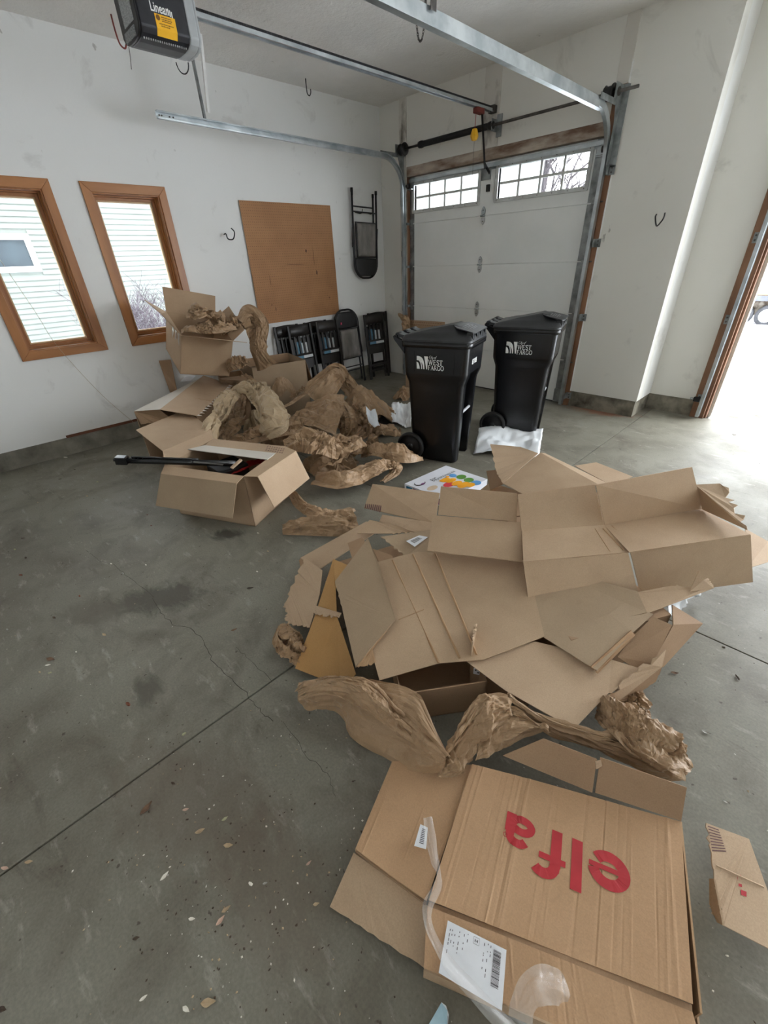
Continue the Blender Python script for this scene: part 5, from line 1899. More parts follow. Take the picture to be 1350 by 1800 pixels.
def bs(u, v):
    a = PZ(497, 940, .01).lerp(PZ(638, 945, .02), (u + 1) / 2)
    b_ = PZ(505, 925, .03).lerp(PZ(618, 890, .14), (u + 1) / 2)
    return a.lerp(b_, (v + 1) / 2) + Vector((0, 0, .03 * (1 - v * v)))
paper_sheet('packing_paper', bs, 50, 32, 33, .020, 'kraft', 'crumpled paper bag on the floor beside the cardboard heap')
strip([PZ(497, 1100, .10), PZ(505, 1125, .09), PZ(525, 1150, .05), PZ(545, 1155, .03)], [.06, .12, .12, .08], 34, 'dark crumpled paper under the left edge of the cardboard heap', amp=.014)

# ------------------------------------------------------------------ white foam sheets
def foam(name, l, seed, label, amp=.017):
    def fn(u, v):
        a = l[0].lerp(l[1], (u + 1) / 2)
        b_ = l[3].lerp(l[2], (u + 1) / 2)
        return a.lerp(b_, (v + 1) / 2) + Vector((0, 0, .02 * math.sin(3 * u + seed)))
    o = paper_sheet(name, fn, 28, 18, seed, amp, 'foam_white', label, 'white foam wrap', smooth=True, n2=40)
    o['category'] = 'foam sheet'
    return o
foam('foam_sheet', Q((832, 796, .02), (948, 803, .02), (955, 752, .10), (842, 752, .09)), 3, 'white foam sheet lying before the farther bin')
foam('foam_sheet', Q((686, 742, .02), (722, 752, .02), (722, 708, .07), (690, 710, .06)), 4, 'white foam scrap left of the nearer bin')
foam('foam_sheet', Q((648, 745, .22), (668, 752, .14), (660, 722, .26), (643, 716, .28)), 5, 'narrow white foam strip on the paper heap', .006)
foam('foam_sheet', Q((1170, 1085, .02), (1222, 1052, .02), (1255, 1030, .06), (1190, 1045, .12)), 6, 'white foam sheet peeping out under the right of the cardboard heap')

# tan corrugated strip and paper behind the nearer bin
tc = [PY(712, 590, 4.3), PY(716, 562, 4.3), PY(782, 566, 4.1), PY(780, 590, 4.1)]
bs_, _ = sheet_thing('corrugated_sheet', 'tan cardboard with a perforated edge standing behind the nearer bin', [
    dict(p=[Vector((tc[0].x, tc[0].y, 0.01)), tc[1], tc[2], Vector((tc[3].x, tc[3].y, .01))], m='card')], group=None)
pf = MB()
for j in range(2):
    for i in range(16):
        p = tc[1].lerp(tc[2], (i + .5 * (j % 2) + .3) / 17) + Vector((.006, -.008, -.02 - .028 * j))
        pf.cbox(p, .022, .003, .012)
pf.build('slots', 'card_brown', bs_)
strip([PY(701, 552, 4.2), PY(708, 558, 4.2), PY(716, 562, 4.2), PY(714, 585, 4.2)], [.03, .06, .10, .12], 41, 'torn paper end standing up behind the nearer bin', amp=.012, up=(0, -1, 0))
# ------------------------------------------------------------------ the heap of flattened cardboard
def PL(l):
    return [Vector(p) for p in Q(*l)]


# cartons buried under the flat sheets (they carry the heap)
def block(name, near_l, near_r, depth, h, label, mt='card_brown', z=0.0, top=True):
    a, b_ = PZ(*near_l, z), PZ(*near_r, z)
    ex = (b_ - a)
    w = ex.length
    ex.normalize()
    ey = Vector((-ex.y, ex.x, 0))
    c = (a + b_) / 2 + ey * depth / 2
    r, K_ = carton(name, c, (0, 0, math.atan2(ex.y, ex.x)), (w, depth, h), label, mt)
    if top:
        flap(r, [K_['FTL'], K_['FTR'], K_['FTR'].lerp(K_['BTR'], .47), K_['FTL'].lerp(K_['BTL'], .47)], mt, name='top_flap')
        flap(r, [K_['FTL'].lerp(K_['BTL'], .5), K_['FTR'].lerp(K_['BTR'], .5), K_['BTR'], K_['BTL']], mt, name='top_flap')
    return r, K_


block('buried_box', (705, 1268), (850, 1245), .46, .165, 'dark box buried under the front of the cardboard heap', top=False)
block('buried_box', (985, 1195), (1150, 1150), .44, .24, 'brown box buried under the right of the cardboard heap')
block('buried_box', (640, 1120), (800, 1060), .40, .17, 'brown box buried under the left of the cardboard heap')
block('buried_box', (900, 1010), (1090, 985), .36, .27, 'brown box buried under the back of the cardboard heap')

# small box with a shipping sticker looking out of the gap
sb, K = carton('small_box', PZ(860, 1240, 0) + Vector((-.02, .10, .0)), (0, 0, math.atan2(*(lambda d: (d.y, d.x))(PZ(905, 1222, .16) - PZ(801, 1196, .16)))), (.24, .12, .175), 'small box with a printed sticker in the gap of the heap', 'card_brown')
flap(sb, [K['FTL'], K['FTR'], K['BTR'], K['BTL']], 'card_pale', name='top_flap')
a, b_ = K['FTL'].lerp(K['FTR'], .06), K['FTL'].lerp(K['FTR'], .42)
nrm = (K['FTL'] - K['BTL']).normalized()
dn = Vector((0, 0, -1))
skp = [a + dn * .02, b_ + dn * .02, b_ + dn * .055, a + dn * .055]
st_ = MB().prism([p + nrm * .0006 for p in skp], nrm * .0008).build('sticker', 'sticker_white', sb)
e = MB()
for i in range(7):
    p = skp[0].lerp(skp[1], .1 + .12 * i) + dn * (.008 + .012 * (i % 2)) + nrm * .0016
    e.cbox(p, .006, .006, .005)
e.build('sticker_print', 'ink_dark', st_)
flap(sb, [K['FTL'], K['BTL'], K['BTL'] + Vector((0, 0, .10)), K['FTL'] + Vector((.0, .0, .12))], 'card_pale', name='side_flap', torn=(2,))

# --- sheets, from the bottom up
sheet_thing('cardboard_sheet', 'tan cardboard sheet low in the heap, its corner above the brown paper', [
    dict(p=PL([(820, 1163, .20), (940, 1128, .22), (1075, 1160, .20), (1070, 1218, .17), (1009, 1282, .15), (888, 1214, .18)]), m='card_pale'),
    dict(p=PL([(1075, 1160, .20), (1124, 1175, .19), (1075, 1219, .17), (1070, 1218, .17)]), m='card'),
], seed=2)
sheet_thing('cardboard_sheet', 'torn cardboard strip standing up at the right foot of the heap', [
    dict(p=PL([(1068, 1222, .165), (1170, 1141, .25), (1163, 1172, .20), (1082, 1236, .12)]), m='card_pale', t=(0,)),
    dict(p=PL([(1078, 1232, .13), (1163, 1172, .20), (1158, 1186, .15), (1100, 1248, .06)]), m='card_brown', t=(2,)),
], seed=3)
sheet_thing('cardboard_sheet', 'dark folded flaps at the right side of the heap, pointing to the floor joint', [
    dict(p=PL([(1148, 1084, .27), (1181, 1099, .26), (1148, 1166, .19), (1123, 1180, .17), (1085, 1155, .20), (1110, 1120, .23)]), m='card_brown', n='flap'),
    dict(p=PL([(1181, 1063, .25), (1235, 1096, .20), (1165, 1173, .11), (1146, 1166, .15), (1183, 1098, .24)]), m='card_brown', n='flap'),
], seed=4)
r, o = sheet_thing('cardboard_sheet', 'grey-brown cardboard sheet with a split edge under the big sheet', [
    dict(p=PL([(955, 1120, .235), (1070, 1080, .27), (1113, 1112, .255), (1049, 1179, .215)]), m='card_grey'),
    dict(p=PL([(1109, 1108, .263), (1116, 1117, .245), (1051, 1184, .20), (1038, 1172, .222)]), m='card_edge', t=(0, 2), n='split_edge', a=.006),
    dict(p=PL([(1070, 1080, .27), (1098, 1060, .28), (1148, 1080, .27), (1113, 1112, .255)]), m='card_grey'),
], seed=5)
# left fan of sheets
sheet_thing('cardboard_sheet', 'long cardboard strip along the left edge of the heap, nearest the paper bag', [
    dict(p=PL([(528, 981, .10), (644, 917, .19), (676, 926, .20), (560, 1002, .13)]), m='card_pale'),
    dict(p=PL([(526, 985, .09), (529, 981, .10), (560, 1000, .13), (548, 1040, .03), (536, 1035, .02)]), m='card_brown', n='flap'),
], seed=6)
sheet_thing('cardboard_sheet', 'pale torn cardboard panel at the left edge of the heap', [
    dict(p=PL([(536, 981, .14), (567, 1003, .155), (562, 1045, .13), (545, 1103, .09), (506, 1098, .06), (500, 1062, .06)]), m='card_pale', t=(3, 4, 5)),
], seed=7)
r, o = sheet_thing('cardboard_sheet', 'golden tan folded cardboard at the left foot of the heap', [
    dict(p=PL([(586, 983, .185), (612, 994, .19), (590, 1035, .175), (592, 1080, .15), (562, 1192, .06), (519, 1175, .05), (553, 1085, .12)]), m='card_gold'),
    dict(p=PL([(591, 1078, .155), (626, 1185, .10), (600, 1215, .06), (560, 1193, .065)]), m='card_gold'),
], seed=8)
sheet_thing('cardboard_sheet', 'narrow torn tongue of cardboard lying on the golden piece', [
    dict(p=PL([(553, 1064, .14), (600, 1078, .17), (596, 1086, .165), (550, 1078, .135)]), m='card_pale', t=(2,)),
], seed=9)
sheet_thing('cardboard_sheet', 'small brown cardboard pieces under the pointed panel tip', [
    dict(p=PL([(611, 955, .21), (636, 945, .22), (668, 986, .22), (640, 1000, .21), (620, 985, .205)]), m='card_brown'),
    dict(p=PL([(655, 965, .22), (692, 978, .23), (690, 992, .23), (668, 992, .225)]), m='card_brown'),
], seed=10)
# big main sheet
r, o = sheet_thing('cardboard_sheet', 'large cardboard sheet with three long creases across the middle of the heap', [
    dict(p=PL([(664, 988, .245), (735, 970, .265), (850, 1160, .215), (770, 1166, .205), (667, 1196, .19), (652, 1141, .20), (695, 1089, .225)]), m='card'),
    dict(p=PL([(735, 970, .265), (925, 985, .30), (957, 1119, .235), (850, 1160, .215)]), m='card'),
    dict(p=PL([(925, 985, .30), (1120, 1040, .30), (1137, 1077, .275), (957, 1119, .235)]), m='card_grey'),
], seed=11)
for (a, b_) in (((690, 985, .254), (771, 1166, .208)), ((726, 975, .262), (808, 1158, .216)), ((765, 973, .27), (838, 1152, .22))):
    crease_line(o[0], PZ(*a), PZ(*b_), w=.010, h=.004)
crease_line(o[0], PZ(700, 1090, .228), PZ(745, 1072, .236), w=.004, h=.0015)
# grey pointed panel
sheet_thing('cardboard_sheet', 'pointed grey-brown cardboard panel lying on the left of the heap', [
    dict(p=PL([(647, 946, .29), (668, 998, .285), (695, 1089, .26), (625, 1172, .20), (603, 1077, .225), (589, 1022, .24)]), m='card_grey', t=(4,), a=.003),
    dict(p=PL([(693, 1091, .255), (655, 1142, .215), (661, 1165, .195), (625, 1174, .19)]), m='card_edge', t=(2,), n='torn_end', a=.006),
], seed=12)
# back left sheets
r, o = sheet_thing('cardboard_sheet', 'cardboard panel with hatched print at the back left of the heap', [
    dict(p=PL([(655, 851, .30), (773, 867, .32), (765, 921, .26), (640, 893, .22)]), m='card'),
    dict(p=PL([(672, 905, .23), (762, 919, .27), (760, 945, .255), (667, 917, .215)]), m='card_pale', n='flap'),
], seed=13)
hb = MB()
for i in range(9):
    a, b_ = PZ(644 + i * 3.3, 884 + (i * .5 if i < 5 else 2.5), .234 + i * .0015), PZ(642 + i * 3.2, 894 + i * .9, .222 + i * .002)
    d = (b_ - a)
    s = Vector((d.y, -d.x, 0)).normalized() * .0028
    hb.prism([a - s + Vector((0, 0, .004)), a + s + Vector((0, 0, .004)), b_ + s + Vector((0, 0, .004)), b_ - s + Vector((0, 0, .004))], (0, 0, .0008))
hb.build('hatched_print', 'ink_plum', o[0])
sheet_thing('cardboard_sheet', 'curled torn cardboard strip in front of the hatched panel', [
    dict(p=PL([(628, 938, .22), (650, 914, .25), (700, 925, .25), (727, 936, .24), (690, 938, .225)]), m='card', t=(3,)),
], seed=14)
r, o = sheet_thing('cardboard_sheet', 'torn cardboard piece carrying a white barcode label', [
    dict(p=PL([(669, 944, .245), (770, 930, .27), (785, 975, .265), (722, 986, .245)]), m='card_grey', t=(3,)),
], seed=15)
bl = PL([(714, 952, .2635), (737, 942, .270), (752, 945, .272), (729, 962, .264)])
n_ = poly_normal(bl)
n_ = n_ if n_.z > 0 else -n_
lab = MB().prism([p + n_ * .003 for p in bl], n_ * .001).build('barcode_label', 'sticker_white', o[0])
bc = MB()
for i in range(12):
    t = .2 + .6 * i / 12
    a, b_ = bl[0].lerp(bl[1], t), bl[3].lerp(bl[2], t)
    p, q = a.lerp(b_, .2), a.lerp(b_, .7)
    s = (bl[1] - bl[0]) * (.014 if i % 3 else .026)
    bc.prism([p + n_ * .0042, q + n_ * .0042, q + s + n_ * .0042, p + s + n_ * .0042], n_ * .0004)
bc.build('barcode', 'ink_dark', lab)

# back cardboard with the pale torn end
r, o = sheet_thing('cardboard_sheet', 'creased brown panel at the back of the heap, before the farther bin', [
    dict(p=PL([(885, 850, .29), (950, 796, .33), (1052, 852, .38), (1000, 868, .36), (925, 872, .32)]), m='card'),
    dict(p=PL([(950, 796, .33), (958, 797, .325), (1072, 852, .37), (1052, 853, .38)]), m='card_pale', n='flap'),
    dict(p=PL([(862, 781, .31), (915, 786, .335), (946, 797, .335), (884, 850, .295), (872, 828, .28)]), m='card_pale', t=(3, 4), n='flap', a=.006),
    dict(p=PL([(855, 828, .18), (872, 826, .28), (886, 850, .28), (862, 862, .20)]), m='card_brown', n='flap'),
], seed=16)
sheet_thing('cardboard_sheet', 'pale cardboard corner sticking out at the back of the heap', [
    dict(p=PL([(1010, 819, .26), (1048, 813, .27), (1112, 838, .27), (1072, 852, .26)]), m='card_pale'),
], seed=17)
sheet_thing('cardboard_sheet', 'brown cardboard lying under the poster side of the heap', [
    dict(p=PL([(820, 880, .16), (862, 848, .18), (930, 870, .24), (915, 892, .26)]), m='card'),
], seed=18)
# right torn strip
sheet_thing('cardboard_sheet', 'torn cardboard strip with a ragged tip at the right of the heap', [
    dict(p=PL([(1100, 1045, .27), (1180, 1030, .29), (1254, 1034, .28), (1137, 1079, .255)]), m='card', t=(1,), a=.008),
    dict(p=PL([(1212, 1040, .285), (1228, 1004, .33), (1236, 1020, .315), (1244, 1016, .315), (1256, 1034, .28)]), m='card', t=(3,), n='torn_tip', a=.006),
], seed=19)
sheet_thing('cardboard_sheet', 'pale cardboard edge at the far right of the heap', [
    dict(p=PL([(1310, 930, .24), (1350, 952, .22), (1360, 985, .18), (1312, 1000, .22)]), m='card_pale'),
], seed=20)
# the long unfolded carton on top
zb = .40
r, o = sheet_thing('unfolded_carton', 'long unfolded carton lying open on top of the heap', [
    dict(p=PL([(917, 934, zb), (1061, 923, zb), (1106, 971, zb), (920, 988, zb)]), m='card'),
    dict(p=PL([(1061, 923, zb), (1233, 895, zb + .005), (1319, 940, zb + .02), (1106, 971, zb + .01)]), m='card'),
    dict(p=PL([(910, 869, zb + .14), (1045, 852, zb + .15), (1061, 923, zb), (917, 934, zb)]), m='card', n='flap'),
    dict(p=PL([(1047, 852, zb + .235), (1216, 821, zb + .235), (1234, 894, zb + .01), (1063, 923, zb)]), m='card', n='flap'),
    dict(p=PL([(920, 988, zb), (1104, 972, zb), (1126, 1062, zb - .195), (931, 1074, zb - .19)]), m='card', n='flap'),
    dict(p=PL([(1108, 971, zb), (1319, 940, zb + .02), (1323, 1023, zb - .255), (1127, 1049, zb - .26)]), m='card', n='flap'),
    dict(p=PL([(1222, 852, zb + .13), (1266, 850, zb + .14), (1314, 932, zb + .06), (1235, 896, zb + .01)]), m='card', t=(1,), n='torn_flap', a=.022),
    dict(p=PL([(761, 906, zb), (916, 919, zb + .005), (918, 988, zb - .05), (751, 968, zb - .06)]), m='card', n='flap', t=(2,), a=.002),
    dict(p=PL([(775, 855, zb + .13), (909, 867, zb + .135), (908, 917, zb), (770, 905, zb)]), m='card', n='flap'),
], seed=21)
crease_line(o[0], PZ(1060, 930, zb), PZ(1096, 968, zb), w=.008, h=.003)
crease_line(o[1], PZ(1075, 925, zb), PZ(1118, 967, zb), w=.008, h=.003)
crease_line(o[0], PZ(1046, 930, zb), PZ(1072, 970, zb), w=.004, h=.0015)
nf = poly_normal(PL([(761, 906, zb), (916, 919, zb + .005), (918, 988, zb - .05), (751, 968, zb - .06)]))
nf = nf if nf.z > 0 else -nf
ta, tb_ = PZ(803, 937, zb - .03), PZ(779, 934, zb - .032)
ex = (tb_ - ta).normalized()
decal('carton_number', '4397109', .034, ta, ex, nf.cross(ex).normalized(), 'ink_brown', o[7], lift=.0045, sx=.55)


# ------------------------------------------------------------------ packing paper in the cardboard heap
def polyat(l, t):
    x = t * (len(l) - 1)
    i = min(int(x), len(l) - 2)
    f = x - i
    p0, p1, p2, p3 = l[max(i - 1, 0)], l[i], l[i + 1], l[min(i + 2, len(l) - 1)]
    return .5 * ((2 * p1) + (p2 - p0) * f + (2 * p0 - 5 * p1 + 4 * p2 - p3) * f * f + (3 * p1 - p0 - 3 * p2 + p3) * f ** 3)


def loft_paper(lower, upper, seed, label, bulge=.04, amp=.014, mt='kraft', nu=80, nv=44):
    A_, B_ = PL(lower), PL(upper)

    def fn(u, v):
        t, s = (u + 1) / 2, (v + 1) / 2
        a, b_ = polyat(A_, t), polyat(B_, t)
        return a.lerp(b_, s) + Vector((0, 0, bulge * math.sin(math.pi * s)))
    return paper_sheet('packing_paper', fn, nu, nv, seed, amp, mt, label)


loft_paper([(524, 1235, .03), (545, 1252, .03), (588, 1252, .02), (618, 1298, .015), (690, 1340, .05), (742, 1358, .09), (778, 1358, .10)],
           [(530, 1208, .12), (570, 1190, .16), (640, 1194, .19), (700, 1204, .20), (738, 1222, .20), (762, 1275, .19), (792, 1335, .13)], 61,
           'large sheet of brown paper draped over the front left of the heap', .05, .013)
strip([PZ(530, 1222, .12), PZ(580, 1203, .19), (PZ(640, 1218, .20)), PZ(690, 1262, .18), PZ(735, 1300, .15)], [.06, .09, .10, .08, .05], 62, 'twisted fold running along the draped paper sheet', amp=.010, arch_=.7, pleats=1)
loft_paper([(770, 1362, .10), (795, 1365, .10), (822, 1345, .10), (848, 1318, .10), (880, 1300, .11)],
           [(785, 1325, .14), (805, 1280, .18), (835, 1228, .215), (868, 1216, .22), (905, 1226, .20)], 63,
           'creased brown paper pinched between the heap and the big printed box', .03, .020)
loft_paper([(836, 1338, .105), (858, 1330, .105), (885, 1322, .105), (925, 1305, .11), (965, 1290, .12)],
           [(846, 1262, .17), (862, 1240, .19), (885, 1232, .20), (920, 1250, .19), (960, 1285, .15)], 64,
           'paper fold lying on the upper edge of the big printed box', .02, .012)
loft_paper([(905, 1245, .16), (965, 1292, .10), (1040, 1318, .07), (1110, 1350, .05), (1165, 1372, .03), (1200, 1372, .03)],
           [(888, 1222, .19), (960, 1262, .16), (1030, 1285, .14), (1090, 1298, .13), (1150, 1312, .12), (1198, 1335, .10)], 65,
           'long brown paper band running right behind the upright flaps', .03, .012)
strip([PZ(1060, 1250, .10), PZ(1090, 1262, .14), PZ(1130, 1290, .14), PZ(1170, 1322, .11), PZ(1200, 1352, .06)], [.10, .18, .2, .17, .1], 66, 'crinkled paper roll at the right end behind the printed box', amp=.017, arch_=.5, pleats=.8)
strip([PZ(1085, 1225, .09), PZ(1110, 1225, .10), PZ(1122, 1250, .06), PZ(1135, 1275, .04)], [.05, .10, .10, .05], 67, 'small paper twist hanging at the right foot of the heap', amp=.012)

# ------------------------------------------------------------------ big printed box in the foreground
ZE = .085
el = empty('printed_box', PZ(960, 1560, 0), 'big flattened box with red lettering in the foreground', 'box', 'cardboard boxes')


def elfa_mat():
    """corrugated board with pressed flutes running along the panel"""
    card_mat('card_fluted', srgb(176, 141, 107), srgb(188, 153, 119))


elfa_mat()
eA, eB, eD = PZ(830, 1343, ZE + .01), PZ(1198, 1443, ZE + .015), PZ(754, 1583, ZE)
eC = PZ(1252, 1880, ZE)
eG = PZ(1300, 1868, ZE)
eC = eB + (eD - eA) * 1.02 + Vector((.0, .0, -.01))


def fluted(root, a, b_, c, d, name, mt, nu, nv, seed, lines, amp=.0013, th=.005):
    """bilinear panel a-b (back edge) c-d (front edge) with fold ridges running front to back"""
    rr_ = random.Random(seed)
    L_ = [(rr_.uniform(.02, .98), rr_.uniform(.005, .011), rr_.choice((-1, 1, 1)) * rr_.uniform(.3, 1), rr_.uniform(-.02, .02)) for _ in range(lines)]

    def f(u, v):
        p = a.lerp(b_, u).lerp(d.lerp(c, u), v)
        h = 0
        for (x0, w_, s_, sl) in L_:
            dd_ = abs(u - x0 - sl * (v - .5)) / w_
            if dd_ < 1: h += s_ * (1 - dd_) * amp
        return p + Vector((0, 0, h + .004 * math.sin(u * 5 + v * 2)))
    b = MB().sheet(f, nu, nv, smooth=False)
    o_ = b.build(name, mt, root, recalc=False)
    md = o_.modifiers.new('thickness', 'SOLIDIFY')
    md.thickness = th
    md.offset = 1
    return o_, f


main, fmain = fluted(el, eA, eB, eC, eD, 'main_panel', 'card_fluted', 150, 40, 4, 26)
# front strip with the shipping label, beyond the groove
gD, gC = eD + (eD - eA).normalized() * .012, eC + (eC - eB).normalized() * .012
fD = PZ(745, 1702, ZE - .012)
fC = gC + (fD - gD)
front, ffront = fluted(el, gD, gC, fC, fD, 'front_panel', 'card_fluted', 130, 16, 9, 14)
MB().add([eD + Vector((0, 0, -.006)), eC + Vector((0, 0, -.006)), gC + Vector((0, 0, -.006)), gD + Vector((0, 0, -.006))], [(0, 1, 2, 3)]).build('groove', 'card_brown', el, solid=.002)
flap(el, [fD + Vector((0, 0, -.003)), fC + Vector((0, 0, -.003)), Vector((fC.x, fC.y, .004)), Vector((fD.x, fD.y, .004))], 'card', name='front_edge')
# left panel and the flap under it
lA = PZ(690, 1338, ZE - .015)
lD = PZ(625, 1493, ZE - .02)
left, fleft = fluted(el, lA, PZ(832, 1343, ZE), PZ(750, 1584, ZE - .006), lD, 'left_panel', 'card_fluted', 60, 24, 12, 9)
flap(el, [lD + Vector((0, 0, -.008)), PZ(750, 1588, ZE - .02), PZ(748, 1592, .03), PZ(627, 1500, .03)], 'card_brown', name='inner_edge')
flap(el, [PZ(622, 1499, .04), PZ(752, 1592, .045), PZ(746, 1702, .02), PZ(580, 1594, .012)], 'card', name='lower_flap', torn=(2,), amp=.002)
flap(el, [lA + Vector((0, 0, -.004)), lD + Vector((0, 0, -.004)), Vector((lD.x, lD.y, .004)), Vector((lA.x, lA.y, .004))], 'card', name='left_edge')
# upright back flaps with a slit between them
flap(el, [PZ(884, 1328, ZE + .012), PZ(1041, 1393, ZE + .012), PZ(1049, 1334, ZE + .085), PZ(955, 1298, ZE + .085)], 'card_brown', name='back_flap')
bf2 = flap(el, [PZ(1046, 1393, ZE + .012), PZ(1197, 1443, ZE + .012), PZ(1207, 1384, ZE + .085), PZ(1055, 1331, ZE + .085)], 'card_brown', name='back_flap')
flap(bf2, [PZ(1046, 1338, ZE + .084), PZ(1056, 1336, ZE + .086), PZ(1058, 1346, ZE + .075), PZ(1048, 1352, ZE + .066)], 'card_pale', name='torn_tab')
# double right edge
flap(el, [eB + Vector((.0, 0, -.004)), eB + Vector((.0, 0, -.05)), eC + Vector((.018, 0, -.06)), eC + Vector((.018, 0, -.004))], 'card_edge', name='right_edge', torn=(0,), amp=.004)
flap(el, [eB + Vector((.0, 0, -.06)), eC + Vector((.03, 0, -.06)), Vector((eC.x + .03, eC.y, .004)), Vector((eB.x, eB.y, .004))], 'card', name='right_side')

# red lettering, seen upside down
def elfa_glyphs():
    out = []
    def rb(pl, w): return ribbon(pl, w)
    x = 0
    # e
    out += [[(x + a, b_) for a, b_ in q] for q in rb(arc(.60, .53, .44, .40, -38, -340, 26)[::-1] if False else arc(.60, .53, .44, .40, 8, 322, 26), .32)]
    out += [[(x + a, b_) for a, b_ in q] for q in rb([(.24, .50), (1.17, .50)], .15)]
    x += 1.36
    # l
    out += [[(x, 1.5 * k / 12), (x + .32, 1.5 * k / 12), (x + .32, 1.5 * (k + 1) / 12), (x, 1.5 * (k + 1) / 12)] for k in range(12)]
    x += .50
    # f
    out += [[(x + .12, 1.1 * k / 8), (x + .44, 1.1 * k / 8), (x + .44, 1.1 * (k + 1) / 8), (x + .12, 1.1 * (k + 1) / 8)] for k in range(8)]
    out += [[(x + a, b_) for a, b_ in q] for q in rb([(.28, 1.05), (.30, 1.2)] + arc(.62, 1.12, .32, .28, 165, 40, 10), .30)]
    out += [[(x - .02, .82), (x + .78, .82), (x + .78, 1.0), (x - .02, 1.0)]]
    x += .92
    # a
    out += [[(x + .66, 0), (x + .98, 0), (x + .98, .62), (x + .66, .62)]]
    out += [[(x + a, b_) for a, b_ in q] for q in rb([(.82, .55), (.80, .68)] + arc(.54, .66, .28, .24, 20, 150, 10), .26)]
    out += [[(x + a, b_) for a, b_ in q] for q in rb(arc(.46, .31, .30, .20, 0, 360, 22), .25)]
    x += 1.06
    return out, x


gq, gw = elfa_glyphs()
# baseline runs from the right end (start of the word) to the left end
bl0, bl1 = PZ(1108, 1512, ZE + .012), PZ(888, 1424, ZE + .012)
ex = (bl1 - bl0)
sc_ = ex.length / gw
ex.normalize()
ey0 = (PZ(1008, 1569, ZE + .012) - PZ(1011, 1480, ZE + .012))
sy_ = ey0.length / 1.5
ey0.normalize()
lt = MB()
zoff = .0045
for q in gq:
    lt.add([bl0 + ex * (a * sc_) + ey0 * (b_ * sy_) + Vector((0, 0, zoff)) for a, b_ in q], [tuple(range(len(q)))])
# lay the lettering on the fluted panel
inv_u = (eB - eA)
from mathutils.geometry import intersect_line_plane
for i, p in enumerate(lt.v):
    # nearest (u, v) on the bilinear panel
    u_ = (p - eA).dot(inv_u) / inv_u.length_squared
    dv_ = (eD - eA)
    rem = p - eA
    # solve the 2x2 system in plan
    det = inv_u.x * dv_.y - inv_u.y * dv_.x
    u_ = (rem.x * dv_.y - rem.y * dv_.x) / det
    v_ = (inv_u.x * rem.y - inv_u.y * rem.x) / det
    q_ = eA.lerp(eB, u_).lerp(eD.lerp(eC, u_), v_)
    lt.v[i] = Vector((p.x, p.y, fmain(max(0, min(1, u_)), max(0, min(1, v_))).z + .0016))
lt.build('red_lettering', 'ink_red', main, recalc=False)
rg = MB()
rc_ = PZ(888, 1468, ZE + .012)
rg.tube([rc_ + Vector((.006 * math.cos(t), .006 * math.sin(t), .006)) for t in np.linspace(0, 6.28, 13)[:-1]], .0007, 4, close=True)
rg.build('trademark_ring', 'ink_red', main)

# shipping label with a barcode (its square matrix code is left blank)
def on_front(u, v, dz=.0):
    return PZ(u, v, ZE + .004 + dz)
sl = [on_front(787, 1619, .003), on_front(890, 1671, .001), on_front(882, 1778, -.006), on_front(771, 1711, -.006)]
lab = MB().prism([p + Vector((0, 0, .004)) for p in sl], (0, 0, .0008)).build('shipping_label', 'sticker_white', front)
def lp(s, t, dz=.0054):
    return sl[0].lerp(sl[1], s).lerp(sl[3].lerp(sl[2], s), t) + Vector((0, 0, dz))
lb = MB()
rr_ = random.Random(8)
t = .10
while t < .72:
    w_ = rr_.choice((.006, .010, .016))
    lb.add([lp(.80, t), lp(.92, t), lp(.92, t + w_), lp(.80, t + w_)], [(0, 1, 2, 3)])
    t += w_ + rr_.choice((.006, .009, .014))
for (s0, s1, t0, t1) in [(.46, .56, .045, .050), (.46, .56, .175, .18), (.46, .463, .045, .18), (.557, .56, .045, .18), (.485, .495, .085, .14), (.525, .535, .085, .14), (.485, .535, .11, .118)]:
    lb.add([lp(s0, t0), lp(s1, t0), lp(s1, t1), lp(s0, t1)], [(0, 1, 2, 3)])
for s0 in (.06, .10, .15, .22, .30, .36, .64, .70, .745):
    t = rr_.uniform(.05, .2)
    for k in range(rr_.randint(2, 5)):
        w_ = rr_.uniform(.02, .07)
        lb.add([lp(s0, t), lp(s0 + .010, t), lp(s0 + .010, t + w_), lp(s0, t + w_)], [(0, 1, 2, 3)])
        t += w_ + rr_.uniform(.01, .12)
        if t > .8: break
lb.build('label_print', 'ink_dark', lab, recalc=False)
s2 = [PZ(739, 1450, ZE), PZ(752, 1456, ZE), PZ(749, 1494, ZE), PZ(728, 1488, ZE)]
lab2 = MB().prism([p + Vector((0, 0, .004)) for p in s2], (0, 0, .0008)).build('small_label', 'sticker_white', left)
l2 = MB()
for k in range(9):
    a, b_ = s2[0].lerp(s2[3], .15 + .08 * k), s2[1].lerp(s2[2], .15 + .08 * k)
    p, q = a.lerp(b_, .35), a.lerp(b_, .75)
    s = (s2[3] - s2[0]) * .03
    l2.add([p + Vector((0, 0, .0054)), q + Vector((0, 0, .0054)), q + s + Vector((0, 0, .0054)), p + s + Vector((0, 0, .0054))], [(0, 1, 2, 3)])
l2.build('label_bars', 'ink_dark', lab2, recalc=False)


# clear packing tape, peeled and twisted
def tape_mat():
    mt, nt, b = new_mat('clear_tape')
    out = nt.nodes['Material Output']
    b.inputs['Base Color'].default_value = (.86, .84, .82, 1)
    b.inputs['Roughness'].default_value = .12
    b.inputs['Specular IOR Level'].default_value = .9
    tr_ = nd(nt, 'ShaderNodeBsdfTransparent')
    mx = nd(nt, 'ShaderNodeMixShader')
    mx.inputs[0].default_value = .27
    nt.links.new(tr_.outputs[0], mx.inputs[1])
    nt.links.new(b.outputs[0], mx.inputs[2])
    nt.links.new(mx.outputs[0], out.inputs[0])


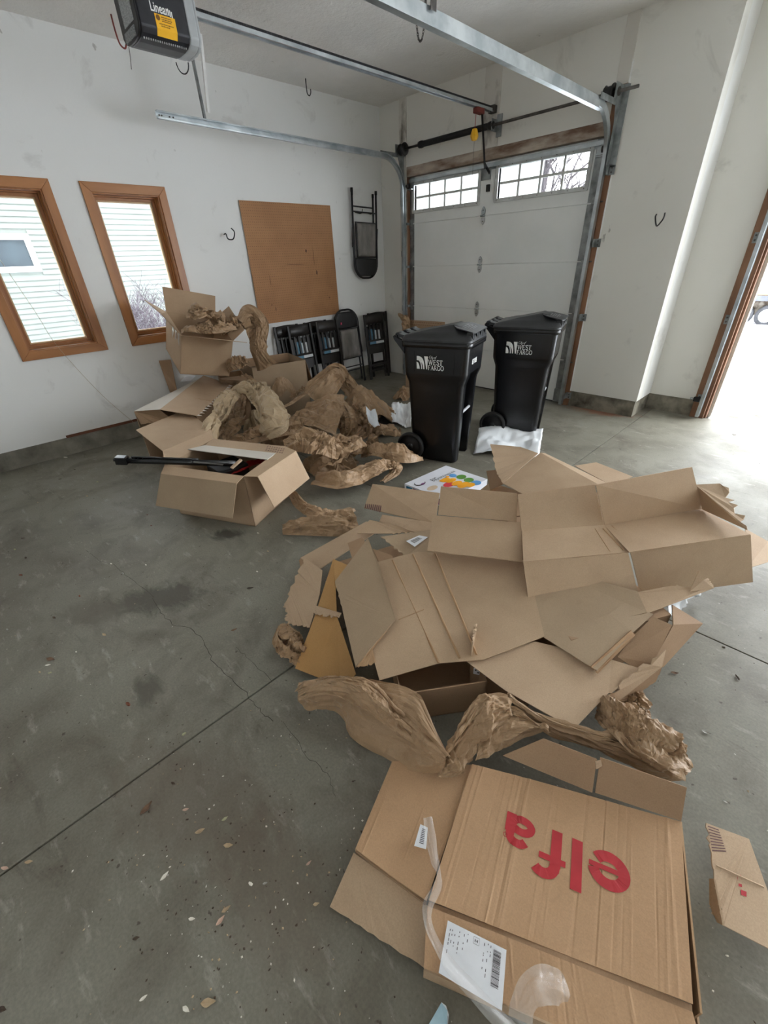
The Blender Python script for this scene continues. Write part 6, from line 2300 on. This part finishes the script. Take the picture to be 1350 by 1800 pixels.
tape_mat()
for sd, path, wd, lab_, am in [
    (81, [(752, 1437, .095), (756, 1470, .10), (764, 1512, .105), (771, 1535, .112), (768, 1560, .115), (752, 1590, .115), (752, 1622, .11), (768, 1660, .105), (795, 1702, .10), (828, 1738, .095), (866, 1780, .095), (905, 1815, .09)],
     [.030, .034, .022, .010, .022, .026, .020, .020, .030, .034, .036, .03], 'twisted strip of clear tape peeling off the printed box', .004),
    (82, [(915, 1800, .09), (918, 1772, .10), (932, 1742, .115), (955, 1730, .12), (982, 1735, .115), (1000, 1752, .10)], [.05, .055, .06, .06, .055, .02], 'curl of clear tape at the front of the printed box', .005)]:
    o_ = strip([PZ(*p) for p in path], wd, sd, lab_, 'clear_tape', amp=am, arch_=.12, nu=120, nv=12, pleats=.5, zmin=.05, group='peeled clear tape', n1=12, n2=5)
    o_.name = 'clear_tape'
    o_['category'] = 'tape'
    o_.modifiers.clear()

# small torn piece of printed cardboard on the right
_a, _b, _c = PZ(1241, 1447, .09), PZ(1316, 1475, .075), PZ(1272, 1627, .065)
_nn = (_b - _a).cross(_c - _a).normalized()
sp0 = [PN(u_, v_, _a, _nn) for u_, v_ in ((1241, 1447), (1316, 1475), (1352, 1575), (1375, 1680), (1272, 1627), (1255, 1545))]
r, o = sheet_thing('cardboard_scrap', 'torn cardboard scrap with red print at the right edge', [
    dict(p=sp0, m='card_pale', t=(4, 5), a=.005),
    dict(p=PL([(1256, 1545, .082), (1272, 1627, .066), (1262, 1622, .01), (1248, 1590, .008), (1248, 1545, .03)]), m='card', t=(2,), n='flap', a=.005),
], seed=30, group=None)
n_ = poly_normal(sp0)
n_ = n_ if n_.z > 0 else -n_
def onsp(u, v):
    return PN(u, v, sp0[0], n_) + n_ * .0032
ph = MB()
for i in range(9):
    a, b_ = onsp(1243 + i * .9 + .5, 1452 + i * 5.3), onsp(1262 + i * 1.6 + .5, 1459 + i * 4.6)
    s = Vector((0, 0, 0)) + (onsp(1243, 1457) - onsp(1243, 1454)) * .55
    ph.add([a, b_, b_ + s, a + s], [(0, 1, 2, 3)])
ph.build('hatched_print', 'ink_plum', o[0], recalc=False)
rp = MB()
for (u0, v0, u1, v1, w_) in [(1301, 1564, 1311, 1568, 9), (1297, 1553, 1303, 1555, 5), (1301, 1536, 1302, 1546, 3), (1294, 1536, 1296, 1546, 3), (1294, 1537, 1302, 1539, 2)]:
    a, b_, c_, d_ = onsp(u0, v0), onsp(u1, v1), onsp(u1, v1 + w_), onsp(u0, v0 + w_)
    rp.add([a, b_, c_, d_], [(0, 1, 2, 3)])
rp.build('red_print', 'ink_red', o[0], recalc=False)
crease_line(o[0], onsp(1257, 1522), onsp(1340, 1560), n_, w=.006, h=.002, mt='card')

# blue glossy paper scrap at the bottom edge
pm('scrap_blue', srgb(150, 182, 196), srgb(176, 204, 214), 12, .35)
r, o = sheet_thing('paper_scrap', 'pale blue glossy paper scrap on the floor at the bottom edge', [
    dict(p=PL([(754, 1800, .004), (776, 1762, .03), (786, 1776, .03), (786, 1815, .004), (756, 1830, .002)]), m='scrap_blue', th=.001),
    dict(p=PL([(776, 1762, .03), (784, 1768, .035), (789, 1784, .02), (786, 1815, .004), (784, 1790, .01)]), m='foam_white', n='fold', th=.001)], cat='paper scrap', group=None, seed=31)

# ------------------------------------------------------------------ toy package lying by the bin
pm('pkg_white', srgb(222, 224, 232), srgb(228, 230, 238), 8, .35)
for nm, c_ in dict(pk_blue=(96, 158, 214), pk_green=(96, 148, 66), pk_orange=(244, 170, 40), pk_red=(226, 74, 84), pk_purple=(112, 52, 108), pk_teal=(36, 110, 150), pk_tan=(206, 186, 160)).items():
    pm(nm, srgb(*c_), None, 20, .4)
zt = .075
kp = [PZ(711, 850, zt), PZ(784, 818, zt), PZ(857, 842, zt)]
kp.append(kp[0] + kp[2] - kp[1])
tk = empty('toy_package', (kp[0] + kp[2]) / 2 - Vector((0, 0, zt)), 'white printed toy package lying flat near the bin', 'package')
MB().prism([Vector((p.x, p.y, .004)) for p in kp], (0, 0, zt - .004)).build('carton', 'pkg_white', tk, bevel=.002)
def kq(s, t):
    """s along the text direction (left corner -> far corner), t towards the right corner"""
    return kp[0] + (kp[1] - kp[0]) * s + (kp[3] - kp[0]) * t + Vector((0, 0, .0012))
def kqs(a, b_, t0, t1):
    return None
ar = MB()
exk, eyk = (kp[1] - kp[0]), -(kp[3] - kp[0])
def kfn(x, y):
    return kq(x, y)
# headline, reading from the near left to the far right
hq, hx_ = glyphs('BIG', .10, 0, 0, .08, .62)
hq2, hx2 = glyphs('SPRINKLER', .052, hx_ + .01, .0, .10, .92)
hl = MB()
for q in hq + hq2:
    pts = [kq(.36 + a * .98, .34 - b_) for a, b_ in q]
    hl.add(pts, [tuple(range(len(pts)))])
hl.build('headline', 'ink_dark', tk, recalc=False)
def disc(cs, ct, rs, rt, mt, name, dz=.0002, n=18):
    c = kq(cs, ct)
    e1 = (kp[1] - kp[0]).normalized()
    e2 = Vector((-e1.y, e1.x, 0))
    pts = [c + e1 * rs * math.cos(t_) + e2 * rt * math.sin(t_) + Vector((0, 0, dz)) for t_ in np.linspace(0, 2 * math.pi, n + 1)[:-1]]
    return MB().add(pts, [tuple(range(n))]).build(name, mt, tk, recalc=False)
def kuv(u, v):
    p = PZ(u, v, zt)
    e1, e2 = kp[1] - kp[0], kp[3] - kp[0]
    r_ = p - kp[0]
    det = e1.x * e2.y - e1.y * e2.x
    return (r_.x * e2.y - r_.y * e2.x) / det, (e1.x * r_.y - e1.y * r_.x) / det
for kk, (u, v, mt, rs, rt) in enumerate([(796, 836, 'pk_blue', .03, .03), (811, 838.5, 'pk_green', .042, .036), (824, 844, 'pk_green', .042, .036), (837, 849, 'pk_blue', .042, .036), (789, 852, 'pk_red', .05, .035), (738, 850, 'ink_dark', .05, .036)]):
    disc(*kuv(u, v), rs, rt, mt, 'badge', .0002 + .00015 * kk)
disc(*kuv(738, 849), .044, .030, 'pkg_white', 'badge_face', .0016)
disc(*kuv(743, 851), .020, .010, 'pk_purple', 'badge_mouth', .0022)
for kk, (u, v, rs, rt) in enumerate([(783, 844, .045, .03), (793, 845, .05, .028), (803, 850, .05, .03), (815, 853, .06, .036), (827, 853, .04, .03), (777, 846, .02, .02), (787, 839, .014, .014)]):
    disc(*kuv(u, v), rs, rt, 'pk_orange', 'pictured_toy', .0012 + .0005 * kk)
disc(*kuv(760, 858), .05, .03, 'pk_tan', 'picture')
for i, mt in enumerate(('pk_teal', 'pk_purple', 'pk_orange', 'pk_teal', 'pk_purple', 'pk_red')):
    a, b_ = kp[0].lerp(kp[3], i / 6 + .05), kp[0].lerp(kp[3], (i + 1) / 6 + .03)
    nn_ = (kp[0] - kp[1]).normalized() * .001
    MB().prism([Vector((a.x, a.y, .012)) + nn_, Vector((b_.x, b_.y, .012)) + nn_, b_ + nn_ - Vector((0, 0, .012)), a + nn_ - Vector((0, 0, .012))], nn_ * .6).build('side_print', mt, tk)

# ------------------------------------------------------------------ floor: cracks, leaves, chips and crumbs
pm('crack_dark', srgb(66, 62, 54), None, 30, .95)
def crack(pts, w):
    P_ = []
    rr_ = random.Random(len(pts))
    for i in range(len(pts) - 1):
        a, b_ = PZ(*pts[i]), PZ(*pts[i + 1])
        for k in range(5):
            p = a.lerp(b_, k / 5)
            P_.append(p + Vector((rr_.uniform(-1, 1) * .006, rr_.uniform(-1, 1) * .006, 0)))
    P_.append(PZ(*pts[-1]))
    b = MB()
    vs = []
    for i, p in enumerate(P_):
        d = P_[min(i + 1, len(P_) - 1)] - P_[max(i - 1, 0)]
        s = Vector((-d.y, d.x, 0)).normalized() * w * rr_.uniform(.5, 1)
        vs += [p - s + Vector((0, 0, .0006)), p + s + Vector((0, 0, .0006))]
    b.add(vs, [(2 * i, 2 * i + 1, 2 * i + 3, 2 * i + 2) for i in range(len(P_) - 1)])
    b.build('crack', 'crack_dark', fl, recalc=False)


crack([(268, 1052), (283, 1078), (305, 1098), (335, 1105), (360, 1128), (372, 1160), (400, 1188), (432, 1215), (441, 1232), (460, 1252), (480, 1268)], .0016)
crack([(150, 968), (175, 985), (205, 995), (225, 1015), (270, 1050)], .0012)
crack([(415, 1138), (440, 1160), (478, 1198)], .0010)
crack([(500, 1268), (540, 1330), (575, 1360), (590, 1400)], .0009)

pm('leaf_brown', srgb(100, 76, 58), srgb(128, 100, 78), 30, .8)
pm('leaf_tan', srgb(164, 142, 112), srgb(188, 166, 134), 30, .8)
pm('leaf_dark', srgb(62, 50, 40), srgb(84, 70, 56), 30, .85)
pm('leaf_green', srgb(150, 150, 118), srgb(176, 174, 140), 30, .8)
pm('chip_white', srgb(214, 208, 194), srgb(230, 226, 214), 30, .7)
pm('chip_pink', srgb(188, 156, 138), srgb(204, 174, 154), 30, .7)
pm('chip_grey', srgb(140, 138, 130), srgb(170, 168, 160), 30, .7)
pm('clump_brown', srgb(96, 56, 42), srgb(140, 88, 66), 60, .9)


def leaf(u, v, L_, ang, mt, label, seed, wid=.42):
    c = PZ(u, v, 0)
    rr_ = random.Random(seed)
    ca, sa = math.cos(ang), math.sin(ang)
    b = MB()
    n = 7
    vs = []
    for i in range(n + 1):
        t = i / n
        w_ = L_ * wid * .5 * (math.sin(math.pi * (t ** .8)) + .03) * rr_.uniform(.8, 1.1)
        x = (t - .5) * L_
        z = .003 + L_ * .10 * (2 * t - 1) ** 2 * rr_.uniform(.6, 1)
        for sgn, dz in ((-1, L_ * .07), (0, 0), (1, L_ * .07)):
            y = sgn * w_
            vs.append(c + Vector((x * ca - y * sa, x * sa + y * ca, z + dz)))
    fs = []
    for i in range(n):
        for k in range(2):
            fs.append((i * 3 + k, i * 3 + k + 1, (i + 1) * 3 + k + 1, (i + 1) * 3 + k))
    b.add(vs, fs)
    o_ = b.build('fallen_leaf', mt, None, recalc=False, solid=.0008)
    tag(o_, label, 'leaf', 'leaves and chips on the floor')
    return o_


def chip(u, v, L_, ang, mt, label, seed, flat=.25, name='floor_chip', cat='debris'):
    c = PZ(u, v, 0)
    rr_ = random.Random(seed)
    n = 7
    lo_, hi_ = [], []
    for k in range(n):
        a = 2 * math.pi * k / n
        r = L_ / 2 * rr_.uniform(.7, 1.1)
        x, y = r * math.cos(a), r * .5 * math.sin(a)
        p = Vector((x * math.cos(ang) - y * math.sin(ang), x * math.sin(ang) + y * math.cos(ang), 0))
        lo_.append(c + p + Vector((0, 0, .0005)))
        hi_.append(c + p * .8 + Vector((0, 0, L_ * flat * rr_.uniform(.5, 1))))
    b = loft([lo_, hi_], False)
    return tag(b.build(name, mt), label, cat, 'leaves and chips on the floor')


DEB = [  # kind, pixel, length, angle, material, label
    ('c', 225, 1238, .05, .2, 'clump_brown', 'rust-brown clump of dirt on the floor beside the long joint'),
    ('c', 37, 1011, .045, .5, 'clump_brown', 'rust-brown crumb clump near the left edge of the floor'),
    ('c', 140, 1048, .035, .1, 'clump_brown', 'small brown clump left of the dark stain'),
    ('c', 259, 905, .03, .4, 'clump_brown', 'reddish crumb just left of the open box'),
    ('c', 266, 924, .025, .9, 'clump_brown', 'tiny reddish crumb below the open box flap'),
    ('l', 258, 1422, .075, 1.9, 'leaf_brown', 'narrow brown leaf lying below the long joint'),
    ('l', 352, 1462, .05, 1.2, 'leaf_tan', 'pale tan leaf on dark grit in the lower left'),
    ('l', 396, 1440, .035, 1.4, 'leaf_green', 'small yellowish leaf right of the pale tan one'),
    ('l', 327, 1424, .035, 1.0, 'chip_pink', 'small pinkish leaf between the brown and tan leaves'),
    ('l', 290, 1541, .045, 1.8, 'chip_white', 'curved white shell-like chip in the lower floor'),
    ('l', 367, 1763, .06, .9, 'leaf_tan', 'curled orange-tan leaf near the bottom edge'),
    ('l', 388, 1619, .045, 1.7, 'chip_pink', 'pink petal-like chip in the lower floor'),
    ('l', 398, 1599, .042, 1.4, 'leaf_tan', 'narrow tan chip just above the pink one'),
    ('c', 441, 1554, .03, .3, 'chip_white', 'rough white chip near the box corner in the lower floor'),
    ('c', 466, 1553, .028, 1.1, 'chip_grey', 'round grey chip beside the rough white chip'),
    ('l', 338, 1616, .03, .8, 'chip_white', 'small white flake left of the pink petal chip'),
    ('c', 323, 1291, .035, 1.5, 'leaf_green', 'grey-green chip right beside the long joint'),
    ('c', 358, 1362, .02, .6, 'chip_grey', 'grey chip below the long joint'),
    ('l', 305, 1378, .03, .4, 'leaf_dark', 'dark leaf scrap left of the grey chip'),
    ('l', 90, 1160, .075, .6, 'leaf_brown', 'brown twig-like leaf left of the crack'),
    ('l', 85, 1170, .04, 1.0, 'chip_white', 'white splinter under the twig-like leaf'),
    ('c', 70, 1182, .028, .2, 'leaf_tan', 'pale crumb left of the white splinter'),
    ('c', 88, 1183, .03, 1.2, 'leaf_green', 'greenish crumb below the white splinter'),
    ('l', 184, 1117, .05, .3, 'leaf_tan', 'tan leaf above the pale scratch'),
    ('c', 134, 1146, .022, .2, 'chip_white', 'white crumb above the twig-like leaf'),
    ('l', 454, 938, .035, .3, 'chip_white', 'small white paper slip in front of the open box'),
    ('l', 196, 992, .035, .2, 'chip_white', 'white splinter above the dark floor stain'),
    ('l', 257, 994, .03, .1, 'chip_white', 'white splinter right above the dark floor stain'),
    ('l', 116, 805, .085, .5, 'chip_white', 'white paper strip on the floor near the left wall'),
    ('l', 172, 848, .05, .2, 'leaf_green', 'pale leaf on the floor left of the black pole end'),
    ('l', 154, 873, .05, .3, 'leaf_tan', 'tan leaf below the black pole end'),
    ('l', 132, 826, .05, .4, 'leaf_dark', 'dark leaf below the white paper strip'),
    ('l', 106, 843, .05, .9, 'leaf_dark', 'dark leaf scrap left of the pole, away from the wall'),
    ('l', 67, 884, .03, .1, 'leaf_tan', 'small tan crumb near the left picture edge'),
    ('l', 41, 947, .045, .8, 'leaf_dark', 'dark leaf at the left picture edge'),
    ('l', 27, 967, .045, .2, 'leaf_green', 'greenish leaf above the rust-brown clump'),
    ('l', 46, 982, .05, .0, 'leaf_dark', 'dark flat leaf scrap right of the greenish leaf'),
    ('l', 96, 1087, .045, .3, 'leaf_dark', 'dark leaf left of the faint stain'),
    ('c', 13, 1107, .03, .2, 'chip_grey', 'grey chip at the left picture edge'),
    ('l', 440, 1035, .06, 1.0, 'leaf_dark', 'dark leaf pair right of the dark stain'),
    ('l', 412, 1108, .05, 1.3, 'leaf_brown', 'brown leaf near the upper crack'),
    ('c', 471, 969, .03, .4, 'leaf_tan', 'round tan pebble below the open box'),
    ('c', 452, 1005, .03, .2, 'chip_white', 'curved white chip right of the crack'),
    ('c', 216, 1008, .035, .3, 'chip_grey', 'grey chip above the stain'),
    ('l', 1240, 1288, .05, .3, 'chip_grey', 'grey fluffy lint clump on the right floor'),
    ('l', 1295, 1192, .05, 2.2, 'leaf_dark', 'dark leaf on the right floor below the joint'),
    ('c', 1272, 1138, .03, .4, 'leaf_dark', 'black crumb beside the right floor joint'),
    ('l', 1185, 1184, .05, .6, 'leaf_brown', 'brown leaf right of the torn cardboard strip'),
    ('l', 1275, 1410, .03, .4, 'chip_grey', 'grey chip above the torn cardboard scrap'),
    ('c', 1130, 1218, .018, .5, 'leaf_green', 'yellowish crumb at the right foot of the heap'),
    ('c', 1155, 1265, .015, .5, 'chip_white', 'white crumb right of the paper roll'),
    ('c', 1278, 1680, .016, .5, 'chip_white', 'white crumb below the torn cardboard scrap'),
    ('l', 1285, 1000, .035, .2, 'leaf_dark', 'dark crumb on the bright floor at the right'),
    ('l', 992, 758, .03, .1, 'chip_white', 'white crumb near the garage door jamb'),
    ('l', 1090, 790, .03, .1, 'leaf_dark', 'dark crumb on the floor in front of the wall step'),
    ('l', 1125, 784, .03, .3, 'chip_grey', 'grey crumb on the floor in front of the wall step'),
    ('l', 1290, 765, .05, .2, 'leaf_dark', 'dark leaf near the open doorway'),
    ('l', 555, 852, .025, .2, 'leaf_tan', 'tan crumb under the right flap of the open box'),
    ('l', 10, 1527, .04, .7, 'chip_pink', 'pinkish splinter at the left end of the long joint'),
    ('l', 52, 1516, .04, .9, 'leaf_tan', 'tan splinter lying on the long joint'),
    ('l', 5, 1775, .04, .7, 'leaf_dark', 'dark chip in the bottom left corner'),
    ('l', 240, 1650, .03, 1.0, 'leaf_dark', 'dark chip in the lower left floor'),
    ('l', 543, 1518, .03, 1.5, 'chip_pink', 'pink chip left of the printed box flap'),
    ('l', 556, 1590, .03, 1.0, 'leaf_tan', 'orange chip beside the lower flap of the printed box'),
    ('l', 402, 1487, .05, .8, 'leaf_tan', 'thin pale straw in the lower floor'),
    ('l', 253, 1755, .03, 1.4, 'chip_white', 'white flake near the bottom edge'),
    ('l', 328, 1775, .035, .4, 'chip_white', 'pale flake left of the curled orange-tan leaf'),
]
for i, (kd, u, v, L_, an, mt, lab_) in enumerate(DEB):
    (leaf if kd == 'l' else chip)(u, v, L_ * .6, an, mt, lab_, 500 + i)
# black dry crumbs and sawdust too fine to count
rr_ = random.Random(99)
cr = {k: MB() for k in ('leaf_dark', 'chip_white', 'leaf_tan')}
for i in range(900):
    x, y = rr_.uniform(-4.8, .9), rr_.uniform(-.4, 4.8)
    if rr_.random() < .35:
        p0 = PZ(rr_.gauss(420, 140), rr_.gauss(1500, 160), 0)
        x, y = p0.x, p0.y
    k = rr_.choices(('leaf_dark', 'chip_white', 'leaf_tan'), (.55, .25, .2))[0]
    s = rr_.uniform(.0015, .0045)
    a = rr_.uniform(0, 3.14)
    e1, e2 = Vector((math.cos(a), math.sin(a), 0)) * s, Vector((-math.sin(a), math.cos(a), 0)) * s * rr_.uniform(.3, .9)
    c = Vector((x, y, .0006))
    cr[k].add([c - e1, c + e2, c + e1, c - e2, c + Vector((0, 0, s * .6))], [(0, 1, 4), (1, 2, 4), (2, 3, 4), (3, 0, 4)])
for (k, b), lab_ in zip(cr.items(), ('fine dark crumbs and grit scattered over the floor', 'fine white crumbs scattered over the floor', 'fine tan wood crumbs scattered over the floor')):
    tag(b.build('floor_crumbs', k, recalc=False), lab_, 'debris', kind='stuff')
